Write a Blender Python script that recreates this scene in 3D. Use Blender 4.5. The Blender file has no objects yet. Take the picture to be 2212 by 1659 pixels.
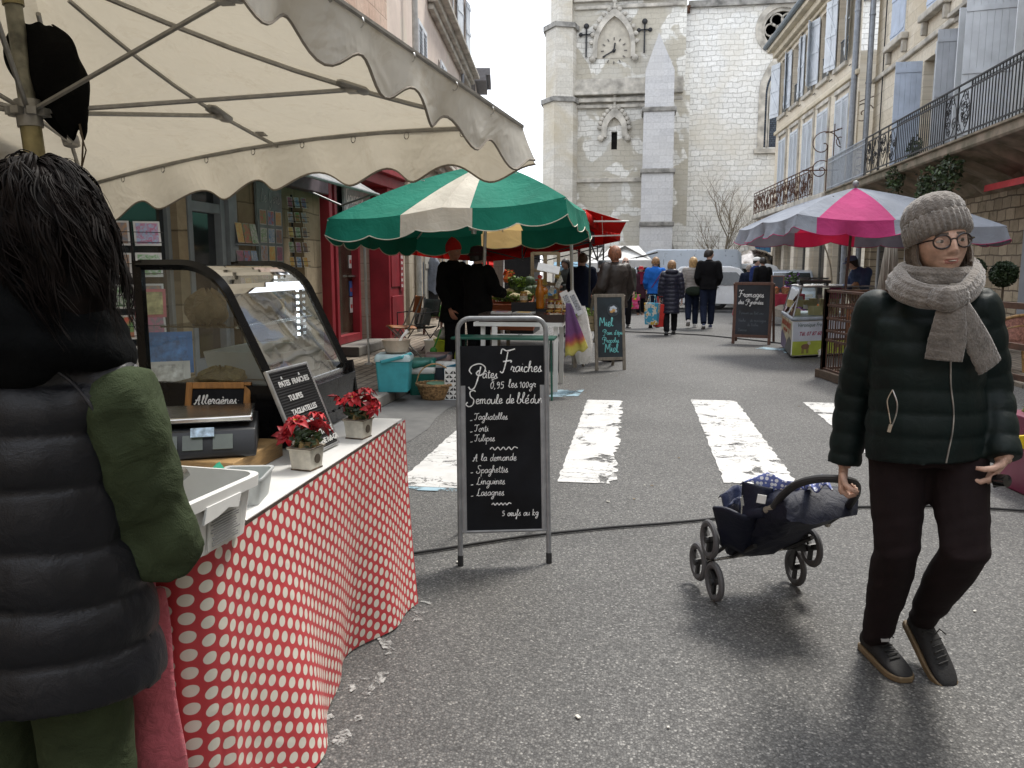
import bpy,math,random
import numpy as np
from mathutils import Vector,Matrix,Euler
PI=math.pi
rad=math.radians
scene=bpy.context.scene
COL=scene.collection
random.seed(7)
# camera
CAM_H,FPX,CX,CY=1.45,1760.0,1106.0,829.5
PITCH,YAW=math.atan(254.5/1760.0),rad(8.6)
cam_d=bpy.data.cameras.new('camera')
cam_d.sensor_width=36.0
cam_d.lens=36.0*FPX/2212.0
cam_d.clip_end=500.0
cam_d.clip_start=0.05
cam_o=bpy.data.objects.new('camera',cam_d)
cam_o.location=(0,0,CAM_H)
cam_o.rotation_euler=(PI/2-PITCH,0,YAW)
COL.objects.link(cam_o)
scene.camera=cam_o
# sky, sun, exposure
SUN_EL,SUN_AZ=rad(57),rad(30)
world=bpy.data.worlds.new('World')
scene.world=world
world.use_nodes=True
wn,wl=world.node_tree.nodes,world.node_tree.links
wn.clear()
wo=wn.new('ShaderNodeOutputWorld')
bg=wn.new('ShaderNodeBackground')
bg.inputs['Strength'].default_value=0.12
sky=wn.new('ShaderNodeTexSky')
sky.sky_type='NISHITA'
sky.sun_disc=False
sky.sun_elevation=SUN_EL
sky.sun_rotation=SUN_AZ
sky.dust_density=3.0
tc=wn.new('ShaderNodeTexCoord')
cn=wn.new('ShaderNodeTexNoise')
cn.inputs['Scale'].default_value=2.2
cn.inputs['Detail'].default_value=6
cr=wn.new('ShaderNodeValToRGB')
cr.color_ramp.elements[0].position=0.25
cr.color_ramp.elements[0].color=(0.86,0.86,0.86,1)
cr.color_ramp.elements[1].position=0.55
cmx=wn.new('ShaderNodeMix')
cmx.data_type='RGBA'
cmx.inputs[7].default_value=(14.0,14.6,15.8,1)
wl.new(tc.outputs['Generated'],cn.inputs['Vector'])
wl.new(cn.outputs['Fac'],cr.inputs['Fac'])
wl.new(cr.outputs['Color'],cmx.inputs[0])
wl.new(sky.outputs['Color'],cmx.inputs[6])
wl.new(cmx.outputs[2],bg.inputs['Color'])
wl.new(bg.outputs['Background'],wo.inputs['Surface'])
sun_d=bpy.data.lights.new('sun','SUN')
sun_d.energy=3.9
sun_d.angle=rad(14)
sun_d.color=(1.0,0.95,0.87)
sun_o=bpy.data.objects.new('sun',sun_d)
sd=Vector((math.sin(SUN_AZ)*math.cos(SUN_EL),math.cos(SUN_AZ)*math.cos(SUN_EL),math.sin(SUN_EL)))
sun_o.rotation_euler=(-sd).to_track_quat('-Z','Y').to_euler()
sun_o.location=(0,0,30)
COL.objects.link(sun_o)
scene.view_settings.view_transform='Standard'
scene.view_settings.look='None'
scene.view_settings.exposure=0.08
scene.view_settings.gamma=1.0
# where a point of the photograph stands
_R=Vector((math.cos(YAW),math.sin(YAW),0))
_F=Vector((-math.sin(YAW),math.cos(YAW),0))
EYE=Vector((0,0,CAM_H))
def ray(x,y):
 u=CY-y
 fw=FPX*math.cos(PITCH)+u*math.sin(PITCH)
 up=-FPX*math.sin(PITCH)+u*math.cos(PITCH)
 return _R*(x-CX)+_F*fw+Vector((0,0,up))
def G(x,y,z=0.0):
 d=ray(x,y)
 return EYE+d*((z-CAM_H)/d.z)
def AY(x,y,Y):
 d=ray(x,y)
 return EYE+d*(Y/d.y)
def AX(x,y,X):
 d=ray(x,y)
 return EYE+d*(X/d.x)
def gz(y):
 return-0.4*min(1,max(0,(y-21)/14.0))
 # object helpers
def tag(o,label=None,cat=None,group=None,kind=None):
 if label:o['label']=label
 if cat:o['category']=cat
 if group:o['group']=group
 if kind:o['kind']=kind
 return o
def thing(name,label,cat,loc=(0,0,0),rz=0.0,group=None):
 o=bpy.data.objects.new(name,None)
 o.empty_display_size=0.1
 COL.objects.link(o)
 o.location=loc
 o.rotation_euler=(0,0,rz)
 return tag(o,label,cat,group)
def copy_tree(o,parent=None):
 c=o.copy()
 COL.objects.link(c)
 c.parent=parent
 for ch in list(o.children):
  copy_tree(ch,c)
 return c
def dup(o,loc,rz=0.0,label=None,scale=None):
 c=copy_tree(o)
 c.location=loc
 c.rotation_euler=(0,0,rz)
 if label:c['label']=label
 if scale:c.scale=scale
 return c
SPLIT={'pier','pilaster','string_course','corbel','ledge','pole_sleeve','joint_plate','rear_leg','armrest','crossbar','cornice','surround','shutter_stay','sticker','hoop','arm','trestle_bar'}
class MB:
 """collects shapes and links them as one mesh object"""
 def __init__(s):
  s.v,s.f,s.m,s.uv=[],[],[],{}
  s.T=Matrix.Identity(4)
  s.mi=0
 def add(s,vs,fs,uvs=None):
  b=len(s.v)
  T=s.T
  s.v.extend([T@Vector(p)for p in vs])
  for f in fs:
   s.f.append([i+b for i in f])
   s.m.append(s.mi)
  if uvs:
   for i,u in enumerate(uvs):s.uv[b+i]=u
 def box(s,c,sz,rot=None):
  hx,hy,hz=sz[0]/2,sz[1]/2,sz[2]/2
  vs=[Vector((x,y,z))for x in(-hx,hx)for y in(-hy,hy)for z in(-hz,hz)]
  if rot is not None:
   R=Euler(rot).to_matrix()if not isinstance(rot,Matrix)else rot
   vs=[R@p for p in vs]
  c=Vector(c)
  s.add([p+c for p in vs],[(0,1,3,2),(4,6,7,5),(0,4,5,1),(2,3,7,6),(0,2,6,4),(1,5,7,3)])
 def bx(s,x0,x1,y0,y1,z0,z1):
  s.box(((x0+x1)/2,(y0+y1)/2,(z0+z1)/2),(abs(x1-x0),abs(y1-y0),abs(z1-z0)))
 def quad(s,a,b,c,d,uvs=None):
  s.add([a,b,c,d],[(0,1,2,3)],uvs)
 def poly(s,pts):
  s.add(pts,[tuple(range(len(pts)))])
 def bar(s,a,b,w,h=None,up=(0,0,1)):
  """square bar from a to b"""
  a,b=Vector(a),Vector(b)
  h=h or w
  d=(b-a).normalized()
  upv=Vector(up)
  if abs(d.dot(upv))>0.98:upv=Vector((0,1,0))
  x=d.cross(upv).normalized()
  z=x.cross(d)
  vs=[]
  for p in(a,b):
   for i,j in((-1,-1),(1,-1),(1,1),(-1,1)):
    vs.append(p+x*(i*w/2)+z*(j*h/2))
  s.add(vs,[(3,2,1,0),(4,5,6,7),(0,1,5,4),(1,2,6,5),(2,3,7,6),(3,0,4,7)])
 def tube(s,pts,r,n=8,cap=True,flat=None,closed=False):
  pts=[Vector(p)for p in pts]
  N=len(pts)
  rs=r if isinstance(r,(list,tuple))else[r]*N
  nrm=None
  vs=[]
  for i in range(N):
   if closed:t=pts[(i+1)%N]-pts[i-1]
   else:t=pts[min(i+1,N-1)]-pts[max(i-1,0)]
   if t.length<1e-9:t=Vector((0,0,1))
   t.normalize()
   if nrm is None:
    if flat is not None:nrm=Vector(flat)
    else:nrm=Vector((0,0,1))if abs(t.z)<0.9 else Vector((1,0,0))
   if flat is not None and not closed:nrm=Vector(flat)
   nn=nrm-t*nrm.dot(t)
   if nn.length<1e-6:nn=t.orthogonal()
   nrm=nn.normalized()
   b=t.cross(nrm)
   rr=rs[i]
   ra,rb=rr if isinstance(rr,(tuple,list))else(rr,rr)
   for k in range(n):
    a=2*PI*k/n
    vs.append(pts[i]+nrm*(math.cos(a)*ra)+b*(math.sin(a)*rb))
  fs=[]
  for i in range(N if closed else N-1):
   j=(i+1)%N
   for k in range(n):
    l=(k+1)%n
    fs.append((i*n+k,i*n+l,j*n+l,j*n+k))
  if cap and not closed:
   fs.append(tuple(range(n))[::-1])
   fs.append(tuple((N-1)*n+k for k in range(n)))
  s.add(vs,fs)
 def cyl(s,c,r,h,n=16,r2=None):
  c=Vector(c)
  s.tube([c,c+Vector((0,0,h))],[r,r2 if r2 is not None else r],n)
 def lathe(s,prof,n=24,c=(0,0,0),sx=1.0,sy=1.0,wob=None):
  c=Vector(c)
  vs,fs=[],[]
  for i,(r,z)in enumerate(prof):
   for k in range(n):
    a=2*PI*k/n
    q=r*(wob(a,i)if wob else 1)
    vs.append(c+Vector((math.cos(a)*q*sx,math.sin(a)*q*sy,z)))
  for i in range(len(prof)-1):
   for k in range(n):
    l=(k+1)%n
    fs.append((i*n+k,i*n+l,(i+1)*n+l,(i+1)*n+k))
  if prof[0][0]>1e-5:fs.append(tuple(range(n))[::-1])
  if prof[-1][0]>1e-5:fs.append(tuple((len(prof)-1)*n+k for k in range(n)))
  s.add(vs,fs)
 def ball(s,c,r,nu=12,nv=8,rot=None):
  rx,ry,rz_=r if isinstance(r,(tuple,list))else(r,r,r)
  c=Vector(c)
  R=None if rot is None else(Euler(rot).to_matrix()if not isinstance(rot,Matrix)else rot)
  vs,fs=[],[]
  def put(p):
   p=Vector(p)
   vs.append((R@p if R is not None else p)+c)
  put((0,0,rz_))
  for i in range(1,nv):
   t=PI*i/nv
   for k in range(nu):
    a=2*PI*k/nu
    put((rx*math.sin(t)*math.cos(a),ry*math.sin(t)*math.sin(a),rz_*math.cos(t)))
  put((0,0,-rz_))
  for k in range(nu):fs.append((0,1+k,1+(k+1)%nu))
  for i in range(nv-2):
   for k in range(nu):
    a,b=1+i*nu+k,1+i*nu+(k+1)%nu
    fs.append((a,a+nu,b+nu,b))
  L=len(vs)-1
  q=1+(nv-2)*nu
  for k in range(nu):fs.append((L,q+(k+1)%nu,q+k))
  s.add(vs,fs)
 def grid(s,fn,nu,nv,uvf=None):
  vs,uvs=[],[]
  for i in range(nu+1):
   for j in range(nv+1):
    u,v=i/nu,j/nv
    vs.append(fn(u,v))
    uvs.append(uvf(u,v)if uvf else(u,v))
  fs=[]
  for i in range(nu):
   for j in range(nv):
    a=i*(nv+1)+j
    fs.append((a,a+nv+1,a+nv+2,a+1))
  s.add(vs,fs,uvs)
 def prism(s,poly,h0,h1,ax='z'):
  """extrude a 2-D polygon; ax: z -> (x,y), y -> (x,z), x -> (y,z)"""
  def P(p,h):
   if ax=='z':return(p[0],p[1],h)
   if ax=='y':return(p[0],h,p[1])
   return(h,p[0],p[1])
  n=len(poly)
  vs=[P(p,h0)for p in poly]+[P(p,h1)for p in poly]
  fs=[tuple(range(n))[::-1],tuple(range(n,2*n))]
  for i in range(n):
   j=(i+1)%n
   fs.append((i,j,n+j,n+i))
  s.add(vs,fs)
 def pieces(s):
  par=list(range(len(s.v)))
  def find(i):
   while par[i]!=i:par[i]=par[par[i]];i=par[i]
   return i
  for f in s.f:
   for i in f[1:]:par[find(i)]=find(f[0])
  out={}
  for f,m in zip(s.f,s.m):out.setdefault(find(f[0]),[]).append((f,m))
  res=[]
  for fs in out.values():
   q=MB();mp={}
   for f,m in fs:
    for i in f:
     if i not in mp:mp[i]=len(q.v);q.v.append(s.v[i])
    q.f.append([mp[i]for i in f]);q.m.append(m)
   res.append(q)
  return res
 def build(s,name,mats,parent=None,smooth=True,angle=35,bevel=0,solid=0,loc=None,sub=0):
  if name in SPLIT and parent is not None:
   ps=s.pieces()
   if len(ps)>1:
    return[q._build(name,mats,parent,smooth,angle,bevel,solid,loc,sub)for q in ps]
  return s._build(name,mats,parent,smooth,angle,bevel,solid,loc,sub)
 def _build(s,name,mats,parent=None,smooth=True,angle=35,bevel=0,solid=0,loc=None,sub=0):
  me=bpy.data.meshes.new(name)
  me.from_pydata([tuple(p)for p in s.v],[],s.f)
  if not isinstance(mats,(list,tuple)):mats=[mats]
  for m in mats:me.materials.append(m)
  if len(mats)>1:me.polygons.foreach_set('material_index',s.m)
  if s.uv:
   ul=me.uv_layers.new(name='UVMap')
   for l in me.loops:
    ul.data[l.index].uv=s.uv.get(l.vertex_index,(0,0))
  me.update()
  fix_normals(me)
  if smooth:
   me.polygons.foreach_set('use_smooth',[True]*len(me.polygons))
   me.set_sharp_from_angle(angle=rad(angle))
  o=bpy.data.objects.new(name,me)
  COL.objects.link(o)
  if parent is not None:o.parent=parent
  if loc is not None:o.location=loc
  if solid:
   md=o.modifiers.new('solid','SOLIDIFY');md.thickness=solid;md.offset=0
  if sub:
   md=o.modifiers.new('sub','SUBSURF');md.levels=sub;md.render_levels=sub
  if bevel:
   md=o.modifiers.new('bevel','BEVEL');md.width=bevel;md.segments=2
   md.limit_method='ANGLE';md.angle_limit=rad(40)
  return o
def fix_normals(me):
 import bmesh
 b=bmesh.new()
 b.from_mesh(me)
 bmesh.ops.recalc_face_normals(b,faces=b.faces)
 b.to_mesh(me)
 b.free()
def catmull(pts,k=6):
 out=[]
 P=[np.array(p,float)for p in pts]
 n=len(P)
 for i in range(n-1):
  p0,p1,p2,p3=P[max(i-1,0)],P[i],P[i+1],P[min(i+2,n-1)]
  for j in range(k):
   t=j/k
   out.append(0.5*(2*p1+(p2-p0)*t+(2*p0-5*p1+4*p2-p3)*t*t+(3*p1-p0-3*p2+p3)*t**3))
 out.append(P[-1])
 return[tuple(p)for p in out]
def text_mesh(mb,s,size,T,ext=0.0,align='CENTER',shear=0.0,bold=0.0,space=1.0):
 """lay printed lettering into mb; T maps the text's own plane (x right, y up) to where it stands"""
 cu=bpy.data.curves.new('lettering','FONT')
 cu.body=s
 cu.size=size
 cu.extrude=ext
 cu.align_x=align
 cu.shear=shear
 cu.offset=bold
 cu.space_character=space
 cu.resolution_u=3
 o=bpy.data.objects.new('lettering',cu)
 COL.objects.link(o)
 dg=bpy.context.evaluated_depsgraph_get()
 me=bpy.data.meshes.new_from_object(o.evaluated_get(dg))
 mb.add([T@v.co for v in me.vertices],[tuple(p.vertices)for p in me.polygons])
 bpy.data.objects.remove(o)
 bpy.data.curves.remove(cu)
 bpy.data.meshes.remove(me)
def frame(o,x,y):
 """matrix whose plane has origin o, x axis along x, y axis along y"""
 x,y=Vector(x).normalized(),Vector(y).normalized()
 z=x.cross(y)
 return Matrix(((x.x,y.x,z.x,o[0]),(x.y,y.y,z.y,o[1]),(x.z,y.z,z.z,o[2]),(0,0,0,1)))
 # materials
class NT:
 def __init__(s,name):
  s.m=bpy.data.materials.new(name)
  s.m.use_nodes=True
  s.n,s.l=s.m.node_tree.nodes,s.m.node_tree.links
  s.n.clear()
  s.out=s.n.new('ShaderNodeOutputMaterial')
  s.b=s.n.new('ShaderNodeBsdfPrincipled')
  s.l.new(s.b.outputs[0],s.out.inputs[0])
  s._pos=None
 def set(s,node,**kw):
  for k,v in kw.items():
   sock=node.inputs[k.replace('_',' ')]
   if hasattr(v,'is_linked')or isinstance(v,bpy.types.NodeSocket):s.l.new(v,sock)
   else:sock.default_value=v
 @property
 def pos(s):
  if s._pos is None:
   s._pos=s.n.new('ShaderNodeTexCoord').outputs['Object']
  return s._pos
 def uv(s):return s.n.new('ShaderNodeTexCoord').outputs['UV']
 def math(s,op,a,b=None,c=None):
  x=s.n.new('ShaderNodeMath');x.operation=op
  for i,q in enumerate((a,b,c)):
   if q is None:continue
   if isinstance(q,bpy.types.NodeSocket):s.l.new(q,x.inputs[i])
   else:x.inputs[i].default_value=q
  return x.outputs[0]
 def noise(s,scale,detail=4,rough=0.55,vec=None,dist=0.0):
  x=s.n.new('ShaderNodeTexNoise')
  x.inputs['Scale'].default_value=scale
  x.inputs['Detail'].default_value=detail
  x.inputs['Roughness'].default_value=rough
  x.inputs['Distortion'].default_value=dist
  s.l.new(vec or s.pos,x.inputs['Vector'])
  return x
 def vor(s,scale,feature='F1',vec=None,rnd=1.0):
  x=s.n.new('ShaderNodeTexVoronoi')
  x.feature=feature
  x.inputs['Scale'].default_value=scale
  x.inputs['Randomness'].default_value=rnd
  s.l.new(vec or s.pos,x.inputs['Vector'])
  return x
 def ramp(s,fac,stops,const=False):
  x=s.n.new('ShaderNodeValToRGB')
  if const:x.color_ramp.interpolation='CONSTANT'
  e=x.color_ramp.elements
  while len(e)<len(stops):e.new(0.5)
  for i,(p,c)in enumerate(stops):
   e[i].position=p
   e[i].color=(c,c,c,1)if isinstance(c,(int,float))else(*c,1)
  s.l.new(fac,x.inputs[0])
  return x.outputs['Color']
 def mix(s,fac,a,b,mode='MIX'):
  x=s.n.new('ShaderNodeMix');x.data_type='RGBA';x.blend_type=mode
  for i,q in((0,fac),(6,a),(7,b)):
   if isinstance(q,bpy.types.NodeSocket):s.l.new(q,x.inputs[i])
   else:x.inputs[i].default_value=q if i==0 else((*q,1)if len(q)==3 else q)
  return x.outputs[2]
 def bump(s,h,strength=0.3,dist=0.01):
  x=s.n.new('ShaderNodeBump')
  x.inputs['Strength'].default_value=strength
  x.inputs['Distance'].default_value=dist
  s.l.new(h,x.inputs['Height'])
  s.l.new(x.outputs[0],s.b.inputs['Normal'])
  return x
 def col(s,c):
  if isinstance(c,bpy.types.NodeSocket):s.l.new(c,s.b.inputs['Base Color'])
  else:s.b.inputs['Base Color'].default_value=(*c,1)
 def plane(s,axis):
  """2-D coordinates on a wall: 'x' -> (x,z), 'y' -> (y,z), 'z' -> (x,y)"""
  sp=s.n.new('ShaderNodeSeparateXYZ');s.l.new(s.pos,sp.inputs[0])
  cb=s.n.new('ShaderNodeCombineXYZ')
  a,b={'x':(0,2),'y':(1,2),'z':(0,1),'zr':(1,0)}[axis]
  s.l.new(sp.outputs[a],cb.inputs[0]);s.l.new(sp.outputs[b],cb.inputs[1])
  return cb.outputs[0]
_cache={}
def MAT(name,c,rough=0.6,metal=0.0,var=0.12,vs=9.0,bump=0.0,bs=60.0,spec=0.5,sheen=0.0,coat=0.0,emit=None,c2=None):
 """everyday surface: base colour broken up by uneven noise, optional grain"""
 if name in _cache:return _cache[name]
 t=NT(name)
 n=t.noise(vs,5)
 d=c2 or tuple(max(0,x*(1-2*var))for x in c)
 u=tuple(min(1,x*(1+var))for x in c)
 t.col(t.ramp(n.outputs['Fac'],[(0.3,d),(0.7,u)]))
 r=t.noise(vs*2.3,3)
 rr=t.n.new('ShaderNodeMapRange')
 rr.inputs['To Min'].default_value=max(0.03,rough-0.1)
 rr.inputs['To Max'].default_value=min(1,rough+0.1)
 t.l.new(r.outputs['Fac'],rr.inputs['Value'])
 t.l.new(rr.outputs[0],t.b.inputs['Roughness'])
 t.set(t.b,Metallic=metal)
 t.b.inputs['Specular IOR Level'].default_value=spec
 if sheen:
  t.b.inputs['Sheen Weight'].default_value=sheen
  t.b.inputs['Sheen Roughness'].default_value=0.5
 if coat:t.b.inputs['Coat Weight'].default_value=coat
 if bump:t.bump(t.noise(bs,4).outputs['Fac'],bump,0.01)
 if emit:
  t.b.inputs['Emission Color'].default_value=(*emit[0],1)
  t.b.inputs['Emission Strength'].default_value=emit[1]
 _cache[name]=t.m
 return t.m
def CLOTH(name,c,rough=0.85,wr=14.0,var=0.15,bump=0.35,fine=350.0,sheen=0.2,gloss=0.3):
 if name in _cache:return _cache[name]
 t=NT(name)
 n=t.noise(wr*0.6,5,dist=0.6)
 t.col(t.ramp(n.outputs['Fac'],[(0.3,tuple(x*(1-var*1.5)for x in c)),(0.7,tuple(min(1,x*(1+var))for x in c))]))
 t.set(t.b,Roughness=rough)
 t.b.inputs['Specular IOR Level'].default_value=gloss
 t.b.inputs['Sheen Weight'].default_value=sheen
 w=t.noise(wr,4,dist=1.2).outputs['Fac']
 f=t.noise(fine,2).outputs['Fac']
 h=t.math('ADD',w,t.math('MULTIPLY',f,0.12))
 t.bump(h,bump,0.03)
 _cache[name]=t.m
 return t.m
def CANVAS(name,c,trans=0.45,stain=None,rough=0.8,wr=5.0,ct=None,bs=.4):
 """sheet that lets daylight through"""
 t=NT(name)
 n=t.noise(1.7,6,dist=0.8).outputs['Fac']
 base=t.ramp(n,[(0.32,tuple(x*0.8 for x in c)),(0.62,c)])
 if stain:
  st=t.ramp(t.noise(3.1,8,0.7,dist=1.5).outputs['Fac'],[(0.53,0.0),(0.72,0.85)])
  base=t.mix(st,base,stain)
 t.col(base)
 t.set(t.b,Roughness=rough)
 t.b.inputs['Specular IOR Level'].default_value=0.2
 w=t.noise(wr,3,dist=.5).outputs['Fac']
 bp=t.bump(w,bs,0.05)
 tr=t.n.new('ShaderNodeBsdfTranslucent')
 if ct:tr.inputs['Color'].default_value=(*ct,1)
 else:t.l.new(base,tr.inputs['Color'])
 t.l.new(bp.outputs[0],tr.inputs['Normal'])
 mx=t.n.new('ShaderNodeMixShader')
 mx.inputs[0].default_value=trans
 t.l.new(t.b.outputs[0],mx.inputs[1]);t.l.new(tr.outputs[0],mx.inputs[2])
 t.l.new(mx.outputs[0],t.out.inputs[0])
 return t.m
def GLASS(name,tint=(0.9,0.95,0.95),alpha_mix=0.82,rough=0.02):
 """thin pane: see-through with a mirror coat"""
 t=NT(name)
 t.n.remove(t.b)
 tr=t.n.new('ShaderNodeBsdfTransparent');tr.inputs[0].default_value=(*tint,1)
 gl=t.n.new('ShaderNodeBsdfGlossy');gl.inputs['Roughness'].default_value=rough
 wv=t.noise(2.5,2).outputs['Fac']
 bp=t.n.new('ShaderNodeBump');bp.inputs['Strength'].default_value=0.04;bp.inputs['Distance'].default_value=0.05
 t.l.new(wv,bp.inputs['Height']);t.l.new(bp.outputs[0],gl.inputs['Normal'])
 lw=t.n.new('ShaderNodeFresnel');lw.inputs['IOR'].default_value=1.5
 fac=t.math('ADD',lw.outputs[0],1-alpha_mix-0.04)
 mx=t.n.new('ShaderNodeMixShader')
 t.l.new(fac,mx.inputs[0]);t.l.new(tr.outputs[0],mx.inputs[1]);t.l.new(gl.outputs[0],mx.inputs[2])
 t.l.new(mx.outputs[0],t.out.inputs[0])
 return t.m
def WOOD(name,c,rough=0.6,axis_scale=(3,3,30),c2=None):
 if name in _cache:return _cache[name]
 t=NT(name)
 mp=t.n.new('ShaderNodeMapping');mp.inputs['Scale'].default_value=axis_scale
 t.l.new(t.pos,mp.inputs[0])
 n=t.noise(3.0,6,0.65,vec=mp.outputs[0],dist=1.0).outputs['Fac']
 t.col(t.ramp(n,[(0.3,c2 or tuple(x*0.5 for x in c)),(0.65,c)]))
 t.set(t.b,Roughness=rough)
 t.bump(n,0.25,0.004)
 _cache[name]=t.m
 return t.m
def STONE(name,axis,ca,cb,mortar,bw=0.5,bh=0.25,ms=0.012,dist=0.05,patch=None,stain=None,rough=0.9,bump=0.6,pthr=(0.52,0.60),squash=1.0,moss=None):
 """coursed masonry laid in the wall's own plane, metres"""
 t=NT(name)
 uv=t.plane(axis)
 nz=t.noise(1.6,4,vec=uv)
 sub=t.n.new('ShaderNodeVectorMath');sub.operation='SUBTRACT';sub.inputs[1].default_value=(0.5,0.5,0.5)
 t.l.new(nz.outputs['Color'],sub.inputs[0])
 sc=t.n.new('ShaderNodeVectorMath');sc.operation='SCALE';sc.inputs['Scale'].default_value=dist*2
 t.l.new(sub.outputs[0],sc.inputs[0])
 ad=t.n.new('ShaderNodeVectorMath');ad.operation='ADD'
 t.l.new(uv,ad.inputs[0]);t.l.new(sc.outputs[0],ad.inputs[1])
 br=t.n.new('ShaderNodeTexBrick')
 br.inputs['Scale'].default_value=1.0
 br.inputs['Brick Width'].default_value=bw
 br.inputs['Row Height'].default_value=bh
 br.inputs['Mortar Size'].default_value=ms
 br.inputs['Mortar Smooth'].default_value=0.3
 br.inputs['Color1'].default_value=(*ca,1)
 br.inputs['Color2'].default_value=(*cb,1)
 br.inputs['Mortar'].default_value=(*mortar,1)
 br.offset=0.5
 br.squash=squash
 t.l.new(ad.outputs[0],br.inputs['Vector'])
 c=br.outputs['Color']
 big=t.noise(0.35,6,0.6,vec=uv,dist=0.8).outputs['Fac']
 fine=t.noise(9.0,6,0.65,vec=uv).outputs['Fac']
 c=t.mix(0.55,c,t.ramp(fine,[(0.25,0.55),(0.7,1.1)]),'MULTIPLY')
 h=br.outputs['Fac']
 if patch:
  pm=t.ramp(t.noise(0.5,3,0.5,vec=uv,dist=0.4).outputs['Fac'],[(pthr[0],0.0),(pthr[1],1.0)])
  pc=t.mix(fine,tuple(x*0.75 for x in patch),tuple(min(1,x*1.15)for x in patch))
  c=t.mix(pm,c,pc)
 if stain:
  sm=t.ramp(big,[(0.45,0.0),(0.7,0.8)])
  c=t.mix(sm,c,stain)
 if moss:
  mm=t.ramp(t.noise(1.4,8,0.7,vec=uv,dist=1.0).outputs['Fac'],[(0.56,0.0),(0.7,0.8)])
  c=t.mix(mm,c,moss)
 t.col(c)
 t.set(t.b,Roughness=rough)
 t.b.inputs['Specular IOR Level'].default_value=0.2
 hh=t.math('SUBTRACT',t.math('MULTIPLY',fine,0.5),t.math('MULTIPLY',h,0.8))
 t.bump(hh,bump,0.03)
 return t.m
def PLASTER(name,c,stain,patch=None,rough=0.9):
 t=NT(name)
 n=t.noise(0.8,8,0.65,dist=0.7).outputs['Fac']
 f=t.noise(26,4).outputs['Fac']
 k=t.ramp(n,[(0.3,tuple(x*0.78 for x in c)),(0.6,c)])
 k=t.mix(t.ramp(t.noise(2.0,8,0.7,dist=2.0).outputs['Fac'],[(0.56,0.0),(0.72,0.7)]),k,stain)
 if patch:
  k=t.mix(t.ramp(t.noise(0.9,4,0.6).outputs['Fac'],[(0.55,0.0),(0.58,1.0)]),k,patch)
 t.col(k)
 t.set(t.b,Roughness=rough)
 t.bump(f,0.2,0.01)
 return t.m
m_black=MAT('black_plastic',(0.012,0.012,0.013),0.4,var=0.2)
m_rubber=MAT('black_rubber',(0.02,0.02,0.021),0.75)
m_alu=MAT('aluminium',(0.55,0.56,0.57),0.38,0.85,var=0.08,vs=20)
m_steel=MAT('bright_steel',(0.62,0.62,0.61),0.22,1.0,var=0.06,vs=20)
m_greysteel=MAT('grey_painted_steel',(0.28,0.29,0.30),0.45,0.4,vs=20)
m_white=MAT('white_plastic',(0.78,0.78,0.76),0.4,var=0.05)
m_whitepaint=MAT('white_paint',(0.72,0.72,0.70),0.55,var=0.07,vs=4)
m_chalk=MAT('chalk',(0.82,0.83,0.82),0.9,var=0.12,vs=60)
m_board=MAT('blackboard',(0.007,0.008,0.0105),0.7,var=0.35,vs=5,spec=0.2)
m_iron=MAT('wrought_iron',(0.03,0.031,0.033),0.6,0.3,vs=25,bump=0.2)
m_rust=MAT('rusty_iron',(0.10,0.045,0.025),0.85,0.1,var=0.4,vs=12,bump=0.4)
m_glass=GLASS('clear_glass')
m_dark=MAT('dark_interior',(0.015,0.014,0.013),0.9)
m_skin=MAT('skin',(0.62,0.40,0.31),0.48,var=0.16,vs=32,spec=0.4,bump=.12,bs=240)
m_skinr=MAT('ruddy_skin',(0.48,0.22,0.15),0.5,var=0.12,vs=18,spec=0.4)
m_lips=MAT('lips',(0.44,0.19,0.16),0.45)
m_eyew=MAT('eye_white',(0.48,0.46,0.44),0.35)
m_iris=MAT('iris',(0.05,0.035,0.02),0.12)
m_brow=MAT('brow_hair',(0.09,0.07,0.055),0.8)
# ground
def B(mb,name,mats,parent=None,**k):
 """build world-placed geometry; keeps its place under a moved parent"""
 o=mb.build(name,mats,parent,**k)
 if parent is not None:
  for q in(o if isinstance(o,list)else[o]):q.matrix_parent_inverse=parent.matrix_basis.inverted()
 return o
def mat_asphalt():
 t=NT('asphalt')
 v=t.vor(125.0)
 sp=t.n.new('ShaderNodeSeparateColor');t.l.new(v.outputs['Color'],sp.inputs[0])
 rnd=sp.outputs[0]
 stones=t.ramp(rnd,[(0.0,(0.068,0.067,0.066)),(0.45,(0.100,0.099,0.096)),(0.8,(0.134,0.131,0.125)),(0.95,(0.185,0.18,0.17)),(1.0,(0.31,0.30,0.28))])
 edge=t.ramp(v.outputs['Distance'],[(0.35,1.0),(0.75,0.55)])
 c=t.mix(1.0,stones,edge,'MULTIPLY')
 big=t.noise(0.55,6,0.6,dist=0.6).outputs['Fac']
 c=t.mix(0.85,c,t.ramp(big,[(0.3,0.60),(0.7,1.15)]),'MULTIPLY')
 sp2=t.ramp(t.noise(2.6,7,0.65).outputs['Fac'],[(0.62,0.0),(0.72,0.35)])
 c=t.mix(sp2,c,(0.035,0.035,0.036))
 t.col(c)
 rr=t.ramp(rnd,[(0.0,0.75),(0.7,0.62),(1.0,0.38)])
 t.l.new(rr,t.b.inputs['Roughness'])
 t.b.inputs['Specular IOR Level'].default_value=0.45
 h=t.math('ADD',t.math('MULTIPLY',v.outputs['Distance'],-0.8),t.math('MULTIPLY',rnd,0.5))
 t.bump(h,0.4,0.006)
 return t.m
m_asphalt=mat_asphalt()
mb=MB()
ys=[-10,-2,0,2,4,6,8,12,16,21,24,28,32,35,45,60,90,140]
xs=[-90,-30,-2.45,0,3,30,90]
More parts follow.
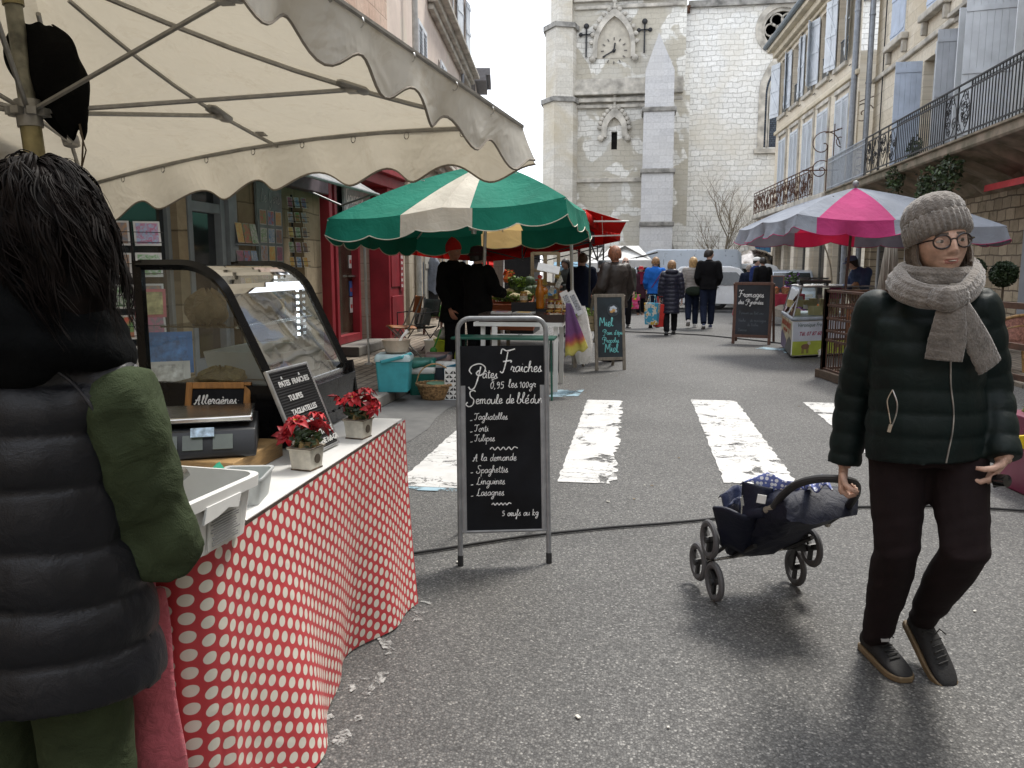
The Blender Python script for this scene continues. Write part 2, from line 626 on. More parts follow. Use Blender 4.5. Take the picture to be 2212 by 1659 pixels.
for j in range(len(ys)-1):
 for i in range(len(xs)-1):
  mb.quad((xs[i],ys[j],gz(ys[j])),(xs[i+1],ys[j],gz(ys[j])),(xs[i+1],ys[j+1],gz(ys[j+1])),(xs[i],ys[j+1],gz(ys[j+1])))
tag(mb.build('road',m_asphalt,smooth=False),'grey chipped asphalt street running to the church square','road',kind='structure')
def kx(y):return-2.60+0.022*(y-7.5)if y<12 else-2.50-0.06*(y-12)
mb=MB()
yy=[-6+0.5*i for i in range(75)]
for a,b in zip(yy[:-1],yy[1:]):
 mb.quad((-9,a,0.12+gz(a)),(kx(a)-0.16,a,0.12+gz(a)),(kx(b)-0.16,b,0.12+gz(b)),(-9,b,0.12+gz(b)))
m_setts=STONE('sett_paving','zr',(0.26,0.22,0.17),(0.36,0.31,0.25),(0.10,0.085,0.07),0.24,0.125,0.012,0.02,bump=0.8,stain=(0.16,0.14,0.12))
tag(mb.build('pavement',m_setts,smooth=False),'narrow pavement of worn stone setts','pavement',kind='structure')
m_kerb=STONE('kerb_stone','y',(0.24,0.23,0.21),(0.32,0.30,0.27),(0.08,0.08,0.075),1.0,3.0,0.012,0.01,stain=(0.13,0.125,0.12),bump=0.4)
mb=MB()
for a,b in zip(yy[:-1],yy[1:]):
 ga,gb=gz(a),gz(b)
 P0=[(kx(a)-0.16,a,0.121+ga),(kx(a)-0.02,a,0.124+ga),(kx(a),a,0.105+ga),(kx(a)+0.015,a,-0.05+ga)]
 P1=[(kx(b)-0.16,b,0.121+gb),(kx(b)-0.02,b,0.124+gb),(kx(b),b,0.105+gb),(kx(b)+0.015,b,-0.05+gb)]
 for i in range(3):mb.quad(P0[i],P0[i+1],P1[i+1],P1[i])
tag(mb.build('kerb',m_kerb),'worn stone kerb of the left pavement','kerb',kind='structure')
mb=MB()
mb.bx(4.6,9.0,7,43,-0.6,0.05)
tag(mb.build('terrace_pavement',m_setts,smooth=False),'low paving in front of the right hand shops','pavement',kind='structure')
mb=MB()
for a,b in zip(yy[:-1],yy[1:]):
 if a<4 or b>16:continue
 mb.quad((kx(a)+0.005,a,0.004),(kx(a)+0.75+0.05*math.sin(a*3),a,0.004),(kx(b)+0.75+0.05*math.sin(b*3),b,0.004),(kx(b)+0.005,b,0.004))
t=NT('gutter_asphalt');n=t.noise(5,6).outputs['Fac'];t.col(t.ramp(n,[(0.3,(0.075,0.075,0.075)),(0.7,(0.125,0.124,0.12))]));t.set(t.b,Roughness=0.8);t.bump(t.noise(120,3).outputs['Fac'],0.4,0.004)
tag(mb.build('gutter',t.m,smooth=False),'smoother asphalt strip along the kerb','gutter',kind='structure')
def mat_worn(name,c,thr=0.44,cracks=True,soft=0.02,rough=0.6,sc=3.2):
 """road paint, flaked off in places down to the asphalt"""
 t=NT(name)
 n=t.noise(sc,9,0.72,dist=0.5).outputs['Fac']
 m=t.ramp(n,[(thr-soft,0.0),(thr+soft,1.0)])
 if cracks:
  mp=t.n.new('ShaderNodeMapping');mp.inputs['Scale'].default_value=(1.0,2.2,1.0);t.l.new(t.pos,mp.inputs[0])
  w=t.noise(3.0,5,0.6,vec=mp.outputs[0])
  ad=t.n.new('ShaderNodeMix');ad.data_type='RGBA';ad.blend_type='ADD';ad.inputs[0].default_value=0.35
  t.l.new(mp.outputs[0],ad.inputs[6]);t.l.new(w.outputs['Color'],ad.inputs[7])
  v=t.vor(4.5,'DISTANCE_TO_EDGE',vec=ad.outputs[2])
  ck=t.ramp(v.outputs['Distance'],[(0.006,0.0),(0.02,1.0)])
  gate=t.ramp(t.noise(1.3,3).outputs['Fac'],[(0.46,1.0),(0.54,0.0)])
  ck=t.mix(gate,ck,(1,1,1))
  m=t.mix(1.0,m,ck,'MULTIPLY')
 col=t.ramp(t.noise(7,6).outputs['Fac'],[(0.3,tuple(x*0.8 for x in c)),(0.65,c)])
 t.col(col)
 t.set(t.b,Roughness=rough)
 t.bump(t.noise(90,3).outputs['Fac'],0.3,0.004)
 tr=t.n.new('ShaderNodeBsdfTransparent')
 mx=t.n.new('ShaderNodeMixShader')
 t.l.new(m,mx.inputs[0]);t.l.new(tr.outputs[0],mx.inputs[1]);t.l.new(t.b.outputs[0],mx.inputs[2])
 t.l.new(mx.outputs[0],t.out.inputs[0])
 return t.m
m_zebra=mat_worn('zebra_paint',(0.58,0.575,0.56),0.415)
m_faded=mat_worn('faded_paint',(0.38,0.38,0.365),0.54,False,0.05,sc=18)
m_bluep=mat_worn('blue_paint',(0.30,0.44,0.52),0.47,False,0.05,sc=5)
ZL=['white zebra stripe half behind the pasta blackboard','white zebra stripe right of the pasta blackboard with ragged right edge','broad white zebra stripe running towards the shopping trolley','white zebra stripe behind the woman in the green jacket']
rz_=random.Random(3)
for k,(x0,x1,y0,y1)in enumerate(((-1.56,-0.98,5.10,8.7),(-0.50,-0.125,5.36,8.82),(0.62,1.10,5.50,9.0),(1.80,2.34,5.7,9.0))):
 mb=MB()
 N=60
 L=[(x0+rz_.uniform(-.008,.008),y0+(y1-y0)*i/N)for i in range(N+1)]
 w=0.03 if k==1 else 0.012
 Rr=[(x1+rz_.uniform(-w,w),y0+(y1-y0)*i/N)for i in range(N+1)]
 for i in range(N):
  mb.quad((*L[i],0.005),(*Rr[i],0.005),(*Rr[i+1],0.005),(*L[i+1],0.005))
 tag(mb.build('zebra_stripe',m_zebra,smooth=False),ZL[k],'road marking','zebra crossing stripes','structure')
mb=MB()
mb.quad((-1.62,5.0,0.006),(-0.82,5.02,0.006),(-0.82,5.10,0.006),(-1.62,5.08,0.006))
tag(mb.build('road_marking',m_bluep,smooth=False),'short pale blue painted line at the foot of the zebra stripe','road marking',kind='structure')
mb=MB()
mb.quad((-0.95,8.95,0.006),(-0.62,9.0,0.006),(-0.58,9.55,0.006),(-0.9,9.5,0.006))
mb.quad((-2.2,8.55,0.007),(-1.8,8.6,0.007),(-1.85,8.95,0.007),(-2.25,8.9,0.007))
tag(mb.build('road_marking',m_bluep,smooth=False),'pale blue paint traces under the honey stall tables','road marking',kind='structure')
mb=MB()
mb.quad((2.1,14.8,0.006),(2.75,14.5,0.006),(2.8,14.8,0.006),(2.3,15.2,0.006))
mb.quad((2.5,14.2,0.006),(2.85,14.0,0.006),(2.85,14.25,0.006),(2.5,14.45,0.006))
tag(mb.build('road_marking',m_bluep,smooth=False),'pale blue paint traces in front of the cheese counter','road marking',kind='structure')
mb=MB()
def stroke(pts,w):
 P=[G(*p,0.005)for p in catmull(pts,6)]
 n=len(P)
 for i in range(n-1):
  d=(P[i+1]-P[i]);d.z=0
  d.normalize();s=Vector((-d.y,d.x,0))*w/2
  mb.quad(P[i]-s,P[i]+s,P[i+1]+s,P[i+1]-s)
for pts,w in(([(878,1310),(902,1318),(912,1330),(898,1338),(884,1330)],0.035),([(905,1300),(925,1303),(930,1312)],0.03),([(825,1375),(838,1395),(845,1412)],0.045),([(748,1492),(768,1478),(790,1462)],0.04),([(792,1500),(812,1480),(830,1450)],0.04),([(716,1570),(735,1580),(742,1595),(725,1607)],0.05),([(655,1655),(675,1650)],0.04),([(765,1552),(782,1548)],0.03),([(700,1552),(720,1545)],0.03)):
 stroke(pts,w)
tag(mb.build('road_lettering',m_faded,smooth=False),'flaking white strokes of old road lettering beside the polka-dot table','road marking',kind='structure')
mb=MB()
rl=random.Random(11)
for i in range(90):
 y=rl.uniform(2.2,17);x=rl.uniform(-1.0,3.2)if y<6 else rl.uniform(-1.4,2.3)
 a=rl.uniform(0,PI);s=rl.uniform(.004,.011);q=rl.uniform(.003,.006)
 c,d=math.cos(a),math.sin(a)
 mb.mi=0 if rl.random()<.6 else 1
 mb.box((x,y,0.006),(s*2,q*2,0.003),(0,0,a))
tag(mb.build('litter',[MAT('paper_scrap',(0.6,0.58,0.52)),MAT('dry_leaf',(0.28,0.2,0.1))]),'tiny scraps and dry bits scattered on the asphalt','litter',kind='stuff')
def cable(pts,r,label):
 mb=MB()
 P=[G(x,y,r+0.003)for x,y in pts]
 mb.tube(catmull([tuple(p)for p in P],8),r,8)
 tag(mb.build('cable',m_rubber),label,'cable')
cable([(700,1215),(868,1198),(990,1180),(1100,1163),(1180,1153),(1320,1139),(1440,1130),(1560,1118),(1700,1100),(1860,1095),(2020,1093),(2120,1097),(2260,1106)],0.008,'thin black power cable lying across the asphalt behind the pasta blackboard')
cable([(1345,716),(1420,719),(1520,724),(1620,734),(1720,745),(1800,752)],0.012,'black power cable crossing the street behind the cheese blackboard')
# walls with openings
class Wall:
 def __init__(s,a,b):
  s.a=Vector((a[0],a[1],0));b=Vector((b[0],b[1],0))
  s.u=(b-s.a).normalized();s.L=(b-s.a).length
  n=Vector((s.u.y,-s.u.x,0))
  s.n=n if n.dot(-s.a)>0 else-n
 def P(s,u,z,d=0.0):return s.a+s.u*u+s.n*d+Vector((0,0,z))
 def box(s,mb,u0,u1,z0,z1,d0,d1):
  vs=[s.P(u,z,d)for u in(u0,u1)for d in(d0,d1)for z in(z0,z1)]
  mb.add(vs,[(0,1,3,2),(4,6,7,5),(0,4,5,1),(2,3,7,6),(0,2,6,4),(1,5,7,3)])
 def face(s,mb,u0,u1,z0,z1,holes=(),reveal=0.25):
  us=sorted({u0,u1,*[h[0]for h in holes],*[h[1]for h in holes]})
  zs=sorted({z0,z1,*[h[2]for h in holes],*[h[3]for h in holes]})
  us=[u for u in us if u0<=u<=u1];zs=[z for z in zs if z0<=z<=z1]
  for i in range(len(us)-1):
   for j in range(len(zs)-1):
    cu,cz=(us[i]+us[i+1])/2,(zs[j]+zs[j+1])/2
    if any(h[0]<cu<h[1]and h[2]<cz<h[3]for h in holes):continue
    mb.quad(s.P(us[i],zs[j]),s.P(us[i+1],zs[j]),s.P(us[i+1],zs[j+1]),s.P(us[i],zs[j+1]))
  for a,b,c,d in holes:
   for p,q in(((a,c),(a,d)),((a,d),(b,d)),((b,d),(b,c)),((b,c),(a,c))):
    mb.quad(s.P(*p),s.P(*q),s.P(*q,-reveal),s.P(*p,-reveal))
m_wframe=MAT('window_frame_paint',(0.55,0.56,0.56),0.5,vs=5)
m_pane=MAT('window_pane',(0.03,0.035,0.04),0.06,var=0.3,vs=2,spec=0.8)
def window(W,parent,u0,u1,z0,z1,back=0.2,cols=2,rows=3,fm=None):
 mb=MB()
 t=0.06
 for a,b in((u0,u0+t),(u1-t,u1)):W.box(mb,a,b,z0,z1,-back,-back+.05)
 for a,b in((z0,z0+t),(z1-t,z1)):W.box(mb,u0+t,u1-t,a,b,-back,-back+.05)
 for i in range(1,cols):
  u=u0+(u1-u0)*i/cols
  W.box(mb,u-.035,u+.035,z0+t,z1-t,-back+.002,-back+.045)
 for i in range(1,rows):
  z=z0+(z1-z0)*i/rows
  W.box(mb,u0+t,u1-t,z-.018,z+.018,-back+.006,-back+.035)
 w=B(mb,'window',fm or m_wframe,parent,smooth=False)
 mb=MB()
 mb.quad(W.P(u0,z0,-back+.01),W.P(u1,z0,-back+.01),W.P(u1,z1,-back+.01),W.P(u0,z1,-back+.01))
 p=mb.build('pane',m_pane,w,smooth=False)
 return w
def leaf(W,parent,u,z0,z1,w,ang,mat,side=1,louvre=False,z_brace=False):
 """one shutter leaf hinged at u on the wall face; ang 0 lies flat along +side*u, 90 stands out from the wall"""
 mb=MB()
 h=W.P(u,0,0.05)
 d=W.u*(side*math.cos(rad(ang)))+W.n*math.sin(rad(ang))
 n=Vector((d.y,-d.x,0))
 if n.dot(W.n)<0:n=-n
 up=Vector((0,0,1))
 def bx(a,b,c,e,t0,t1):
  vs=[h+d*x+n*y+up*z for x in(a,b)for y in(t0,t1)for z in(c,e)]
  mb.add(vs,[(0,1,3,2),(4,6,7,5),(0,4,5,1),(2,3,7,6),(0,2,6,4),(1,5,7,3)])
 if louvre:
  s=0.06
  bx(0,s,z0,z1,0,.035);bx(w-s,w,z0,z1,0,.035)
  H=z1-z0
  for q in(0,.36,1):bx(s,w-s,z0+(H-.09)*q,z0+(H-.09)*q+.09,0,.035)
  nn=int(H/0.075)
  for i in range(nn):
   z=z0+.1+(H-.2)*i/nn
   vs=[h+d*x+n*y+up*zz for x in(s,w-s)for y,zz in((0.004,z),(0.03,z-.03),(0.03,z-.022),(0.004,z+.012))]
   mb.add(vs,[(0,1,2,3),(7,6,5,4),(0,4,5,1),(1,5,6,2),(2,6,7,3),(3,7,4,0)])
  bx(s,w-s,z0+.02,z1-.02,0.0,0.003)
 else:
  k=max(3,int(w/0.13))
  for i in range(k):bx(w*i/k+.002,w*(i+1)/k-.002,z0,z1,0,.03)
  for q in(.08,.5,.92):bx(.01,w-.01,z0+(z1-z0)*q-.05,z0+(z1-z0)*q+.05,.031,.05)
  if z_brace:
   for q in(.08,.5):
    a=h+d*.05+n*.042+up*(z0+(z1-z0)*q+.05)
    b=h+d*(w-.05)+n*.042+up*(z0+(z1-z0)*(q+.42)-.05)
    mb.bar(a,b,.07,.018,up=n)
 return B(mb,'shutter',mat,parent,smooth=False)
def downpipe(W,parent,u,z0,z1,r=0.05,m=None,d=0.09):
 mb=MB()
 mb.tube([W.P(u,z0,d),W.P(u,z1,d)],r,10)
 z=z0+1
 while z<z1:
  mb.tube([W.P(u,z,d),W.P(u,z+.05,d)],r*1.18,10);z+=2.1
 return B(mb,'downpipe',m or MAT('zinc',(0.25,0.27,0.30),0.5,0.5),parent)
 # church
m_rubble=STONE('church_rubble_wall','x',(0.74,0.735,0.70),(0.88,0.875,0.84),(0.54,0.53,0.50),0.50,0.29,0.020,0.17,stain=(0.66,0.62,0.53),bump=.7)
m_towerst=STONE('church_tower_wall','x',(0.70,0.69,0.64),(0.86,0.84,0.78),(0.52,0.50,0.45),0.52,0.29,0.016,0.13,patch=(0.50,0.465,0.385),pthr=(0.47,0.50),stain=(0.55,0.54,0.50),bump=0.8)
m_ashlar=STONE('church_ashlar','x',(0.54,0.54,0.545),(0.63,0.63,0.63),(0.44,0.44,0.435),0.75,0.36,0.008,0.02,stain=(0.56,0.55,0.53),bump=0.3)
m_turret=STONE('church_turret_wall','x',(0.60,0.57,0.50),(0.70,0.67,0.60),(0.5,0.47,0.41),0.6,0.34,0.008,0.03,stain=(0.50,0.43,0.30),bump=0.4)
m_trimst=MAT('weathered_moulding',(0.50,0.47,0.41),0.9,vs=2,var=0.25,bump=0.3)
m_moulding_dark=MAT('lichen_dark_ledge',(0.30,0.29,0.265),0.95,vs=2.5,var=0.3,bump=0.4)
church=thing('church','pale stone church with clock tower, pointed buttress and long rubble wall','church',(0,50,0))
CH=50.0
def ch(x,y,Y=CH):
 p=AY(x,y,Y);return p.x,p.z
def poly_wall(mb,pts,Y0,Y1):
 mb.prism([p for p in pts],Y0,Y1,'y')
mb=MB()
xw=[ch(1468,300)[0],24.0]
top=[ch(1468,40)[1],15.9]
wx,wz0,wzs=ch(1668,318)[0]+0.0,ch(1660,318)[1],ch(1660,205)[1]
wl_,wr_=ch(1648,318)[0],ch(1648,318)[0]+2.3
rx_,rzc=ch(1690,62);rR=1.15
def nave_face(mb,Y):
 n=40
 x0,x1=xw
 oc=[(rx_+rR*math.cos(2*PI*i/40),rzc+rR*math.sin(2*PI*i/40))for i in range(40)]
 sx0,sx1,sz0,sz1=rx_-rR-.3,rx_+rR+.3,rzc-rR-.3,rzc+rR+.3
 def q(a,b,c,d):mb.quad((a,Y,c),(b,Y,c),(b,Y,d),(a,Y,d))
 q(x0,sx0,-1,16.0);q(sx1,x1,-1,16.0)
 q(sx0,sx1,sz1,16.0)
 sq=[]
 for i in range(40):
  a=2*PI*i/40
  c,s=math.cos(a),math.sin(a)
  k=1/max(abs(c),abs(s))
  sq.append((rx_+(rR+.3)*c*k,rzc+(rR+.3)*s*k))
 for i in range(40):
  j=(i+1)%40
  mb.quad((sq[i][0],Y,sq[i][1]),(sq[j][0],Y,sq[j][1]),(oc[j][0],Y,oc[j][1]),(oc[i][0],Y,oc[i][1]))
  mb.quad((oc[i][0],Y,oc[i][1]),(oc[j][0],Y,oc[j][1]),(oc[j][0],Y+.5,oc[j][1]),(oc[i][0],Y+.5,oc[i][1]))
 q(sx0,sx1,-1,sz0)
nave_face(mb,CH)
B(mb,'nave_wall',m_rubble,church,smooth=False)
mb=MB()
for r0,r1,dd in((rR,rR+.32,-.06),(rR-.18,rR,.05)):
 for i in range(48):
  a,b=2*PI*i/48,2*PI*(i+1)/48
  def pp(r,t,y):return(rx_+r*math.cos(t),CH+y,rzc+r*math.sin(t))
  mb.quad(pp(r0,a,dd),pp(r0,b,dd),pp(r1,b,dd),pp(r1,a,dd))
  mb.quad(pp(r0,a,dd),pp(r0,b,dd),pp(r0,b,dd+.3),pp(r0,a,dd+.3))
  mb.quad(pp(r1,a,dd),pp(r1,b,dd),pp(r1,b,dd+.3),pp(r1,a,dd+.3))
for k in range(6):
 a=2*PI*k/6
 c=(rx_+.6*math.cos(a),CH+.15,rzc+.6*math.sin(a))
 mb.tube([(c[0]+.33*math.cos(2*PI*i/20),c[1],c[2]+.33*math.sin(2*PI*i/20))for i in range(20)],.05,6,closed=True)
mb.tube([(rx_+.28*math.cos(2*PI*i/20),CH+.15,rzc+.28*math.sin(2*PI*i/20))for i in range(20)],.05,6,closed=True)
w=B(mb,'window',m_trimst,church)
m_leaded=STONE('leaded_glass','x',(0.05,0.065,0.09),(0.09,0.11,0.14),(0.02,0.02,0.02),0.16,0.12,0.012,0.01,rough=0.25,bump=0.1)
mb=MB();mb.lathe([(0,0),(rR,0)],32);
mb.v=[Vector((rx_+p.x,CH+.25,rzc+p.y))for p in mb.v]
mb.build('pane',m_leaded,w,smooth=False)
def arch(x0,x1,z0,zs,n=12):
 """outline of a pointed arch, bottom-left round to bottom-right"""
 w=x1-x0
 L=[(x0,z0),(x0,zs)]
 for i in range(1,n+1):
  a=PI-(PI/3)*i/n
  L.append((x1+w*math.cos(a),zs+w*math.sin(a)))
 Rr=[(x0+x1-x,z)for x,z in L[:-1]][::-1]
 return L+Rr
def band(mb,outer,inner,y0,y1):
 n=len(outer)
 for i in range(n-1):
  o0,o1,i0,i1=outer[i],outer[i+1],inner[i],inner[i+1]
  mb.quad((o0[0],y0,o0[1]),(o1[0],y0,o1[1]),(i1[0],y0,i1[1]),(i0[0],y0,i0[1]))
  mb.quad((o0[0],y0,o0[1]),(o1[0],y0,o1[1]),(o1[0],y1,o1[1]),(o0[0],y1,o0[1]))
  mb.quad((i0[0],y0,i0[1]),(i1[0],y0,i1[1]),(i1[0],y1,i1[1]),(i0[0],y1,i0[1]))
gx0,gx1=wl_,wr_
mb=MB()
band(mb,arch(gx0-.35,gx1+.35,wz0-.1,wzs),arch(gx0,gx1,wz0-.1,wzs),CH-.12,CH+.3)
band(mb,arch(gx0+.12,gx1-.12,wz0,wzs),arch(gx0+.24,gx1-.24,wz0,wzs),CH-.05,CH+.1)
mb.bx((gx0+gx1)/2-.07,(gx0+gx1)/2+.07,CH-.05,CH+.1,wz0,wzs+1.0)
for s in(0,1):
 a=gx0+.2 if s==0 else(gx0+gx1)/2
 band(mb,arch(a,a+(gx1-gx0)/2-.2,wz0,wzs-.25),arch(a+.1,a+(gx1-gx0)/2-.3,wz0,wzs-.25),CH-.05,CH+.1)
mb.tube([((gx0+gx1)/2+.4*math.cos(2*PI*i/20),CH+.0,wzs+.95+.4*math.sin(2*PI*i/20))for i in range(20)],.06,6,closed=True)
mb.bx(gx0-.5,gx1+.5,CH-.22,CH+.05,wz0-.35,wz0-.1)
w=B(mb,'window',m_trimst,church)
mb=MB();mb.poly([(x,CH-.012,z)for x,z in arch(gx0,gx1,wz0,wzs)])
mb.build('pane',m_leaded,w,smooth=False)
mb=MB()
mb.bx(xw[0]+.3,24,CH-.25,CH+.6,16.0,16.35)
mb.prism([(ch(1580,15)[0],16.34),(24,16.34),(24,19.5),(ch(1690,0)[0]+.5,16.9)],CH+.0,CH+9,'y')
B(mb,'roof',m_moulding_dark,church,smooth=False)
tx0,tx1=ch(1238,300)[0],ch(1475,300)[0]
lx,lz0=ch(1327,325)[0],ch(1327,326)[1]
lzs=ch(1327,297)[1]
mb=MB()
def q(a,b,c,d,Y=CH-.6):mb.quad((a,Y,c),(b,Y,c),(b,Y,d),(a,Y,d))
q(tx0-.2,lx-.17,-1,30);q(lx+.17,tx1,-1,30);q(lx-.17,lx+.17,-1,lz0);q(lx-.17,lx+.17,lzs+.25,30)
for a,b in(((lx-.17,lz0),(lx-.17,lzs+.25)),((lx-.17,lzs+.25),(lx+.17,lzs+.25)),((lx+.17,lzs+.25),(lx+.17,lz0)),((lx+.17,lz0),(lx-.17,lz0))):
 mb.quad((a[0],CH-.6,a[1]),(b[0],CH-.6,b[1]),(b[0],CH-.1,b[1]),(a[0],CH-.1,a[1]))
mb.quad((tx1,CH-.6,-1),(tx1,CH+3,-1),(tx1,CH+3,30),(tx1,CH-.6,30))
B(mb,'tower_wall',m_towerst,church,smooth=False)
mb=MB();mb.bx(lx-.3,lx+.3,CH-.12,CH-.05,lz0,lzs+.4)
for z in(lz0+.5,lz0+1.0,lz0+1.5):mb.bx(lx-.17,lx+.17,CH-.45,CH-.42,z,z+.03)
B(mb,'window',m_dark,church,smooth=False)
def hood(cx,z0,zs,w,w2,crock=True):
 mb=MB()
 o,i=arch(cx-w,cx+w,z0,zs),arch(cx-w2,cx+w2,z0,zs)
 band(mb,o,i,CH-.85,CH-.58)
 tipz=zs+w*1.75
 for p in((0,0),(.0,.35),(0,.7)):
  mb.ball((cx,CH-.8,tipz+p[1]),(.13,.1,.12),8,6)
 mb.bar((cx,CH-.8,tipz-.3),(cx,CH-.8,tipz+1.3),.12)
 mb.bx(cx-.38,cx+.38,CH-.86,CH-.7,tipz+1.0,tipz+1.16)
 mb.ball((cx,CH-.8,tipz+1.35),.15,8,6)
 if crock:
  for s in(-1,1):
   for k in range(2,len(o)//2,2):
    x,z=o[k]
    x=cx+s*abs(x-cx)
    mb.ball((x+s*.1,CH-.78,z+.06),(.15,.12,.13),6,5)
   mb.ball((cx+s*(w+.02),CH-.8,z0-.05),(.2,.2,.2),8,6)
 return mb
B(hood(lx,lzs-.1,lzs+.25,.75,.45),'hood_mould',m_trimst,church)
clx,clz=ch(1327,112)
mb=hood(clx,clz-.5,clz+.1,1.2,.95)
B(mb,'hood_mould',m_trimst,church)
mb=MB()
mb.poly([(clx+x,CH-.63,z)for x,z in[(p[0]-clx,p[1])for p in arch(clx-.95,clx+.95,clz-.5,clz+.1)]])
dial=B(mb,'clock_face',MAT('clock_stone',(0.52,0.48,0.40),0.9,vs=3),church,smooth=False)
mb=MB()
for a,L,wd in((rad(8),.42,.09),(rad(-118),.72,.07)):
 d=Vector((math.sin(a),0,math.cos(a)))
 mb.bar(Vector((clx,CH-.72,clz-.1))-d*.12,Vector((clx,CH-.72,clz-.1))+d*L,wd,.03,up=(0,1,0))
mb.ball((clx,CH-.72,clz-.1),.1,8,6)
mb.build('clock_hand',m_iron,dial)
mb=MB()
for k in range(12):
 a=2*PI*k/12
 d=Vector((math.sin(a),0,math.cos(a)))
 mb.bar(Vector((clx,CH-.66,clz-.1))+d*.58,Vector((clx,CH-.66,clz-.1))+d*.74,.06,.02,up=(0,1,0))
mb.build('clock_numeral',MAT('clock_mark',(0.12,0.11,0.10)),dial)
for x,y in((1268,95),(1392,85)):
 ax,az=ch(x,y)
 mb=MB()
 mb.bar((ax,CH-.68,az-.9),(ax,CH-.68,az+.75),.09,.08)
 mb.bx(ax-.32,ax+.32,CH-.72,CH-.64,az+.31,az+.38)
 for s in(-1,1):mb.ball((ax+s*.32,CH-.68,az+.34),.12,6,5)
 mb.ball((ax,CH-.68,az+.8),.16,6,5)
 B(mb,'wall_anchor',m_iron,church)
mb=MB()
z1=ch(1300,392)[1];z2,z3,z4=ch(1300,182)[1],ch(1300,206)[1],ch(1300,235)[1]
mb.bx(tx0-.15,tx1-.1,CH-.75,CH-.4,z1-.12,z1+.12)
mb.bx(tx0-.1,tx1-.1,CH-1.0,CH-.5,z3,z2+.1)
mb.bx(tx0-.2,tx1-.1,CH-1.15,CH-.5,z3-.18,z3-.001)
mb.bx(tx0,tx1-.1,CH-.95,CH-.5,z3-.55,z3-.32)
mb.bx(tx0+.1,tx1-.1,CH-.8,CH-.5,z4-.1,z4+.1)
zt=ch(1300,12)[1]
mb.bx(tx0,tx1,CH-.85,CH-.5,zt,zt+.35);mb.bx(tx0+.1,tx1-.1,CH-.75,CH-.5,zt-.4,zt-.2)
B(mb,'string_course',m_trimst,church,smooth=False,bevel=.04)
mb=MB();mt=MB()
a0=ch(1176,400)[0]
segs=[(-1,ch(0,262)[1],0.0),(ch(0,262)[1],ch(0,122)[1],0.12),(ch(0,122)[1],30,0.38)]
for z0,z1_,ins in segs:
 P=[(a0+ins,CH+2.5),(a0+ins,CH-.9+ins),(a0+.75+ins*.5,CH-1.9+ins),(tx0+.1-ins*.4,CH-1.5+ins),(tx0+.35-ins,CH-.4),(tx0,CH+2.5)]
 mb.prism(P,z0,z1_,'z')
for z,ins in((segs[0][1],0.0),(segs[1][1],.1)):
 P=[(a0-.12+ins,CH+2.5),(a0-.12+ins,CH-.95+ins),(a0+.72+ins*.5,CH-2.05+ins),(tx0+.2-ins*.4,CH-1.62+ins),(tx0+.5-ins,CH-.4),(tx0,CH+2.5)]
 mt.prism(P,z-.14,z+.12,'z')
B(mb,'stair_turret',m_turret,church,smooth=False)
B(mt,'ledge',m_moulding_dark,church,smooth=False)
bx0,bx1=ch(1387,400,47.6)[0],ch(1453,400,47.6)[0]
def bz(y):return ch(1420,y,47.6)[1]
mb=MB();mt=MB()
apex,sh=bz(68),bz(150)
xc=(bx0+bx1)/2-.1
mb.prism([(bx0+.05,bz(236)),(bx1-.05,bz(236)),(bx1-.05,sh),(xc,apex),(bx0+.05,sh)],CH-2.2,CH-.3,'y')
mb.bx(bx0,bx1,CH-2.4,CH-.3,bz(370),bz(236));mb.bx(bx0-.04,bx1+.02,CH-2.6,CH-.3,bz(485),bz(370));mb.bx(bx0-.08,bx1+.04,CH-2.8,CH-.3,-1,bz(485))
B(mb,'buttress',m_ashlar,church,smooth=False)
for y,d in((236,2.5),(370,2.72),(485,2.92)):
 mt.bx(bx0-.12,bx1+.12,CH-d,CH-.35,bz(y)-.12,bz(y)+.14)
 mt.bx(bx1-.3,bx1+.75,CH-.75,CH-.1,bz(y)-.35,bz(y)-.08)
for s in(0,1):
 e=bx0 if s==0 else bx1-.0
 mt.bar((e+(-.02 if s==0 else-.02),CH-1.3,sh),(xc,CH-1.3,apex+.08),.12,2.0,up=(0,1,0))if False else None
B(mt,'ledge',m_moulding_dark,church,smooth=False,bevel=.05)
mb=MB()
mb.bx(bx1-.2,bx1+.9,CH-.9,CH+.2,-1,sh-.6)
B(mb,'return_wall',m_towerst,church,smooth=False)
mb=MB()
px=ch(1479,92)[0]
mb.tube([(px,CH-.14,ch(0,92)[1]),(px-.12,CH-.14,1.6),(px+.1,CH-.4,.6)],.08,8)
mb.box((px,CH-.2,ch(0,90)[1]),(.5,.35,.35))
B(mb,'downpipe',m_rust,church)
mb=MB();mb.prism([(px-1.05,-1),(px+.3,-1),(px+.2,.9),(px-.6,3.2),(px-1.05,3.4)],CH-1.6,CH-.02,'y')
B(mb,'porch_shoulder',m_moulding_dark,church,smooth=False)
d0=AY(1640,560,CH-.5)
mb=MB()
dx=ch(1628,560)[0];da=arch(dx,dx+3.3,-1,2.3)
band(mb,arch(dx-.35,dx+3.65,-1,2.3),da,CH-.3,CH+.1)
B(mb,'door_surround',m_trimst,church)
mb=MB();mb.poly([(x,CH-.06,z)for x,z in da])
mb.mi=1
for k in range(11):mb.bx(dx+.3*k+.29,dx+.3*k+.31,CH-.072,CH-.061,-1,3.3)
B(mb,'door',[MAT('blue_door_paint',(0.03,0.12,0.23),0.5,vs=2),m_dark],church,smooth=False)
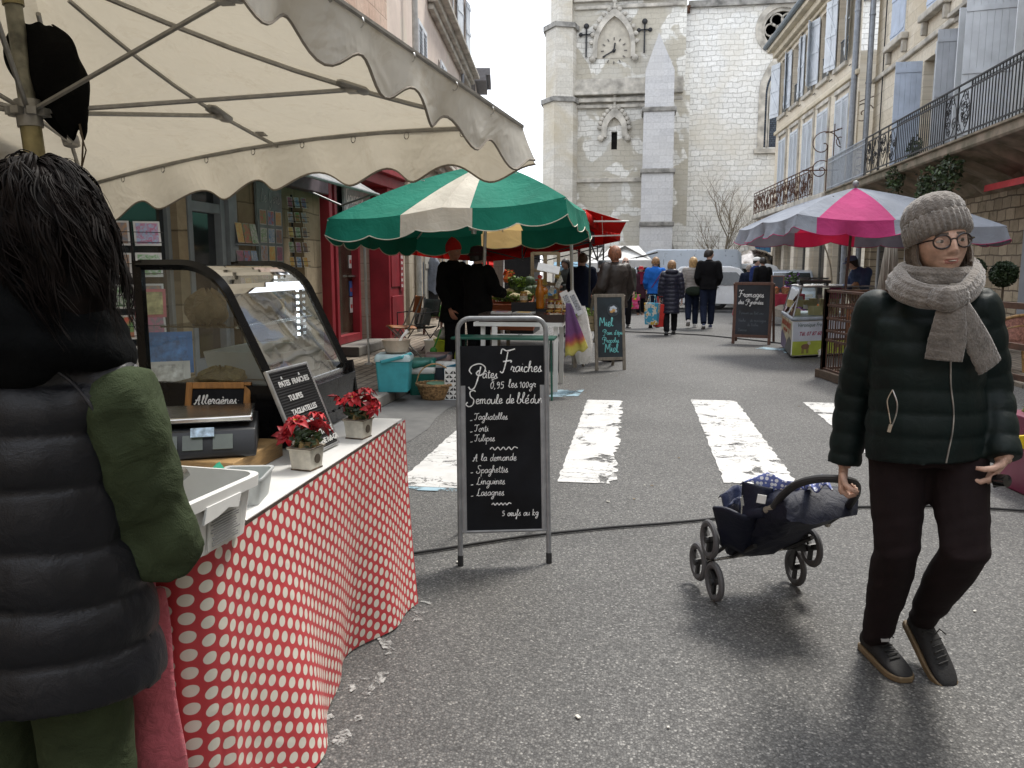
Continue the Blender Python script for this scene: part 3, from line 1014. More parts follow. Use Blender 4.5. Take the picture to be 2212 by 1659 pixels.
# bare tree in front of the church
tree=thing('bare_tree','small leafless tree standing against the pale church wall','tree',(AY(1562,530,46).x,46,-0.4))
rt=random.Random(5)
tb,tw=MB(),MB()
def grow(p,d,L,r,lev):
 n=5
 pts=[p]
 for i in range(n):
  d=(d+Vector((rt.uniform(-.12,.12),rt.uniform(-.12,.12),.05))).normalized()
  pts.append(pts[-1]+d*L/n)
 tgt=tb if lev<2 else tw
 tgt.tube(pts,[r*(1-.5*i/n)for i in range(n+1)],7 if lev<1 else(5 if lev<3 else 3),cap=False)
 if lev>=4:return
 k=(9,5,4,4)[lev]
 for i in range(k):
  q=pts[2+i%4]if lev else pts[1+(i%5)]
  a=rt.uniform(0,2*PI)
  sp=rt.uniform(.45,.8)
  nd=(d*math.cos(sp)+Vector((math.cos(a),math.sin(a),.12))*math.sin(sp)).normalized()
  grow(q,nd,L*rt.uniform(.48,.68),r*(.36 if lev==0 else .5),lev+1)
grow(Vector((0,0,0)),Vector((0,0,1)),3.5,.12,0)
m_bark=MAT('bark',(0.15,0.125,0.09),0.9,vs=8,bump=.5)
m_twig=MAT('twig',(0.20,0.165,0.115),0.9)
tb.build('trunk',m_bark,tree);tw.build('twigs',m_twig,tree)
# right hand, far building
m_far=STONE('limestone_front','y',(0.68,0.61,0.49),(0.78,0.71,0.59),(0.52,0.46,0.37),0.85,0.36,0.007,0.015,stain=(0.60,0.51,0.38),bump=0.3)
m_shutw=MAT('white_shutter',(0.60,0.64,0.68),0.55,vs=3,var=.08)
m_shutb=MAT('pale_blue_shutter',(0.44,0.51,0.62),0.55,vs=3,var=.08)
m_shutg=MAT('grey_shutter',(0.42,0.45,0.49),0.55,vs=3,var=.08)
RF=Wall((7,28.9),(6.42,42.4))
far=thing('stone_building','far limestone townhouse with open white shutters under a grey eave','building',(7,34,0))
RFW=[(10.82,12.13),(8.40,9.76),(6.1,7.42),(3.75,5.12),(1.45,2.75)]
RF1=[(10.35,11.7),(8.0,9.4),(5.6,7.1),(3.4,4.85),(.85,2.4)]
END=12.75
mb=MB()
holes=[(a,b,8.36,10.85)for a,b in RFW]+[(a,b,3.9,7.25)for a,b in RF1]
shop=[(.6,2.0),(2.5,4.6),(5.3,7.2),(7.9,9.1),(9.7,11.0),(11.5,12.3)]
holes+=[(a,b,.35,2.95)for a,b in shop]
RF.face(mb,0,END,-.6,11.4,holes,.3)
mb.quad(RF.P(END,-.6),RF.P(END,-.6,-9),RF.P(END,11.4,-9),RF.P(END,11.4))
B(mb,'wall',m_far,far,smooth=False)
for(a,b)in RFW:
 window(RF,far,a,b,8.36,10.85,.28,2,3)
 leaf(RF,far,a,8.4,10.82,(b-a)/2+.06,rt.uniform(4,30),m_shutw,-1,z_brace=True)
 leaf(RF,far,b,8.4,10.82,(b-a)/2+.06,rt.uniform(4,22),m_shutw,1,z_brace=True)
 mb=MB();RF.box(mb,a-.12,b+.12,8.2,8.355,-.05,.12);B(mb,'sill',m_trimst,far,smooth=False,bevel=.02)
 mb=MB()
 for k in range(9):RF.box(mb,a+.06+(b-a-.12)*k/8-.008,a+.06+(b-a-.12)*k/8+.008,8.4,9.25,-.12,-.1)
 RF.box(mb,a,b,9.25,9.28,-.13,-.09)
 B(mb,'guard_rail',MAT('blue_grey_iron',(0.07,0.10,0.13),0.5),far,smooth=False)
for(a,b)in RF1:
 for s in(1,-1):leaf(RF,far,a if s==1 else b,4.0,7.2,(b-a)/2-.015,-1.5,m_shutw,s,louvre=True)
 mb=MB();RF.box(mb,a-.14,a-.001,3.95,7.4,0,.06);RF.box(mb,b+.001,b+.14,3.95,7.4,0,.06);RF.box(mb,a-.14,b+.14,7.401,7.54,0,.1)
 B(mb,'surround',m_trimst,far,smooth=False)
mb=MB()
RF.box(mb,0,END+.1,7.62,7.78,-.02,.1);RF.box(mb,0,END+.05,11.0,11.15,-.02,.12);RF.box(mb,0,END+.1,11.15,11.4,-.02,.3)
RF.box(mb,0,END+.15,11.4,11.62,-.1,.55)
B(mb,'cornice',MAT('pale_cornice',(0.60,0.53,0.40),0.85,vs=2),far,smooth=False,bevel=.03)
mb=MB()
for i in range(13):
 a=i*END/12.8
 P=[RF.P(q,11.63+.0,.62)for q in(0,END+.2)]
mb.tube([RF.P(-.1,11.68,.62),RF.P(END+.25,11.68,.62)],.12,8)
mb.add([RF.P(-.1,11.62,.6),RF.P(END+.25,11.62,.6),RF.P(END+.25,14.2,-5),RF.P(-.1,14.2,-5)],[(0,1,2,3)])
B(mb,'roof',MAT('zinc_gutter',(0.17,0.20,0.22),0.55,.3),far)
downpipe(RF,far,.25,.2,11.6,.09)
mb=MB()
for a,b in RFW:
 for u in(a-.55,b+.55):
  for z in(8.1,10.95):mb.bar(RF.P(u-.12,z,.06),RF.P(u+.12,z,.06),.025)
B(mb,'shutter_stay',m_iron,far,smooth=False)
for a,b in shop:window(RF,far,a,b,.35,2.95,.25,1,1,MAT('shop_frame',(0.20,0.19,0.17),.6))
mb=MB()
for i in range(len(shop)-1):
 a,b=shop[i][1],shop[i+1][0]
 RF.box(mb,a+.05,b-.05,-.5,2.55,.001,.16);RF.box(mb,a-.05,b+.05,2.551,2.75,.001,.24)
B(mb,'pier',m_far,far,smooth=False,bevel=.03)
def balcony(parent,W,u0,u1,z,out,mat,kind,slab=True,seed=1,rail=1.03):
 rr=random.Random(seed)
 mb=MB()
 W_out=out-.06
 L=u1-u0
 for q in(rail,rail-.13,.1):mb.bar(W.P(u0,z+q,W_out),W.P(u1,z+q,W_out),.035 if q==rail else .022,.03)
 n=max(2,int(L/(.13 if kind=='bars' else .11)))
 if kind in('bars','plain'):
  for i in range(n+1):
   u=u0+L*i/n
   mb.bar(W.P(u,z+.02,W_out),W.P(u,z+rail,W_out),.017)
   if kind=='bars' and i<n:
    uu=L/n
    mb.tube([W.P(u+uu/2+uu/2*math.cos(t),z+rail-.14+uu*.9*math.sin(t)-.06,W_out)for t in[PI*k/6 for k in range(7)]],.007,4)
 else:
  m=max(1,int(L/.62))
  for i in range(m+1):mb.bar(W.P(u0+L*i/m,z,W_out),W.P(u0+L*i/m,z+rail,W_out),.024)
  for i in range(m):
   c=u0+L*(i+.5)/m
   for k in range(9):
    cu=c+rr.uniform(-.22,.22);cz=z+rr.uniform(.2,rail-.22)
    R0=rr.uniform(.07,.15);s=rr.choice((-1,1));a0_=rr.uniform(0,6)
    pts=[]
    for j in range(16):
     t=j/15*9
     r_=R0*(1-j/18)
     pts.append(W.P(cu+s*r_*math.cos(a0_+t),cz+r_*math.sin(a0_+t),W_out+.002*k))
    mb.tube(pts,.009,4)
   for k in(-1,1):
    mb.tube([W.P(c+k*.28*math.sin(PI*j/8),z+.08+(rail-.2)*j/8,W_out)for j in range(9)],.009,4)
 B(mb,'balcony_railing',mat,parent,smooth=False)
m_greyiron=MAT('pale_grey_iron',(0.33,0.37,0.42),0.55)
RFB=Wall((7,29.0),(6.42,42.4))
balcony(far,RFB,1.6,12.7,3.88,.95,m_rust,'scroll',seed=2)
mb=MB();RF.box(mb,.0,12.75,3.68,3.88,.0,1.0)
B(mb,'balcony_slab',m_trimst,far,smooth=False,bevel=.04)
mb=MB()
for u in(.7,2.25,4.9,7.5,9.4,11.2,12.5):
 vs=[(0,3.0),(0,3.68),(.8,3.68),(.75,3.5),(.3,3.3)]
 mb.add([RF.P(u-.14,z,d)for d,z in vs]+[RF.P(u+.14,z,d)for d,z in vs],[(0,1,2,3,4),(9,8,7,6,5)]+[(i,(i+1)%5,5+(i+1)%5,5+i)for i in range(5)])
B(mb,'corbel',m_far,far,smooth=False)
mb=MB()
aw0,aw1=8.3,12.2
mb.add([RF.P(aw0,2.95,.02),RF.P(aw1,2.95,.02),RF.P(aw1,2.62,1.1),RF.P(aw0,2.62,1.1),RF.P(aw0,2.44,1.12),RF.P(aw1,2.44,1.12)],[(0,1,2,3),(3,2,5,4)])
aw=B(mb,'shop_awning',MAT('brown_awning',(0.12,0.06,0.05),.8),far,smooth=False,solid=.012)
mb=MB()
for k in range(7):
 u=aw0+.2+k*.55
 mb.add([RF.P(u,2.49,1.135),RF.P(u+.38,2.49,1.135),RF.P(u+.38,2.57,1.135),RF.P(u,2.57,1.135)],[(0,1,2,3)])
mb.build('lettering',m_white,aw,smooth=False)
# right hand, near building with the mossy balcony
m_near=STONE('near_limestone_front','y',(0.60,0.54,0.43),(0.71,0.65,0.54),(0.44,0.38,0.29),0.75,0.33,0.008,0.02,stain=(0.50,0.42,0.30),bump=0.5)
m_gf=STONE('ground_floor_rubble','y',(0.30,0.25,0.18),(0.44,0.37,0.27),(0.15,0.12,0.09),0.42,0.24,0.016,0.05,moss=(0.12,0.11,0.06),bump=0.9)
RN=Wall((7.6,8),(7.6,29.3))
near=thing('stone_building','near stone townhouse with a long wrought iron balcony and mossy slab','building',(7.6,18,0))
W1=[(15.0,16.5),(11.9,13.3),(9.2,10.8),(6.2,7.7),(3.0,4.5)]
W2=[(18.3,19.6),(15.0,16.4),(12.3,13.5),(9.2,10.8),(6.2,7.7)]
mb=MB()
holes=[(a,b,3.95,6.95)for a,b in W1]+[(a,b,8.15,10.6)for a,b in W2]
RN.face(mb,0,21.3,3.6,13.5,holes,.35)
mb.quad(RN.P(21.3,3.6),RN.P(21.3,3.6,-3),RN.P(21.3,13.5,-3),RN.P(21.3,13.5))
B(mb,'wall',m_near,near,smooth=False)
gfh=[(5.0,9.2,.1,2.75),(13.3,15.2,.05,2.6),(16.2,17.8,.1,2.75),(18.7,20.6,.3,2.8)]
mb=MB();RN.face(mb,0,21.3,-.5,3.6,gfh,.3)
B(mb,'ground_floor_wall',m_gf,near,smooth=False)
for a,b in W1:window(RN,near,a,b,3.95,6.95,.3,2,4)
for(u,w,an,mt_,s)in((16.5,.68,86,m_shutb,1),(15.0,.62,150,m_shutw,1),(13.35,.66,84,m_shutg,1),(11.85,.8,80,m_shutw,-1),(10.85,.92,78,m_shutw,1),(9.15,.7,84,m_shutw,-1),(7.75,.7,80,m_shutw,1)):
 leaf(RN,near,u,4.0,6.95,w,an,mt_,s)
for a,b in W2:
 for s in(1,-1):leaf(RN,near,a if s==1 else b,8.18,10.6,(b-a)/2-.01,-4,m_shutb,s)
 mb=MB();RN.box(mb,a-.25,b+.25,7.95,8.14,0,.22)
 for u in(a-.1,b+.1):RN.box(mb,u-.07,u+.07,7.6,7.949,0,.15)
 B(mb,'sill',m_trimst,near,smooth=False,bevel=.03)
for a,b in W1[1:]:
 mb=MB()
 for q,d,h in((7.02,.12,.14),(7.161,.28,.12),(7.282,.42,.1)):RN.box(mb,a-.3-d*.4,b+.3+d*.4,q,q+h,0,d)
 B(mb,'hood_mould',m_trimst,near,smooth=False,bevel=.02)
mb=MB()
RN.box(mb,0,21.3,7.35,7.5,0.001,.1)
B(mb,'string_course',m_trimst,near,smooth=False,bevel=.03)
downpipe(RN,near,20.9,0,13,.09,d=.3)
mb=MB();mb.tube([RN.P(20.2,4,.06),RN.P(20.25,9,.06),RN.P(20.2,13,.06)],.02,6)
B(mb,'wall_cable',m_rubber,near)
m_slab=MAT('balcony_stone',(0.24,0.195,0.15),0.95,vs=2.2,var=.35,bump=.7,bs=18,c2=(0.085,0.085,0.05))
mb=MB()
prof=[(0,3.0),(.15,3.05),(.35,3.25),(.8,3.45),(1.2,3.62),(1.42,3.66),(1.45,3.7),(1.45,3.84),(1.5,3.86),(1.5,3.9),(0,3.9)]
n=60
us=[20.9*i/n for i in range(n+1)]
for i in range(n):
 for k in range(len(prof)-1):
  def pp(u,j):
   d,z=prof[j]
   wv=.06*math.sin(u*2*PI/0.9)if 1<=j<=4 else 0
   return RN.P(u,z+wv,d)
  mb.quad(pp(us[i],k),pp(us[i+1],k),pp(us[i+1],k+1),pp(us[i],k+1))
mb.poly([RN.P(20.9,z,d)for d,z in prof])
B(mb,'balcony_slab',m_slab,near,angle=50)
balcony(near,RN,4.0,9.1,3.9,1.48,m_iron,'bars',seed=3)
balcony(near,RN,9.1,10.4,3.9,1.48,m_iron,'scroll',seed=4)
balcony(near,RN,10.4,13.6,3.9,1.48,m_iron,'bars',seed=5)
balcony(near,RN,13.6,16.4,3.9,1.48,m_iron,'scroll',seed=6)
balcony(near,RN,16.4,20.9,3.9,1.48,m_greyiron,'plain',seed=7)
mb=MB()
def scroll(cu,cz,R0,turns,s=1,a0=0.0,d=1.0):
 return[RN.P(cu+s*R0*(1-j/26)*math.cos(a0+j/24*turns*2*PI),cz+R0*(1-j/26)*math.sin(a0+j/24*turns*2*PI),d)for j in range(25)]
base=AX(1790,400,6.55)
uy=base.y-8
mb.bar(RN.P(uy,4.0,.95),RN.P(uy,6.3,.95),.03)
def sb(cx,cz,r,t,a):return[Vector((base.x+cx+r*(1-j/26)*math.cos(a+j/24*t*2*PI),base.y,cz+r*(1-j/26)*math.sin(a+j/24*t*2*PI)))for j in range(25)]
for cx,cz,r,t,a in((-.25,5.6,.55,1.2,0),(.35,5.75,.4,-1.3,2),(-.3,4.75,.35,1.3,1),(.9,5.2,.4,1.5,3),(1.0,6.6,.4,1.6,0),(.9,4.6,.3,-1.4,0)):
 mb.tube(sb(cx,cz,r,t,a),.018,5)
for k in range(3):
 h=.42-.13*k
 P=[(.95-h,5.0-h),(.95+h,5.0-h),(.95+h,5.0+h),(.95-h,5.0+h)]
 mb.tube([Vector((base.x+x,base.y,z))for x,z in P],.014,4,closed=True)
mb.tube(catmull([(base.x-.2,base.y,6.0),(base.x+.4,base.y,6.2),(base.x+.7,base.y,6.9),(base.x+1.4,base.y,7.2)],6),.018,5)
mb.bar((base.x-.9,base.y,4.75),(base.x+.3,base.y,4.75),.035)
mb.bar((base.x-.1,base.y,3.95),(base.x-.1,base.y,5.6),.03)
B(mb,'sign_bracket',m_rust,near)
m_leaf=MAT('ivy_leaf',(0.055,0.095,0.025),0.6,vs=6,var=.4)
m_leafd=MAT('dark_leaf',(0.03,0.055,0.018),0.55,vs=6,var=.4)
m_leafl=MAT('fresh_leaf',(0.20,0.33,0.05),0.55,vs=6,var=.3)
def leaves(mb,c,rr,n,s,seed,droop=0.0):
 r=random.Random(seed)
 for i in range(n):
  while True:
   p=Vector((r.uniform(-1,1),r.uniform(-1,1),r.uniform(-1,1)))
   if p.length<1 and p.length>r.random()*.8:break
  p=Vector((p.x*rr[0],p.y*rr[1],p.z*rr[2]-droop*r.random()*abs(p.x+p.y)))+Vector(c)
  a=Euler((r.uniform(0,6),r.uniform(0,6),r.uniform(0,6))).to_matrix()
  k=s*r.uniform(.6,1.3)
  q=[a@Vector(v)*k for v in((0,-1,0),(.45,0,.1),(0,1,0),(-.45,0,.1))]
  mb.mi=0 if r.random()<.7 else 1
  mb.quad(*[p+v for v in q])
for k,(u,z,d,rr,n,lab)in enumerate(((11.0,3.2,1.35,(.35,.45,.42),900,'dark fern hanging from the balcony edge behind the pink parasol'),(13.4,3.62,1.45,(.2,.35,.25),300,'small green tuft on the balcony edge left of the fern'),(12.6,4.15,1.3,(.15,.3,.3),260,'green plant behind the scrollwork of the balcony'),(10.0,3.45,1.4,(.25,.4,.22),350,'flat moss clump under the balcony right of the fern'))):
 t_=thing('hanging_plant',lab,'plant',RN.P(u,z,d),0,'plants growing on the balcony')
 mb=MB();leaves(mb,(0,0,0),rr,n,.055,40+k,.4);mb.build('foliage',[m_leafd,m_leaf],t_,smooth=False)
 mb=MB();mb.tube([(.1,0,.25),(0,0,0),(0,.1,-.2)],.012,5);mb.build('stem',m_twig,t_)
m_greyfront=MAT('grey_shopfront_paint',(0.20,0.215,0.24),0.55,vs=3,var=.08)
def vx(x):return AX(x,560,7.55).y-8
mb=MB()
RN.box(mb,4.6,9.35,2.45,3.0,.01,.22)
RN.box(mb,9.0,9.36,-.3,2.449,.01,.2)
for u in(7.95,6.6,5.3):RN.box(mb,u-.06,u+.06,.75,2.449,-.1,.12)
RN.box(mb,5.0,9.0,-.3,.75,-.1,.1)
RN.box(mb,5.0,9.0,2.3,2.449,-.1,.08)
sf=B(mb,'shopfront',m_greyfront,near,smooth=False,bevel=.015)
mb=MB();mb.quad(RN.P(5,.75,.0),RN.P(9,.75,.0),RN.P(9,2.3,.0),RN.P(5,2.3,.0))
mb.build('pane',m_pane,sf,smooth=False)
mb=MB()
text_mesh(mb,'GOURMAND',.36,frame(RN.P(8.45,2.58,.235),-RN.u,(0,0,1)),.01,'LEFT',bold=.006)
mb.build('lettering',MAT('dark_letter',(0.05,0.05,0.055),.4),sf,smooth=False)
mb=MB()
text_mesh(mb,"L'ATELIER",.17,frame(RN.P(8.45,1.72,.03),-RN.u,(0,0,1)),.0,'CENTER')
text_mesh(mb,"GOURMAND",.19,frame(RN.P(8.45,1.54,.03),-RN.u,(0,0,1)),.0,'CENTER')
text_mesh(mb,"RESTAURANT",.19,frame(RN.P(7.28,1.72,.03),-RN.u,(0,0,1)),.0,'CENTER')
text_mesh(mb,"cuisine du marche",.12,frame(RN.P(7.28,1.57,.03),-RN.u,(0,0,1)),.0,'CENTER')
text_mesh(mb,"BAR",.19,frame(RN.P(6.0,1.72,.03),-RN.u,(0,0,1)),.0,'CENTER')
mb.build('window_lettering',m_white,sf,smooth=False)
mb=MB();mb.lathe([(0,0),(.11,.02),(.1,.06)],10);mb.v=[RN.P(8.45-p.x,1.95+p.y,.03+p.z*.2)for p in mb.v]
mb.build('window_emblem',m_white,sf,smooth=False)
mb=MB()
mb.add([RN.P(4.0,3.08,.1),RN.P(9.9,3.08,.1),RN.P(9.9,3.04,.75),RN.P(4.0,3.04,.75),RN.P(4.0,2.92,.76),RN.P(9.9,2.92,.76)],[(0,1,2,3),(3,2,5,4)])
RN.box(mb,4.0,9.9,3.09,3.2,.05,.25)
B(mb,'awning',MAT('red_awning',(0.45,0.03,0.035),.7,vs=4),near,smooth=False,solid=.02)
window(RN,near,16.2,17.8,.1,2.75,.25,1,1);window(RN,near,18.7,20.6,.3,2.8,.25,1,1)
mb=MB();mb.quad(RN.P(13.3,.05,-.28),RN.P(15.2,.05,-.28),RN.P(15.2,2.6,-.28),RN.P(13.3,2.6,-.28))
mb.mi=1
for u in(13.7,14.25,14.8):RN.box(mb,u,u+.04,.6,2.2,-.27,-.22)
B(mb,'door',[m_dark,m_steel],near,smooth=False)
# left hand: souvenir shop, red shopfront, pink house
m_shopst=STONE('souvenir_shop_stone','y',(0.36,0.29,0.19),(0.47,0.39,0.27),(0.2,0.165,0.11),0.62,0.36,0.01,0.03,stain=(0.24,0.18,0.11),bump=0.5)
m_peach=STONE('peach_stone','y',(0.60,0.45,0.36),(0.70,0.55,0.45),(0.46,0.36,0.29),0.6,0.3,0.012,0.03,stain=(0.42,0.26,0.19),bump=0.5)
m_pink=PLASTER('pink_plaster',(0.65,0.555,0.485),(0.54,0.46,0.41),(0.60,0.54,0.46))
m_beige=STONE('beige_ground_floor','y',(0.38,0.33,0.26),(0.46,0.41,0.33),(0.3,0.26,0.2),0.9,0.5,0.007,0.015,stain=(0.28,0.23,0.17),bump=0.3)
m_blueframe=MAT('grey_blue_frame',(0.26,0.30,0.33),0.5,vs=4)
m_red=MAT('oxblood_paint',(0.27,0.018,0.028),0.45,vs=3,var=.15)
LF=Wall((-4.4,-4),(-4.4,11.08))
def lu(Y):return Y+4
shop=thing('souvenir_shop','stone souvenir shop with glazed front behind the cream canopy','shop',(-4.4,6,0.12))
mb=MB()
SO=[(lu(1.5),lu(7.45),.5,2.42),(lu(7.62),lu(8.35),.12,2.42),(lu(10.05),lu(10.5),.12,2.3)]
LF.face(mb,0,LF.L,0,9.0,SO,.3)
mb.quad(LF.P(LF.L,0),LF.P(LF.L,0,-.5),LF.P(LF.L,9,-.5),LF.P(LF.L,9))
B(mb,'wall',m_shopst,shop,smooth=False)
for a,b in((lu(1.5),lu(4.4)),(lu(4.5),lu(6.3)),(lu(6.35),lu(7.45))):window(LF,shop,a,b,.5,2.42,.12,1,1,m_blueframe)
mb=MB()
u0,u1=SO[1][0],SO[1][1]
for a,b in((u0,u0+.08),(u1-.08,u1)):LF.box(mb,a,b,.12,2.42,-.1,.02)
LF.box(mb,u0+.08,u1-.08,2.0,2.1,-.1,.01);LF.box(mb,u0+.08,u1-.08,.12,.5,-.1,.0);LF.box(mb,u0+.08,u1-.08,2.32,2.42,-.1,.01)
d=B(mb,'door',m_blueframe,shop,smooth=False,bevel=.006)
mb=MB();mb.quad(LF.P(u0,.12,-.06),LF.P(u1,.12,-.06),LF.P(u1,2.42,-.06),LF.P(u0,2.42,-.06));mb.build('pane',m_pane,d,smooth=False)
mb=MB();LF.box(mb,u1+.02,u1+.2,.12,2.45,.001,.06);B(mb,'post',m_blueframe,shop,smooth=False)
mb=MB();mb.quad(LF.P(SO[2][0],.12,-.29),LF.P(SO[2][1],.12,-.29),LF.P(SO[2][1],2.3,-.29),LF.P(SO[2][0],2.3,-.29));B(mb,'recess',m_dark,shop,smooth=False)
mb=MB();LF.box(mb,lu(1),lu(11.05),2.43,2.68,.002,.16);B(mb,'fascia',MAT('plum_fascia',(0.15,0.12,0.14),.6),shop,smooth=False,bevel=.01)
m_awn=CANVAS('grey_striped_awning',(0.42,0.43,0.43),.25)
mb=MB()
n=24
for i in range(n):
 a,b=3.0+(10.6-3.0)*i/n,3.0+(10.6-3.0)*(i+1)/n
 mb.mi=i%2
 mb.quad((-4.38,a,2.98),(-4.38,b,2.98),(-3.4,b,2.4),(-3.4,a,2.4))
mb.mi=0
a_=B(mb,'awning',[m_awn,CANVAS('grey_awning_stripe',(0.33,0.34,0.345),.25)],shop,smooth=False,solid=.004)
mb=MB();mb.tube([(-3.4,3,2.385),(-3.4,10.65,2.385)],.022,8)
for y in(4.0,7.5,10.5):mb.tube([(-4.35,y,2.45),(-3.9,y+.1,2.25),(-3.42,y,2.38)],.015,6)
mb.build('awning_bar',m_greysteel,a_)
LR=Wall((-4.4,11.08),(-4.4,14.5))
def ru(Y):return Y-11.08
red=thing('red_shopfront','oxblood red wooden shopfront with glass door and script sign','shop',(-4.4,12.7,0.12))
mb=MB()
LR.face(mb,0,ru(14.5),0,7.5,[(ru(11.15),ru(13.25),.12,2.95)],.55)
B(mb,'wall',m_peach,red,smooth=False)
mb=MB()
LR.box(mb,ru(11.1),ru(11.22),.12,2.72,-.1,.14);LR.box(mb,ru(11.42),ru(11.52),.12,2.72,-.2,.1)
LR.box(mb,ru(11.52),ru(12.62),2.0,2.08,-.2,.06);LR.box(mb,ru(12.56),ru(12.64),.28,2.0,-.2,.04)
LR.box(mb,ru(11.52),ru(12.56),.28,.4,-.2,.04)
LR.box(mb,ru(13.2),ru(14.05),.12,2.72,.002,.34)
LR.box(mb,ru(13.3),ru(13.95),.3,.95,.341,.36);LR.box(mb,ru(13.3),ru(13.95),1.1,2.5,.341,.355)
LR.box(mb,ru(11.05),ru(14.1),2.721,2.9,.002,.38);LR.box(mb,ru(11.0),ru(14.15),2.901,3.0,.002,.48)
B(mb,'frame',m_red,red,smooth=False,bevel=.012)
mb=MB();LR.box(mb,ru(12.65),ru(13.2),.12,2.72,-.5,-.2);B(mb,'side_panel',WOOD('brown_panel',(0.16,0.10,0.06)),red,smooth=False)
mb=MB();mb.quad(LR.P(ru(11.52),.4,-.08),LR.P(ru(12.56),.4,-.08),LR.P(ru(12.56),2.0,-.08),LR.P(ru(11.52),2.0,-.08))
dr=B(mb,'door',MAT('shop_door_glass',(0.05,0.045,0.03),.05,spec=.8,var=.4,vs=2),red,smooth=False)
mb=MB();LR.box(mb,ru(12.38),ru(12.54),1.28,1.31,-.07,.0);mb.build('handle',m_steel,dr,smooth=False)
mb=MB()
for z0,z1,k in((1.42,1.62,0),(.98,1.22,1),(.72,.96,0)):
 mb.mi=k;LR.box(mb,ru(12.42),ru(12.54),z0,z1,-.075,-.07)
 mb.mi=2;LR.box(mb,ru(12.44),ru(12.52),z0+.07,z0+.13,-.069,-.067)
mb.build('sticker',[MAT('white_sticker',(.7,.68,.66)),MAT('blue_sticker',(.05,.12,.4)),MAT('red_sticker',(.55,.08,.07))],dr,smooth=False)
m_transom=MAT('grey_green_glass',(0.13,0.20,0.19),.12,spec=.7,vs=2)
mb=MB();mb.quad(LR.P(ru(11.22),.2,-.02),LR.P(ru(11.42),.2,-.02),LR.P(ru(11.42),2.72,-.02),LR.P(ru(11.22),2.72,-.02))
mb.quad(LR.P(ru(11.52),2.08,-.03),LR.P(ru(13.2),2.08,-.03),LR.P(ru(13.2),2.72,-.03),LR.P(ru(11.52),2.72,-.03))
B(mb,'transom',m_transom,red,smooth=False)
mb=MB();LR.box(mb,ru(11.78),ru(13.0),2.1,2.66,.08,.11)
sg=B(mb,'sign_board',MAT('grey_sign',(0.30,0.34,0.335),.5),red,smooth=False)
mb=MB();LR.box(mb,ru(13.78),ru(13.97),.9+.12,2.2,.361,.366)
vs_=B(mb,'notice_strip',MAT('notice_red',(0.25,0.02,0.03),.5),red,smooth=False)
mb=MB();r=random.Random(2)
for k in range(11):
 z=2.12-k*.098
 w=r.uniform(.07,.14)
 mb.quad(LR.P(ru(13.87)-w/2,z-.05,.368),LR.P(ru(13.87)+w/2,z-.05,.368),LR.P(ru(13.87)+w/2,z,.368),LR.P(ru(13.87)-w/2,z,.368))
mb.build('notice_lettering',MAT('notice_print',(.6,.52,.5),vs=60,var=.4),vs_,smooth=False)
mb=MB();mb.bx(-4.4,-4.02,11.5,12.95,.12,.27);B(mb,'step',m_kerb,red,smooth=False,bevel=.02)
LC=Wall((-4.4,14.5),(-6.05,31.1))
pink=thing('pink_house','pink plastered house with stone cornice and pale shutters on the left','building',(-5,20,0))
LCW=[(2.95,4.1),(6.4,7.5),(9.2,10.3)]
LCU=[(5.9,7.0),(9.1,10.2),(11.6,12.6)]
LCG=[(3.35,5.3),(6.6,8.4),(10,12)]
PE=13.35
mb=MB()
LC.face(mb,0,PE,3.95,7.6,[(a,b,4.35,6.6)for a,b in LCW],.25)
B(mb,'wall',m_pink,pink,smooth=False)
mb=MB();LC.face(mb,4.9,PE,7.6,10.4,[(a,b,8.0,9.9)for a,b in LCU],.25)
mb.quad(LC.P(4.9,7.6),LC.P(4.9,7.6,-5),LC.P(4.9,10.4,-5),LC.P(4.9,10.4))
mb.quad(LC.P(PE,3.8),LC.P(PE,3.8,-5),LC.P(PE,10.4,-5),LC.P(PE,10.4))
B(mb,'upper_wall',m_pink,pink,smooth=False)
mb=MB();LC.face(mb,0,PE,-.5,3.95,[(a,b,.3,2.6)for a,b in LCG],.2);mb.quad(LC.P(PE,-.5),LC.P(PE,-.5,-5),LC.P(PE,3.95,-5),LC.P(PE,3.95))
B(mb,'ground_floor_wall',m_beige,pink,smooth=False)
for a,b in LCW:
 for s in(1,-1):leaf(LC,pink,a if s==1 else b,4.38,6.58,(b-a)/2-.01,0,m_shutw,s,louvre=True)
for a,b in LCU:
 window(LC,pink,a,b,8.0,9.9,.2,2,3)
 for s in(1,-1):leaf(LC,pink,a if s==-1 else b,8.0,9.88,(b-a)/2+.05,8,m_shutw,s)
m_shutgrey=MAT('stone_grey_shutter',(0.36,0.35,0.31),.6,vs=4)
for a,b in LCG:
 for s in(1,-1):leaf(LC,pink,a if s==1 else b,.32,2.58,(b-a)/2-.01,-2,m_shutgrey,s)
mb=MB()
LC.box(mb,4.7,PE+.1,7.45,7.62,.002,.25);LC.box(mb,4.8,PE+.05,7.3,7.449,.002,.14);LC.box(mb,4.6,PE+.1,7.621,7.72,.002,.42)
LC.box(mb,2.6,8.2,3.75,3.92,.002,.16);LC.box(mb,2.5,8.3,3.921,4.02,.002,.3)
LC.box(mb,4.9,PE+.4,10.4,10.62,-.3,.45)
B(mb,'cornice',m_trimst,pink,smooth=False,bevel=.025)
mb=MB();mb.tube([LC.P(4.8,10.7,.5),LC.P(PE+.5,10.7,.5)],.11,8)
mb.add([LC.P(4.8,10.63,.5),LC.P(PE+.5,10.63,.5),LC.P(PE+.5,12.6,-4.5),LC.P(4.8,12.6,-4.5)],[(0,1,2,3)])
B(mb,'roof',MAT('slate_roof',(0.16,0.16,0.17),.7),pink)
mb=MB()
for u in(.5,1.25,2.6,5.75,6.2,8.8,9.5):LC.box(mb,u-.16,u+.16,0,3.6,.002,.12)
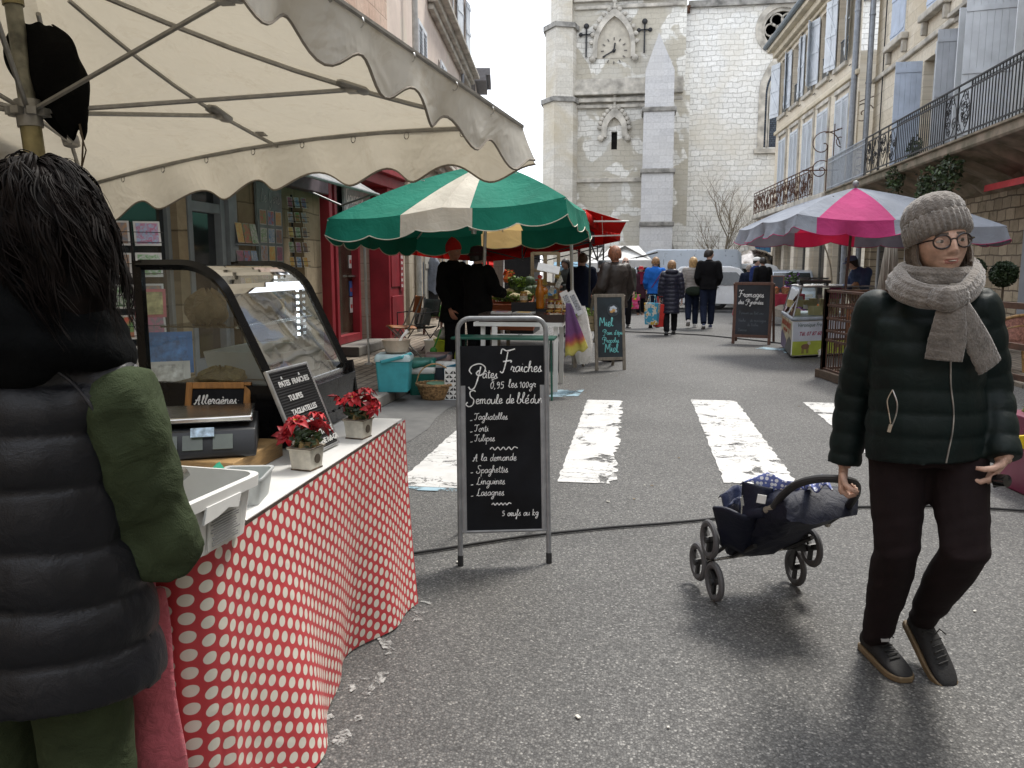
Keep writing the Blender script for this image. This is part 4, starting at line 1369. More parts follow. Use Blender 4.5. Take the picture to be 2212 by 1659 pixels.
B(mb,'pilaster',m_beige,pink,smooth=False,bevel=.02)
downpipe(LC,pink,1.75,.12,7.4,.06,MAT('painted_pipe',(0.40,0.40,0.38),.5),d=.2)
downpipe(LC,pink,11.2,.12,10.4,.05)
mb=MB();LC.box(mb,.75,.98,1.5,1.75,.002,.05);B(mb,'meter_box',WOOD('meter_box_wood',(0.3,0.22,0.14)),pink,smooth=False)
low=thing('neighbour_house','lower house with dark eave beyond the pink house','building',(-6.3,33,0))
LD=Wall((-6.1,31.2),(-7.2,38))
mb=MB();LD.face(mb,0,LD.L,-.5,8.3,[],.2);B(mb,'wall',m_pink,low,smooth=False)
mb=MB();LD.box(mb,-.1,2.5,8.3,8.5,-1,.4);LD.box(mb,-.1,2.5,8.501,8.75,-1,.55);B(mb,'roof',MAT('slate_roof',(0.16,0.16,0.17),.7),low,smooth=False)
for lab,a,b,m in(('stone townhouse continuing the right hand row behind the viewer',(7.6,-20),(7.6,8),m_near),('stone house continuing the left hand row behind the viewer',(-4.4,-20),(-4.4,-4),m_shopst),('plastered house added unseen behind the viewer to shut out sky light',(-4.4,-20.2),(7.6,-20.2),m_pink)):  # unseen houses; the one across the street is added to shut out sky light
 W=Wall(a,b)
 if W.n.dot(Vector((0,0,0))-W.a)<0:W.n=-W.n
 hs=thing('townhouse',lab,'building',(*((Vector(a)+Vector(b))/2),0))
 hl=[(u,u+1.2,z,z+2.2)for u in[1.2+2.6*k for k in range(int((W.L-2)/2.6))]for z in(.6,4.2,7.6)]
 mb=MB();W.face(mb,0,W.L,-.5,11.5,hl,.25);B(mb,'wall',m,hs,smooth=False)
 for h in hl:window(W,hs,*h,.2,2,2)
 mb=MB();W.box(mb,0,W.L,11.5,11.8,-3,.4);B(mb,'cornice',m_trimst,hs,smooth=False)
 # hand lettering: single strokes, x-height 1, ascender 2, descender -1
HAND={'a':(1.0,['.85,.9 .5,1 .15,.75 .1,.3 .35,0 .7,.3 .85,.9 .82,.2 1.05,.1']),'b':(.9,['0,.3 .3,1.2 .4,1.9 .2,2 .15,1.2 .15,.2 .5,0 .8,.4 .6,.85 .95,.7']),'c':(.8,['.7,.8 .4,1 .1,.6 .2,.1 .5,0 .85,.25']),'d':(1.0,['.75,.85 .4,1 .1,.5 .3,0 .7,.4 .85,2 .8,.3 1.05,.1']),'e':(.8,['.1,.4 .6,.6 .55,1 .2,.9 .1,.4 .35,0 .85,.25']),'f':(.7,['0,.3 .5,1.5 .45,2 .25,1.8 .3,.5 .2,-.9 .05,-.7 .35,.1 .75,.3']),'g':(1.0,['.85,.9 .45,1 .1,.6 .3,.1 .75,.4 .85,.9 .75,-.6 .4,-1 .2,-.7 1.0,.15']),'h':(1.0,['0,.3 .35,1.5 .35,2 .15,1.8 .12,0','.12,.5 .5,1 .7,.8 .7,.15 1.05,.1']),'i':(.5,['0,.3 .25,1 .25,.2 .55,.1','.28,1.45 .3,1.5']),'k':(.9,['.1,2 .1,0','.7,1.1 .15,.5 .75,0']),'l':(.6,['0,.3 .4,1.5 .35,2 .15,1.7 .2,.2 .6,.1']),'m':(1.5,['0,.6 .15,1 .15,0','.15,.6 .45,1 .6,.8 .6,0','.6,.6 .95,1 1.1,.8 1.1,.15 1.5,.1']),'n':(1.0,['0,.6 .15,1 .15,0','.15,.6 .5,1 .7,.8 .7,.15 1.05,.1']),'o':(.9,['.5,1 .1,.6 .3,0 .7,.2 .7,.8 .4,1 .95,.8']),'p':(.95,['.1,1 .1,-1','.1,.6 .5,1 .85,.6 .6,.05 .15,.2']),'q':(.95,['.85,.9 .4,1 .1,.5 .4,0 .8,.6','.85,1 .85,-1']),'r':(.75,['0,.4 .15,1.1 .35,.9 .6,.9 .45,.2 .8,.1']),'s':(.75,['0,.2 .45,1.1 .4,.6 .6,.2 .3,-.05 .05,.15','.5,.05 .8,.15']),'t':(.65,['.3,1.7 .25,.3 .4,0 .7,.2','0,1.2 .6,1.25']),'u':(1.0,['.05,1 .1,.2 .4,0 .75,.4 .8,1 .8,.2 1.05,.1']),'v':(.9,['.05,.9 .2,1 .4,.05 .75,.9 .95,.85']),'y':(.95,['.05,1 .2,.4 .5,.4 .8,1 .7,-.5 .35,-1 .2,-.7 1,.2']),'z':(.8,['.1,.95 .7,.95 .1,.05 .8,.05']),'P':(1.6,['1.0,2.0 .9,1.1 .6,-.2 .2,-.5 -.1,-.2','.1,1.2 -.2,1.6 .1,2.1 .9,2.3 1.5,1.9 1.4,1.3 .9,1.0 .6,1.3 .9,1.6']),'F':(1.5,['.0,1.9 .1,2.4 .6,2.2 1.4,2.4','.7,2.1 .6,1.0 .4,0 .1,.1','.3,1.1 1.1,1.2 1.1,1.0']),'S':(1.3,['1.1,1.9 .9,2.1 .4,1.9 .5,1.3 1.0,.8 .9,.1 .4,-.1 .0,.2 .2,.5']),'T':(1.2,['.0,1.6 .1,1.95 .6,1.8 1.3,2.0','.7,1.8 .6,.4 .3,0 .05,.25']),'A':(1.5,['0,.2 .2,0 .6,1.0 1.0,2.0 1.0,.1 1.3,.1','.2,.9 1.2,.95']),'L':(1.2,['.8,1.8 .6,2.0 .45,1.4 .35,.4 .05,.05 .2,.25 .6,.0 1.2,.15']),'M':(1.5,['.1,0 .3,2 .75,.7 1.2,2 1.35,0']),'G':(1.3,['1.1,1.8 .7,2.1 .2,1.5 .2,.5 .6,.1 1.0,.6 1.05,1.0 .95,-.4 .4,-1 .1,-.5']),'V':(1.2,['0,1.9 .2,2 .5,0 1.1,2']),'R':(1.3,['.2,0 .2,2 .9,1.9 .9,1.2 .25,1.0 1.1,0']),'0':(.9,['.45,1.5 .1,.9 .3,0 .65,.2 .75,1.1 .45,1.5']),'1':(.6,['.05,1.1 .35,1.5 .35,0']),'5':(.9,['.75,1.5 .25,1.5 .2,.9 .6,.9 .7,.3 .4,0 .1,.15']),'9':(.9,['.7,1.3 .35,1.5 .15,1.1 .4,.8 .7,1.2 .65,.3 .3,0']),',':(.4,['.2,.1 .1,-.3']),':':(.4,['.2,.1 .2,.15','.2,.8 .2,.85']),"'":(.3,['.2,2 .1,1.6']),'-':(.7,['.05,.6 .6,.65']),'.':(.4,['.2,0 .22,.05']),'~':(4.2,['0,.3 .3,.6 .7,.2 1.1,.6 1.5,.2 1.9,.6 2.3,.2 2.7,.6 3.1,.2 3.5,.6 4,.4']),}
ACC={'â':('a',['.25,1.35 .5,1.7 .75,1.35']),'î':('i',['.0,1.35 .25,1.7 .5,1.35']),'é':('e',['.4,1.3 .65,1.65']),'è':('e',['.3,1.65 .55,1.3']),'ê':('e',['.2,1.3 .4,1.6 .6,1.3'])}
def hand(mb,s,size,T,w=0.0025,space=.12,seed=0,slant=.12,k=4):
 """write s into mb along T's plane; size is the x-height"""
 r=random.Random(seed)
 x=0.0
 for chx in s:
  if chx==' ':
   x+=.8;continue
  b,extra=ACC.get(chx,(chx,[]))
  if b not in HAND:x+=.6;continue
  wd,st=HAND[b]
  dy=r.uniform(-.06,.06)
  for q in st+extra:
   pts=[tuple(float(v)for v in p.split(','))for p in q.split(' ')]
   if len(pts)>2:pts=catmull(pts,k)
   P=[T@Vector(((x+px+slant*py)*size,(py+dy)*size,0))for px,py in pts]
   nrm=(T.to_3x3()@Vector((0,0,1))).normalized()
   mb.tube(P,[(w*.3,w*r.uniform(.8,1.15))for _ in P],5,flat=nrm)
  x+=wd+space
 return x*size
mb=MB()
hand(mb,'Gascony',.105,frame(LR.P(ru(11.85),2.40,.113),(0,1,0),(0,0,1)),.011,.1,3)
hand(mb,'- propriétés',.05,frame(LR.P(ru(11.95),2.2,.113),(0,1,0),(0,0,1)),.006,.1,4)
mb.build('sign_lettering',m_white,sg)
# market parasols
def sag(a,b,t,s):
 p=a.lerp(b,t);p.z-=s*math.sin(PI*t);return p
def parasol(t,corners,apex,hub,foot,mats,pick,poler,m_pole,m_rib,drop=.24,flare=.06,scal=5,edge_sag=.03,wav=.5,trim=None,amp=.06,joint=.55,midout=1.0,poletop=None,rim=False,clip=False,dropf=None,seed=0,flaref=None,midrise=0.0,bulge=.10):
 """four-sided market canopy on eight ribs. pick(side, t) gives the cloth's material index."""
 rr=random.Random(seed)
 C=[Vector(c)for c in corners]
 apex,hub,foot=Vector(apex),Vector(hub),Vector(foot)
 cen=sum(C,Vector())/4
 NE,NR=36,14
 mb=MB();va=MB();tr=MB()
 def edge(i,s):
  a,b=C[i],C[(i+1)%4]
  p=a.lerp(b,s)
  p.z+=-edge_sag*abs(math.sin(2*PI*s))+(midrise(i)if callable(midrise)else midrise)*math.sin(PI*s)
  out=(p-cen);out.z=0
  return p+out.normalized()*((midout(i)if callable(midout)else midout)-1.0)*math.sin(PI*s)
 def top(i,s,v):
  e=edge(i,s)
  p=apex.lerp(e,v)
  p.z+=bulge*(apex.z-e.z)*math.sin(PI*v)
  tt=abs(math.sin(2*PI*s))
  p.z-=.045*tt*math.sin(PI*v)
  return p
 for i in range(4):
  for k in range(NE):
   s0,s1=k/NE,(k+1)/NE
   mb.mi=pick(i,(s0+s1)/2)
   for j in range(NR):
    v0,v1=j/NR,(j+1)/NR
    if j==0:mb.add([apex,top(i,s0,v1),top(i,s1,v1)],[(0,1,2)])
    else:mb.quad(top(i,s0,v0),top(i,s1,v0),top(i,s1,v1),top(i,s0,v1))
  d=(C[(i+1)%4]-C[i]);d.z=0
  o=Vector((d.y,-d.x,0)).normalized()
  if o.dot(C[i]-cen)<0:o=-o
  NV=108
  ph=rr.uniform(0,6)
  sc_=scal(i)if callable(scal)else scal
  def low(s):
   e=edge(i,s)
   dd=drop if dropf is None else dropf(i,s)
   h=dd-amp+amp*(abs(math.sin(PI*sc_*s))**.7 if not clip else .5-.5*math.cos(2*PI*sc_*s))
   k=math.sin(PI*min(max(s,.0),1.0))**.3
   F0=flare if flaref is None else flaref(i)
   fl=o*((F0+abs(F0)*wav*math.sin(s*19+ph)+(.5*abs(F0)+(.012 if clip else 0))*wav*math.sin(s*43+ph))*k)
   cdir=(C[i]if s<.5 else C[(i+1)%4])-cen;cdir.z=0
   return e,h,fl+cdir.normalized()*(flare*1.3*(1-k))
  def vp(s,q):
   e,h,fl=low(s)
   return e+fl*q**1.3+Vector((0,0,-h*q))
  for k in range(NV):
   s0,s1=k/NV,(k+1)/NV
   va.mi=pick(i,(s0+s1)/2)
   for j in range(5):va.quad(vp(s0,j/5),vp(s1,j/5),vp(s1,(j+1)/5),vp(s0,(j+1)/5))
  if trim:tr.tube([vp(k/NV,1)for k in range(NV+1)],.006,4)
 cl=mb.build('canopy',mats,t,angle=60)
 va.build('valance',mats,cl,angle=60)
 if trim:tr.build('trim',trim,cl)
 for i in range(4):
  for s in(0,.5):
   e=edge(i,s)
   mbr=MB()
   pts=[top(i,s,v/8)-Vector((0,0,.025))for v in range(1,9)]
   mbr.tube(pts,.011,6)
   rb=mbr.build('rib',m_rib,t)
   mbr=MB()
   j=top(i,s,joint-(.08 if s==0 else 0))-Vector((0,0,.03))
   h=hub+(j-hub).normalized()*.05
   mbr.tube([h,j],.0105,6)
   mbr.box(j,(.05,.05,.03))
   mbr.build('strut',m_rib,rb)
 if rim:
  mbr=MB()
  for i in range(4):
   mbr.tube([edge(i,s/12)-Vector((0,0,.012))for s in range(13)],.011,6)
  mbr.build('rim_rod',m_rib,t)
 mbp=MB()
 ptop=Vector(poletop)if poletop else apex
 mbp.tube([foot,ptop],poler,14)
 po=mbp.build('pole',m_pole,t)
 mbp=MB()
 ax_=(ptop-foot).normalized()
 mbp.tube([hub-ax_*.06,hub+ax_*.05],poler*1.5,14)
 for k in range(8):
  a=2*PI*k/8
  mbp.box(hub+Vector((math.cos(a)*poler*2,math.sin(a)*poler*2,0)),(.035,.035,.03),(0,0,a))
 mbp.build('hub',m_rib,po)
 return cl,edge,top
m_cream=CANVAS('cream_canvas',(0.86,0.845,0.79),.36,stain=(0.52,0.46,0.37),wr=4,ct=(0.50,0.45,0.355),bs=.7)
m_polec=MAT('galvanised_pole',(0.24,0.23,0.18),.5,.5,vs=14,var=.3)
m_ribc=MAT('grey_rib',(0.34,0.33,0.31),.45,.5,vs=20)
C2,C1=AY(1128,268,4.0),AY(185,397,4.98)
C3=C2+(AY(742,0,2.75)-C2)*2.1
C4=C1+(C3-C2)
hubp=AY(62,243,3.22)
foot_c=Vector((-2.72,3.30,.12))
pdir=(AY(20,0,3.22)-AY(68,335,3.22))
ptop_c=hubp+pdir.normalized()*.95
foot_c=hubp-pdir.normalized()*(hubp.z-.12)/pdir.normalized().z
apex_c=Vector((-2.48,3.19,AY(81,-95,3.19).z))
cream=thing('cream_canopy','large cream canvas market canopy with scalloped valance over the pasta stall','canopy',(0,0,0))
cl,edge_c,top_c=parasol(cream,[C1,C2,C3,C4],apex_c,hubp,foot_c,[m_cream],lambda i,s:0,.034,m_polec,m_ribc,drop=.27,dropf=lambda i,s:(.25-.05*s)if i==1 else .27,clip=True,flare=.05,flaref=lambda i:-.02 if i==1 else .05,midrise=lambda i:.10 if i==0 else .0,bulge=-.13,scal=lambda i:9 if i==1 else 7,edge_sag=.0,wav=.9,trim=MAT('taupe_piping',(0.25,0.22,0.18),.8),amp=.085,joint=.70,midout=lambda i:1.06 if i==0 else 1.0,poletop=ptop_c,rim=True,seed=4)
mb=MB()
for i in range(4):
 for s in(0,.5):
  j=top_c(i,s,.70-(.08 if s==0 else 0))-Vector((0,0,.02));e=edge_c(i,s);d=(e-apex_c).normalized()
  sdir=Vector((0,0,1)).cross(d).normalized()
  mb.tube([j-d*.075,j-d*.055,j+d*.055,j+d*.075],[(.01,.025),(.018,.045),(.018,.045),(.01,.025)],12,flat=(0,0,1))
  q=e-d*.13-Vector((0,0,.015));mb.box(q,(.05,.05,.03))
mb.build('joint_plate',m_ribc,cream)
for i in range(2):
 for k in range(1,9):
  mb=MB();e=edge_c(i,k/9)-Vector((0,0,.035))
  mb.tube([e+Vector((.0,0,0))+Vector((C2-C1).normalized()*.014*math.cos(a))+Vector((0,0,.018*math.sin(a)))for a in[2*PI*q/10 for q in range(10)]],.003,4,closed=True)
  mb.build('ring',m_steel,cream)
mb=MB()
ax_=pdir.normalized()
for q,r_ in((-.10,.042),(.55,.042)):mb.tube([hubp+ax_*(q-.12),hubp+ax_*(q+.12)],r_,14)
mb.build('pole_sleeve',MAT('yellowed_sleeve',(0.28,0.24,0.12),.5,.4,var=.3),cream)
r=random.Random(9)
mb=MB()
def bundle(u,v):
 a=2*PI*u;z=v
 R0=.155*math.sin(PI*min(.985,max(.015,z)))**.32*(1+.10*math.sin(2*a+4*z)+.05*math.sin(5*a+9*z)+.05*math.sin(13*z+3*a))*(1.12-.35*z)
 c=AY(78+85*z**1.3,55+235*z,3.30)
 return c+Vector((math.cos(a)*R0,math.sin(a)*R0*.6,0))+Vector((0,0,.02*math.sin(5*a)*(.3+z)))
mb.grid(bundle,40,26)
o=mb.build('canopy_cover',CLOTH('black_cover_cloth',(0.004,0.004,0.004),.95,bump=.6,wr=12,sheen=0,gloss=.1),angle=60,sub=1)
tag(o,'black cloth cover bundled up at the hub of the cream canopy','cover')
mb=MB();a=AY(172,268,3.02);mb.tube([a,a+Vector((.01,0,-.06)),a+Vector((.0,0,-.14)),a+Vector((-.012,0,-.2))],.004,5)
mb.tube([a+Vector((.0,0,-.03)),a+Vector((.02,0,-.1)),a+Vector((-.005,0,-.17))],.003,5)
mb.build('cord',MAT('brown_cord',(0.08,0.06,0.04),.9),o)
m_green=CANVAS('green_canvas',(0.013,0.19,0.13),.06,wr=6,ct=(.008,.10,.07))
m_whitec=CANVAS('white_canvas',(0.78,0.74,0.64),.3,wr=6,ct=(.75,.52,.2))
m_polew=MAT('pale_grey_pole',(0.55,0.56,0.56),.4,.4,var=.06)
FL,FR,BR_,BL=AY(707,472,9.2),AY(1222,425,9.2),AY(1272,480,11.8),AY(901,512,11.8)
gp=thing('green_parasol','green and white striped market parasol tilted over the honey stall','parasol',(0,0,0))
def pick_g(i,s):
 if i==0:return 1 if .33<s<.62 else 0
 if i==2:return 1 if .40<s<.62 else 0
 return 0
parasol(gp,[FL,FR,BR_,BL],AY(1052,352,10.4),AY(1024,495,10.4),G(1040,812),[m_green,m_whitec],pick_g,.022,m_polew,m_polew,drop=.26,flare=.03,scal=5,edge_sag=.05,trim=MAT('cream_binding',(0.7,0.66,0.55),.8),amp=.07,joint=.5,midout=1.08,seed=2)
m_greyc=CANVAS('grey_canvas',(0.31,0.34,0.395),.14,wr=6,ct=(.25,.2,.24))
m_pinkc=CANVAS('pink_canvas',(0.50,0.055,0.20),.2,wr=6,ct=(.7,.02,.05))
pp_=thing('pink_parasol','pink and grey market parasol with ball finial over the cheese counter','parasol',(0,0,0))
PC=[AY(1597,496,14.6),AY(1722,462,12.9),AY(2175,488,12.9),AY(2010,500,15.6)]
def pick_p(i,s):
 if i==1:return 1 if .10<s<.46 else 0
 if i==3:return 1 if .40<s<.7 else 0
 return 0
m_brownpole=MAT('brown_parasol_pole',(0.12,0.07,0.055),.5)
ap_p=AY(1848,405,14.0)
parasol(pp_,PC,ap_p,AY(1836,494,14.0),G(1812,768),[m_greyc,m_pinkc],pick_p,.022,m_brownpole,m_brownpole,drop=.25,flare=.05,scal=4,edge_sag=.05,trim=MAT('pink_binding',(0.5,0.03,0.15),.8),amp=.06,joint=.5,midout=1.06,wav=1.2,seed=8)
mb=MB();mb.ball(ap_p+Vector((0,0,.06)),.05,12,8);mb.build('finial',m_greysteel,pp_)
m_redc=CANVAS('red_canvas',(0.62,0.02,0.015),.3,wr=5)
ra=thing('red_awning','bright red market awning on thin poles behind the green parasol','awning',(0,0,0))
def pt(x,y,Y):return AY(x,y,Y)
mb=MB()
A,Bq,Cq,D=pt(840,520,12.6),pt(1262,452,12.6),pt(1340,500,14.4),pt(1060,545,14.6)
apx=pt(1130,440,13.4)
ed=[A,Bq,Cq,D]
for i in range(4):
 a,b=ed[i],ed[(i+1)%4]
 for k in range(8):
  mb.add([apx,sag(a,b,k/8,.04),sag(a,b,(k+1)/8,.04)],[(0,1,2)])
  p,q_=sag(a,b,k/8,.04),sag(a,b,(k+1)/8,.04)
  mb.quad(p,q_,q_-Vector((0,0,.16)),p-Vector((0,0,.16)))
w0,w1,w2,w3=pt(1265,452,12.9),pt(1353,479,13.2),pt(1340,505,13.6),pt(1262,492,13.2)
mb.quad(w0,w1,w2,w3)
mb.build('canopy',m_redc,ra,angle=50,solid=.003)
mb=MB()
mb.tube([pt(1266,478,13.0),pt(1358,478,13.2)],.014,6);mb.tube([pt(1260,511,13.0),pt(1340,508,13.4)],.012,6);mb.tube([pt(1300,462,13.05),pt(1302,506,13.3)],.005,5)
mb.build('arm',m_whitepaint,ra)
for(x0,y0,x1,y1,Yz,rd,m)in((786,505,797,787,0,.019,m_polew),(1234,505,1238,790,0,.024,m_polew)):
 f=G(x1,y1,.12 if x1<900 else 0);tp=AY(x0,y0,f.y)
 mb=MB();mb.tube([f,f.lerp(tp,.42)],rd*.8,8);mb.tube([f.lerp(tp,.40),tp],rd,8);mb.box(f+Vector((0,0,.01)),(.09,.09,.02));mb.tube([f.lerp(tp,.39),f.lerp(tp,.43)],rd*1.25,8)
 mb.build('pole',m,ra)
f=G(1251,735);mb=MB();mb.tube([f,AY(1251,505,f.y)],.026,8);mb.build('pole',MAT('red_pole',(0.42,0.13,0.11),.5),ra)
m_tentg=CANVAS('slate_canvas',(0.13,0.13,0.17),.15,wr=5)
pt_=thing('popup_tent','slate grey pop-up tent with black lattice frame over the vegetable stall','tent',(0,0,0))
t0,t1=AY(985,520,13.6),AY(1275,517,13.6)
zt=2.02
FLx,FRx=t0.x,t1.x
mb=MB()
q4=[Vector((FLx,13.6,zt)),Vector((FRx,13.6,zt)),Vector((FRx+.1,16.6,zt)),Vector((FLx,16.6,zt))]
pk=Vector(((FLx+FRx)/2,15.1,2.75))
for i in range(4):
 a,b=q4[i],q4[(i+1)%4]
 mb.add([a,b,pk],[(0,1,2)])
 mb.quad(a,b,b-Vector((0,0,.16)),a-Vector((0,0,.16)))
mb.build('canopy',m_tentg,pt_,smooth=False,solid=.004)
mb=MB()
for i in range(4):
 a,b=q4[i]-Vector((0,0,.18)),q4[(i+1)%4]-Vector((0,0,.18))
 m_=a.lerp(b,.5)
 for p,q_ in((a,m_),(m_,b)):
  mb.bar(p,q_-Vector((0,0,.28 if q_==m_ else 0)),.02);mb.bar(p-Vector((0,0,.28 if p==m_ else .0)),q_,.02)
 mb.bar(m_,m_-Vector((0,0,.3)),.022)
 mb.bar(m_-Vector((0,0,.28)),Vector((pk.x,pk.y,zt+.1)),.018)
mb.build('truss',m_black,pt_,smooth=False)
for p in q4:
 mb=MB();mb.bar((p.x,p.y,0),p,.032);mb.build('leg',m_black,pt_,smooth=False)
 # pasta stall: table, cloth and what stands on it
TZ=.78
tbl=thing('trestle_table','white trestle table of the pasta stall under a red polka-dot cloth','table',(-1.4,2.5,0))
mb=MB();mb.bx(-1.78,-1.02,1.72,3.40,TZ-.03,TZ);B(mb,'tabletop',m_whitepaint,tbl,smooth=False,bevel=.004)
for x in(-1.7,-1.12):
 for y in(1.85,3.3):
  mb=MB();mb.bar((x,y,0),(x,y,TZ-.03),.035);B(mb,'leg',m_greysteel,tbl,smooth=False)
t=NT('polka_dot_oilcloth')
A_=.0455
sp=t.n.new('ShaderNodeSeparateXYZ');t.l.new(t.uv(),sp.inputs[0])
U_,V_=t.math('DIVIDE',sp.outputs[0],A_*1.732),t.math('DIVIDE',sp.outputs[1],A_)
def dots(du,dv):
 a=t.math('SUBTRACT',t.math('FRACT',t.math('ADD',U_,du)),.5);b=t.math('SUBTRACT',t.math('FRACT',t.math('ADD',V_,dv)),.5)
 a=t.math('MULTIPLY',a,1.732)
 return t.math('SQRT',t.math('ADD',t.math('MULTIPLY',a,a),t.math('MULTIPLY',b,b)))
dm=t.math('MINIMUM',dots(0,0),dots(.5,.5))
fac=t.ramp(dm,[(.325,0.0),(.345,1.0)])
n=t.noise(2.0,5).outputs['Fac']
redc=t.ramp(n,[(.3,(.44,.04,.048)),(.7,(.56,.07,.078))])
t.col(t.mix(fac,(.70,.67,.585),redc));t.set(t.b,Roughness=.38);t.b.inputs['Specular IOR Level'].default_value=.35
t.bump(t.noise(5,3,dist=1).outputs['Fac'],.25,.03)
m_dots=t.m
rc=random.Random(4)
def top_edge(s):
 if s<.55:return Vector((-1.66+s,1.70,TZ+.003)),Vector((0,-1,0))
 if s<.667:
  a=(s-.55)/.117*PI/2
  return Vector((-1.085+.075*math.sin(a),1.775-.075*math.cos(a),TZ+.003)),Vector((math.sin(a),-math.cos(a),0))
 return Vector((-1.01,1.775+(s-.667)*.973,TZ+.003)),Vector((1,0,0))
LEN=.667+1.68
mb=MB()
def clothf(u,v):
 s=u*LEN
 p,o=top_edge(s)
 y=p.y
 wave=.032*math.sin(s*6.2+.6)+.02*math.sin(s*13+1.0)
 out=.02+.02*v
 if s>.667:
  k=(s-.667)/1.68
  out+=(.05*max(0,(k-.72)/.28)**1.2-.035*math.exp(-((k-.50)/.17)**2)+.05*math.exp(-((k-.15)/.2)**2))*v**1.3
 out+=wave*v**1.4
 q=p+o*out
 q.z=TZ+.003-(TZ-.006)*v
 q.y+=-.16*v*max(0,(s-.667)/1.68)**3
 return q
mb.grid(clothf,110,40,lambda u,v:(u*LEN,v*.775))
cloth=mb.build('tablecloth',m_dots,angle=80)
tag(cloth,'red oilcloth with cream polka dots hanging down the front of the pasta stall','tablecloth')
mb=MB();mb.bx(-1.79,-1.005,1.69,3.41,TZ+.0035,TZ+.0065)
tag(mb.build('table_cover',MAT('white_oilcloth',(.74,.74,.72),.35,vs=3,var=.06),smooth=False),'white oilcloth lying on top of the pasta table','table cover')
X0,X1,Y0,Y1=-1.80,-1.27,2.76,3.52
case=thing('display_case','black framed refrigerated display case with curved glass front','display case',((X0+X1)/2,(Y0+Y1)/2,TZ))
ZB,ZT=1.0,1.455
prof=[(X0,ZT)]+[(X1-.36+.20*math.sin(a),ZT-.20+.20*math.cos(a))for a in[rad(62)*k/10 for k in range(11)]]+[(X1-.02,ZB),(X1,ZB-.05)]
m_blackgloss=MAT('black_gloss_frame',(.006,.006,.007),.25,var=.3,spec=.25)
mb=MB();mb.bx(X0,X1+.02,Y0,Y1,TZ+.012,ZB-.02);
for k in range(9):mb.bx(X1+.021,X1+.026,Y0+.05+.07*k,Y0+.09+.07*k,TZ+.06,TZ+.07)
B(mb,'base',m_blackgloss,case,smooth=False,bevel=.008)
mb=MB();mb.bx(X0+.03,X1-.01,Y0+.03,Y1-.03,ZB-.019,ZB+.004);B(mb,'floor_tray',m_steel,case,smooth=False)
for y in(Y0,Y1-.022):
 mb=MB()
 P=[Vector((x,y+.011,z))for x,z in prof]
 mb.tube(P,[(.024,.019)]*len(P),4,flat=(0,1,0))
 mb.bar((X0,y+.011,ZT+.015),(X0,y+.011,ZB-.03),.032,.026);mb.bar((X0,y+.011,ZB),(X1,y+.011,ZB-.005),.03,.05)
 mb.bar((X1-.01,y+.011,ZB+.03),(X1+.02,y+.011,TZ+.012),.04,.024,up=(0,1,0))
 B(mb,'side_frame',m_blackgloss,case,angle=40)
 mb=MB();mb.poly([(x,y+.011,z)for x,z in prof]+[(X0,y+.011,ZB)]);B(mb,'side_glass',GLASS('case_side_glass',(.66,.76,.80),.86),case,smooth=False)
mb=MB()
pf=prof[:-1]
for i in range(len(pf)-1):
 mb.quad((pf[i][0],Y0+.02,pf[i][1]),(pf[i+1][0],Y0+.02,pf[i+1][1]),(pf[i+1][0],Y1-.02,pf[i+1][1]),(pf[i][0],Y1-.02,pf[i][1]))
B(mb,'curved_glass',GLASS('case_front_glass',(.90,.93,.92),.70),case)
mb=MB();mb.bx(X0+.06,X1-.17,Y0+.03,Y1-.03,1.225,1.231);B(mb,'shelf',GLASS('shelf_glass',(.75,.85,.84),.85),case,smooth=False)
mb=MB();mb.tube([(X1-.17,Y0+.03,1.228),(X1-.17,Y1-.03,1.228)],.005,6);mb.tube([(X0+.02,Y0+.02,ZT-.01),(X0+.02,Y1-.02,ZT-.01)],.01,6);B(mb,'shelf_rail',m_steel,case)
mb=MB()
for k in range(13):mb.bx(X0+.30,X0+.31,Y1-.05,Y1-.04,1.03+.028*k,1.043+.028*k)
for k in range(3):mb.bx(X0+.2,X0+.21,Y1-.05,Y1-.04,1.37+.024*k,1.382+.024*k)
B(mb,'led_strip',MAT('led_light',(.9,.95,1),.3,emit=((.85,.95,1),5.0)),case,smooth=False)
m_kraft=CLOTH('kraft_paper',(.36,.25,.14),.8,bump=.8,wr=22,fine=60)
def bagshape(name,c,sz,mat,label,cat,seed,group=None,top=.6):
 r=random.Random(seed)
 mb=MB()
 ph=[r.uniform(0,6)for _ in range(6)]
 def f(u,v):
  a=2*PI*u
  k=math.sin(PI*min(.985,max(.015,.04+.93*v)))**.45
  w=1-(1-top)*v
  R0=k*w*(1+.09*math.sin(3*a+ph[0]+4*v)+.07*math.sin(5*a+ph[1]-6*v)+.05*math.sin(9*a+ph[2]+9*v))
  ex=lambda q:math.copysign(abs(q)**.7,q)
  return Vector((ex(math.cos(a))*sz[0]/2*R0,ex(math.sin(a))*sz[1]/2*R0,sz[2]*v+.008*math.sin(7*a)))
 mb.grid(f,36,18)
 o=mb.build(name,mat,angle=40,loc=c)
 return tag(o,label,cat,group)
bagshape('paper_bag',(-1.62,2.92,1.232),(.16,.2,.13),m_kraft,'crumpled brown paper bag on the glass shelf, nearer one','bag',1)
bagshape('paper_bag',(-1.55,3.2,1.232),(.2,.22,.12),CLOTH('pale_kraft',(.45,.36,.25),.8,bump=.7,wr=18,fine=60),'pale paper bag on the glass shelf of the case, farther one','bag',2)
bagshape('plastic_bag',(-1.42,3.36,1.006),(.16,.2,.14),CLOTH('white_film',(.62,.6,.58),.35,bump=.7,wr=14),'white plastic bag lying at the far end inside the case','bag',3)
bagshape('pasta_bag',(-1.36,2.98,1.006),(.12,.16,.07),CLOTH('pink_white_film',(.65,.42,.45),.4,bump=.7,wr=14),'pink and white packet inside the display case','packet',4)
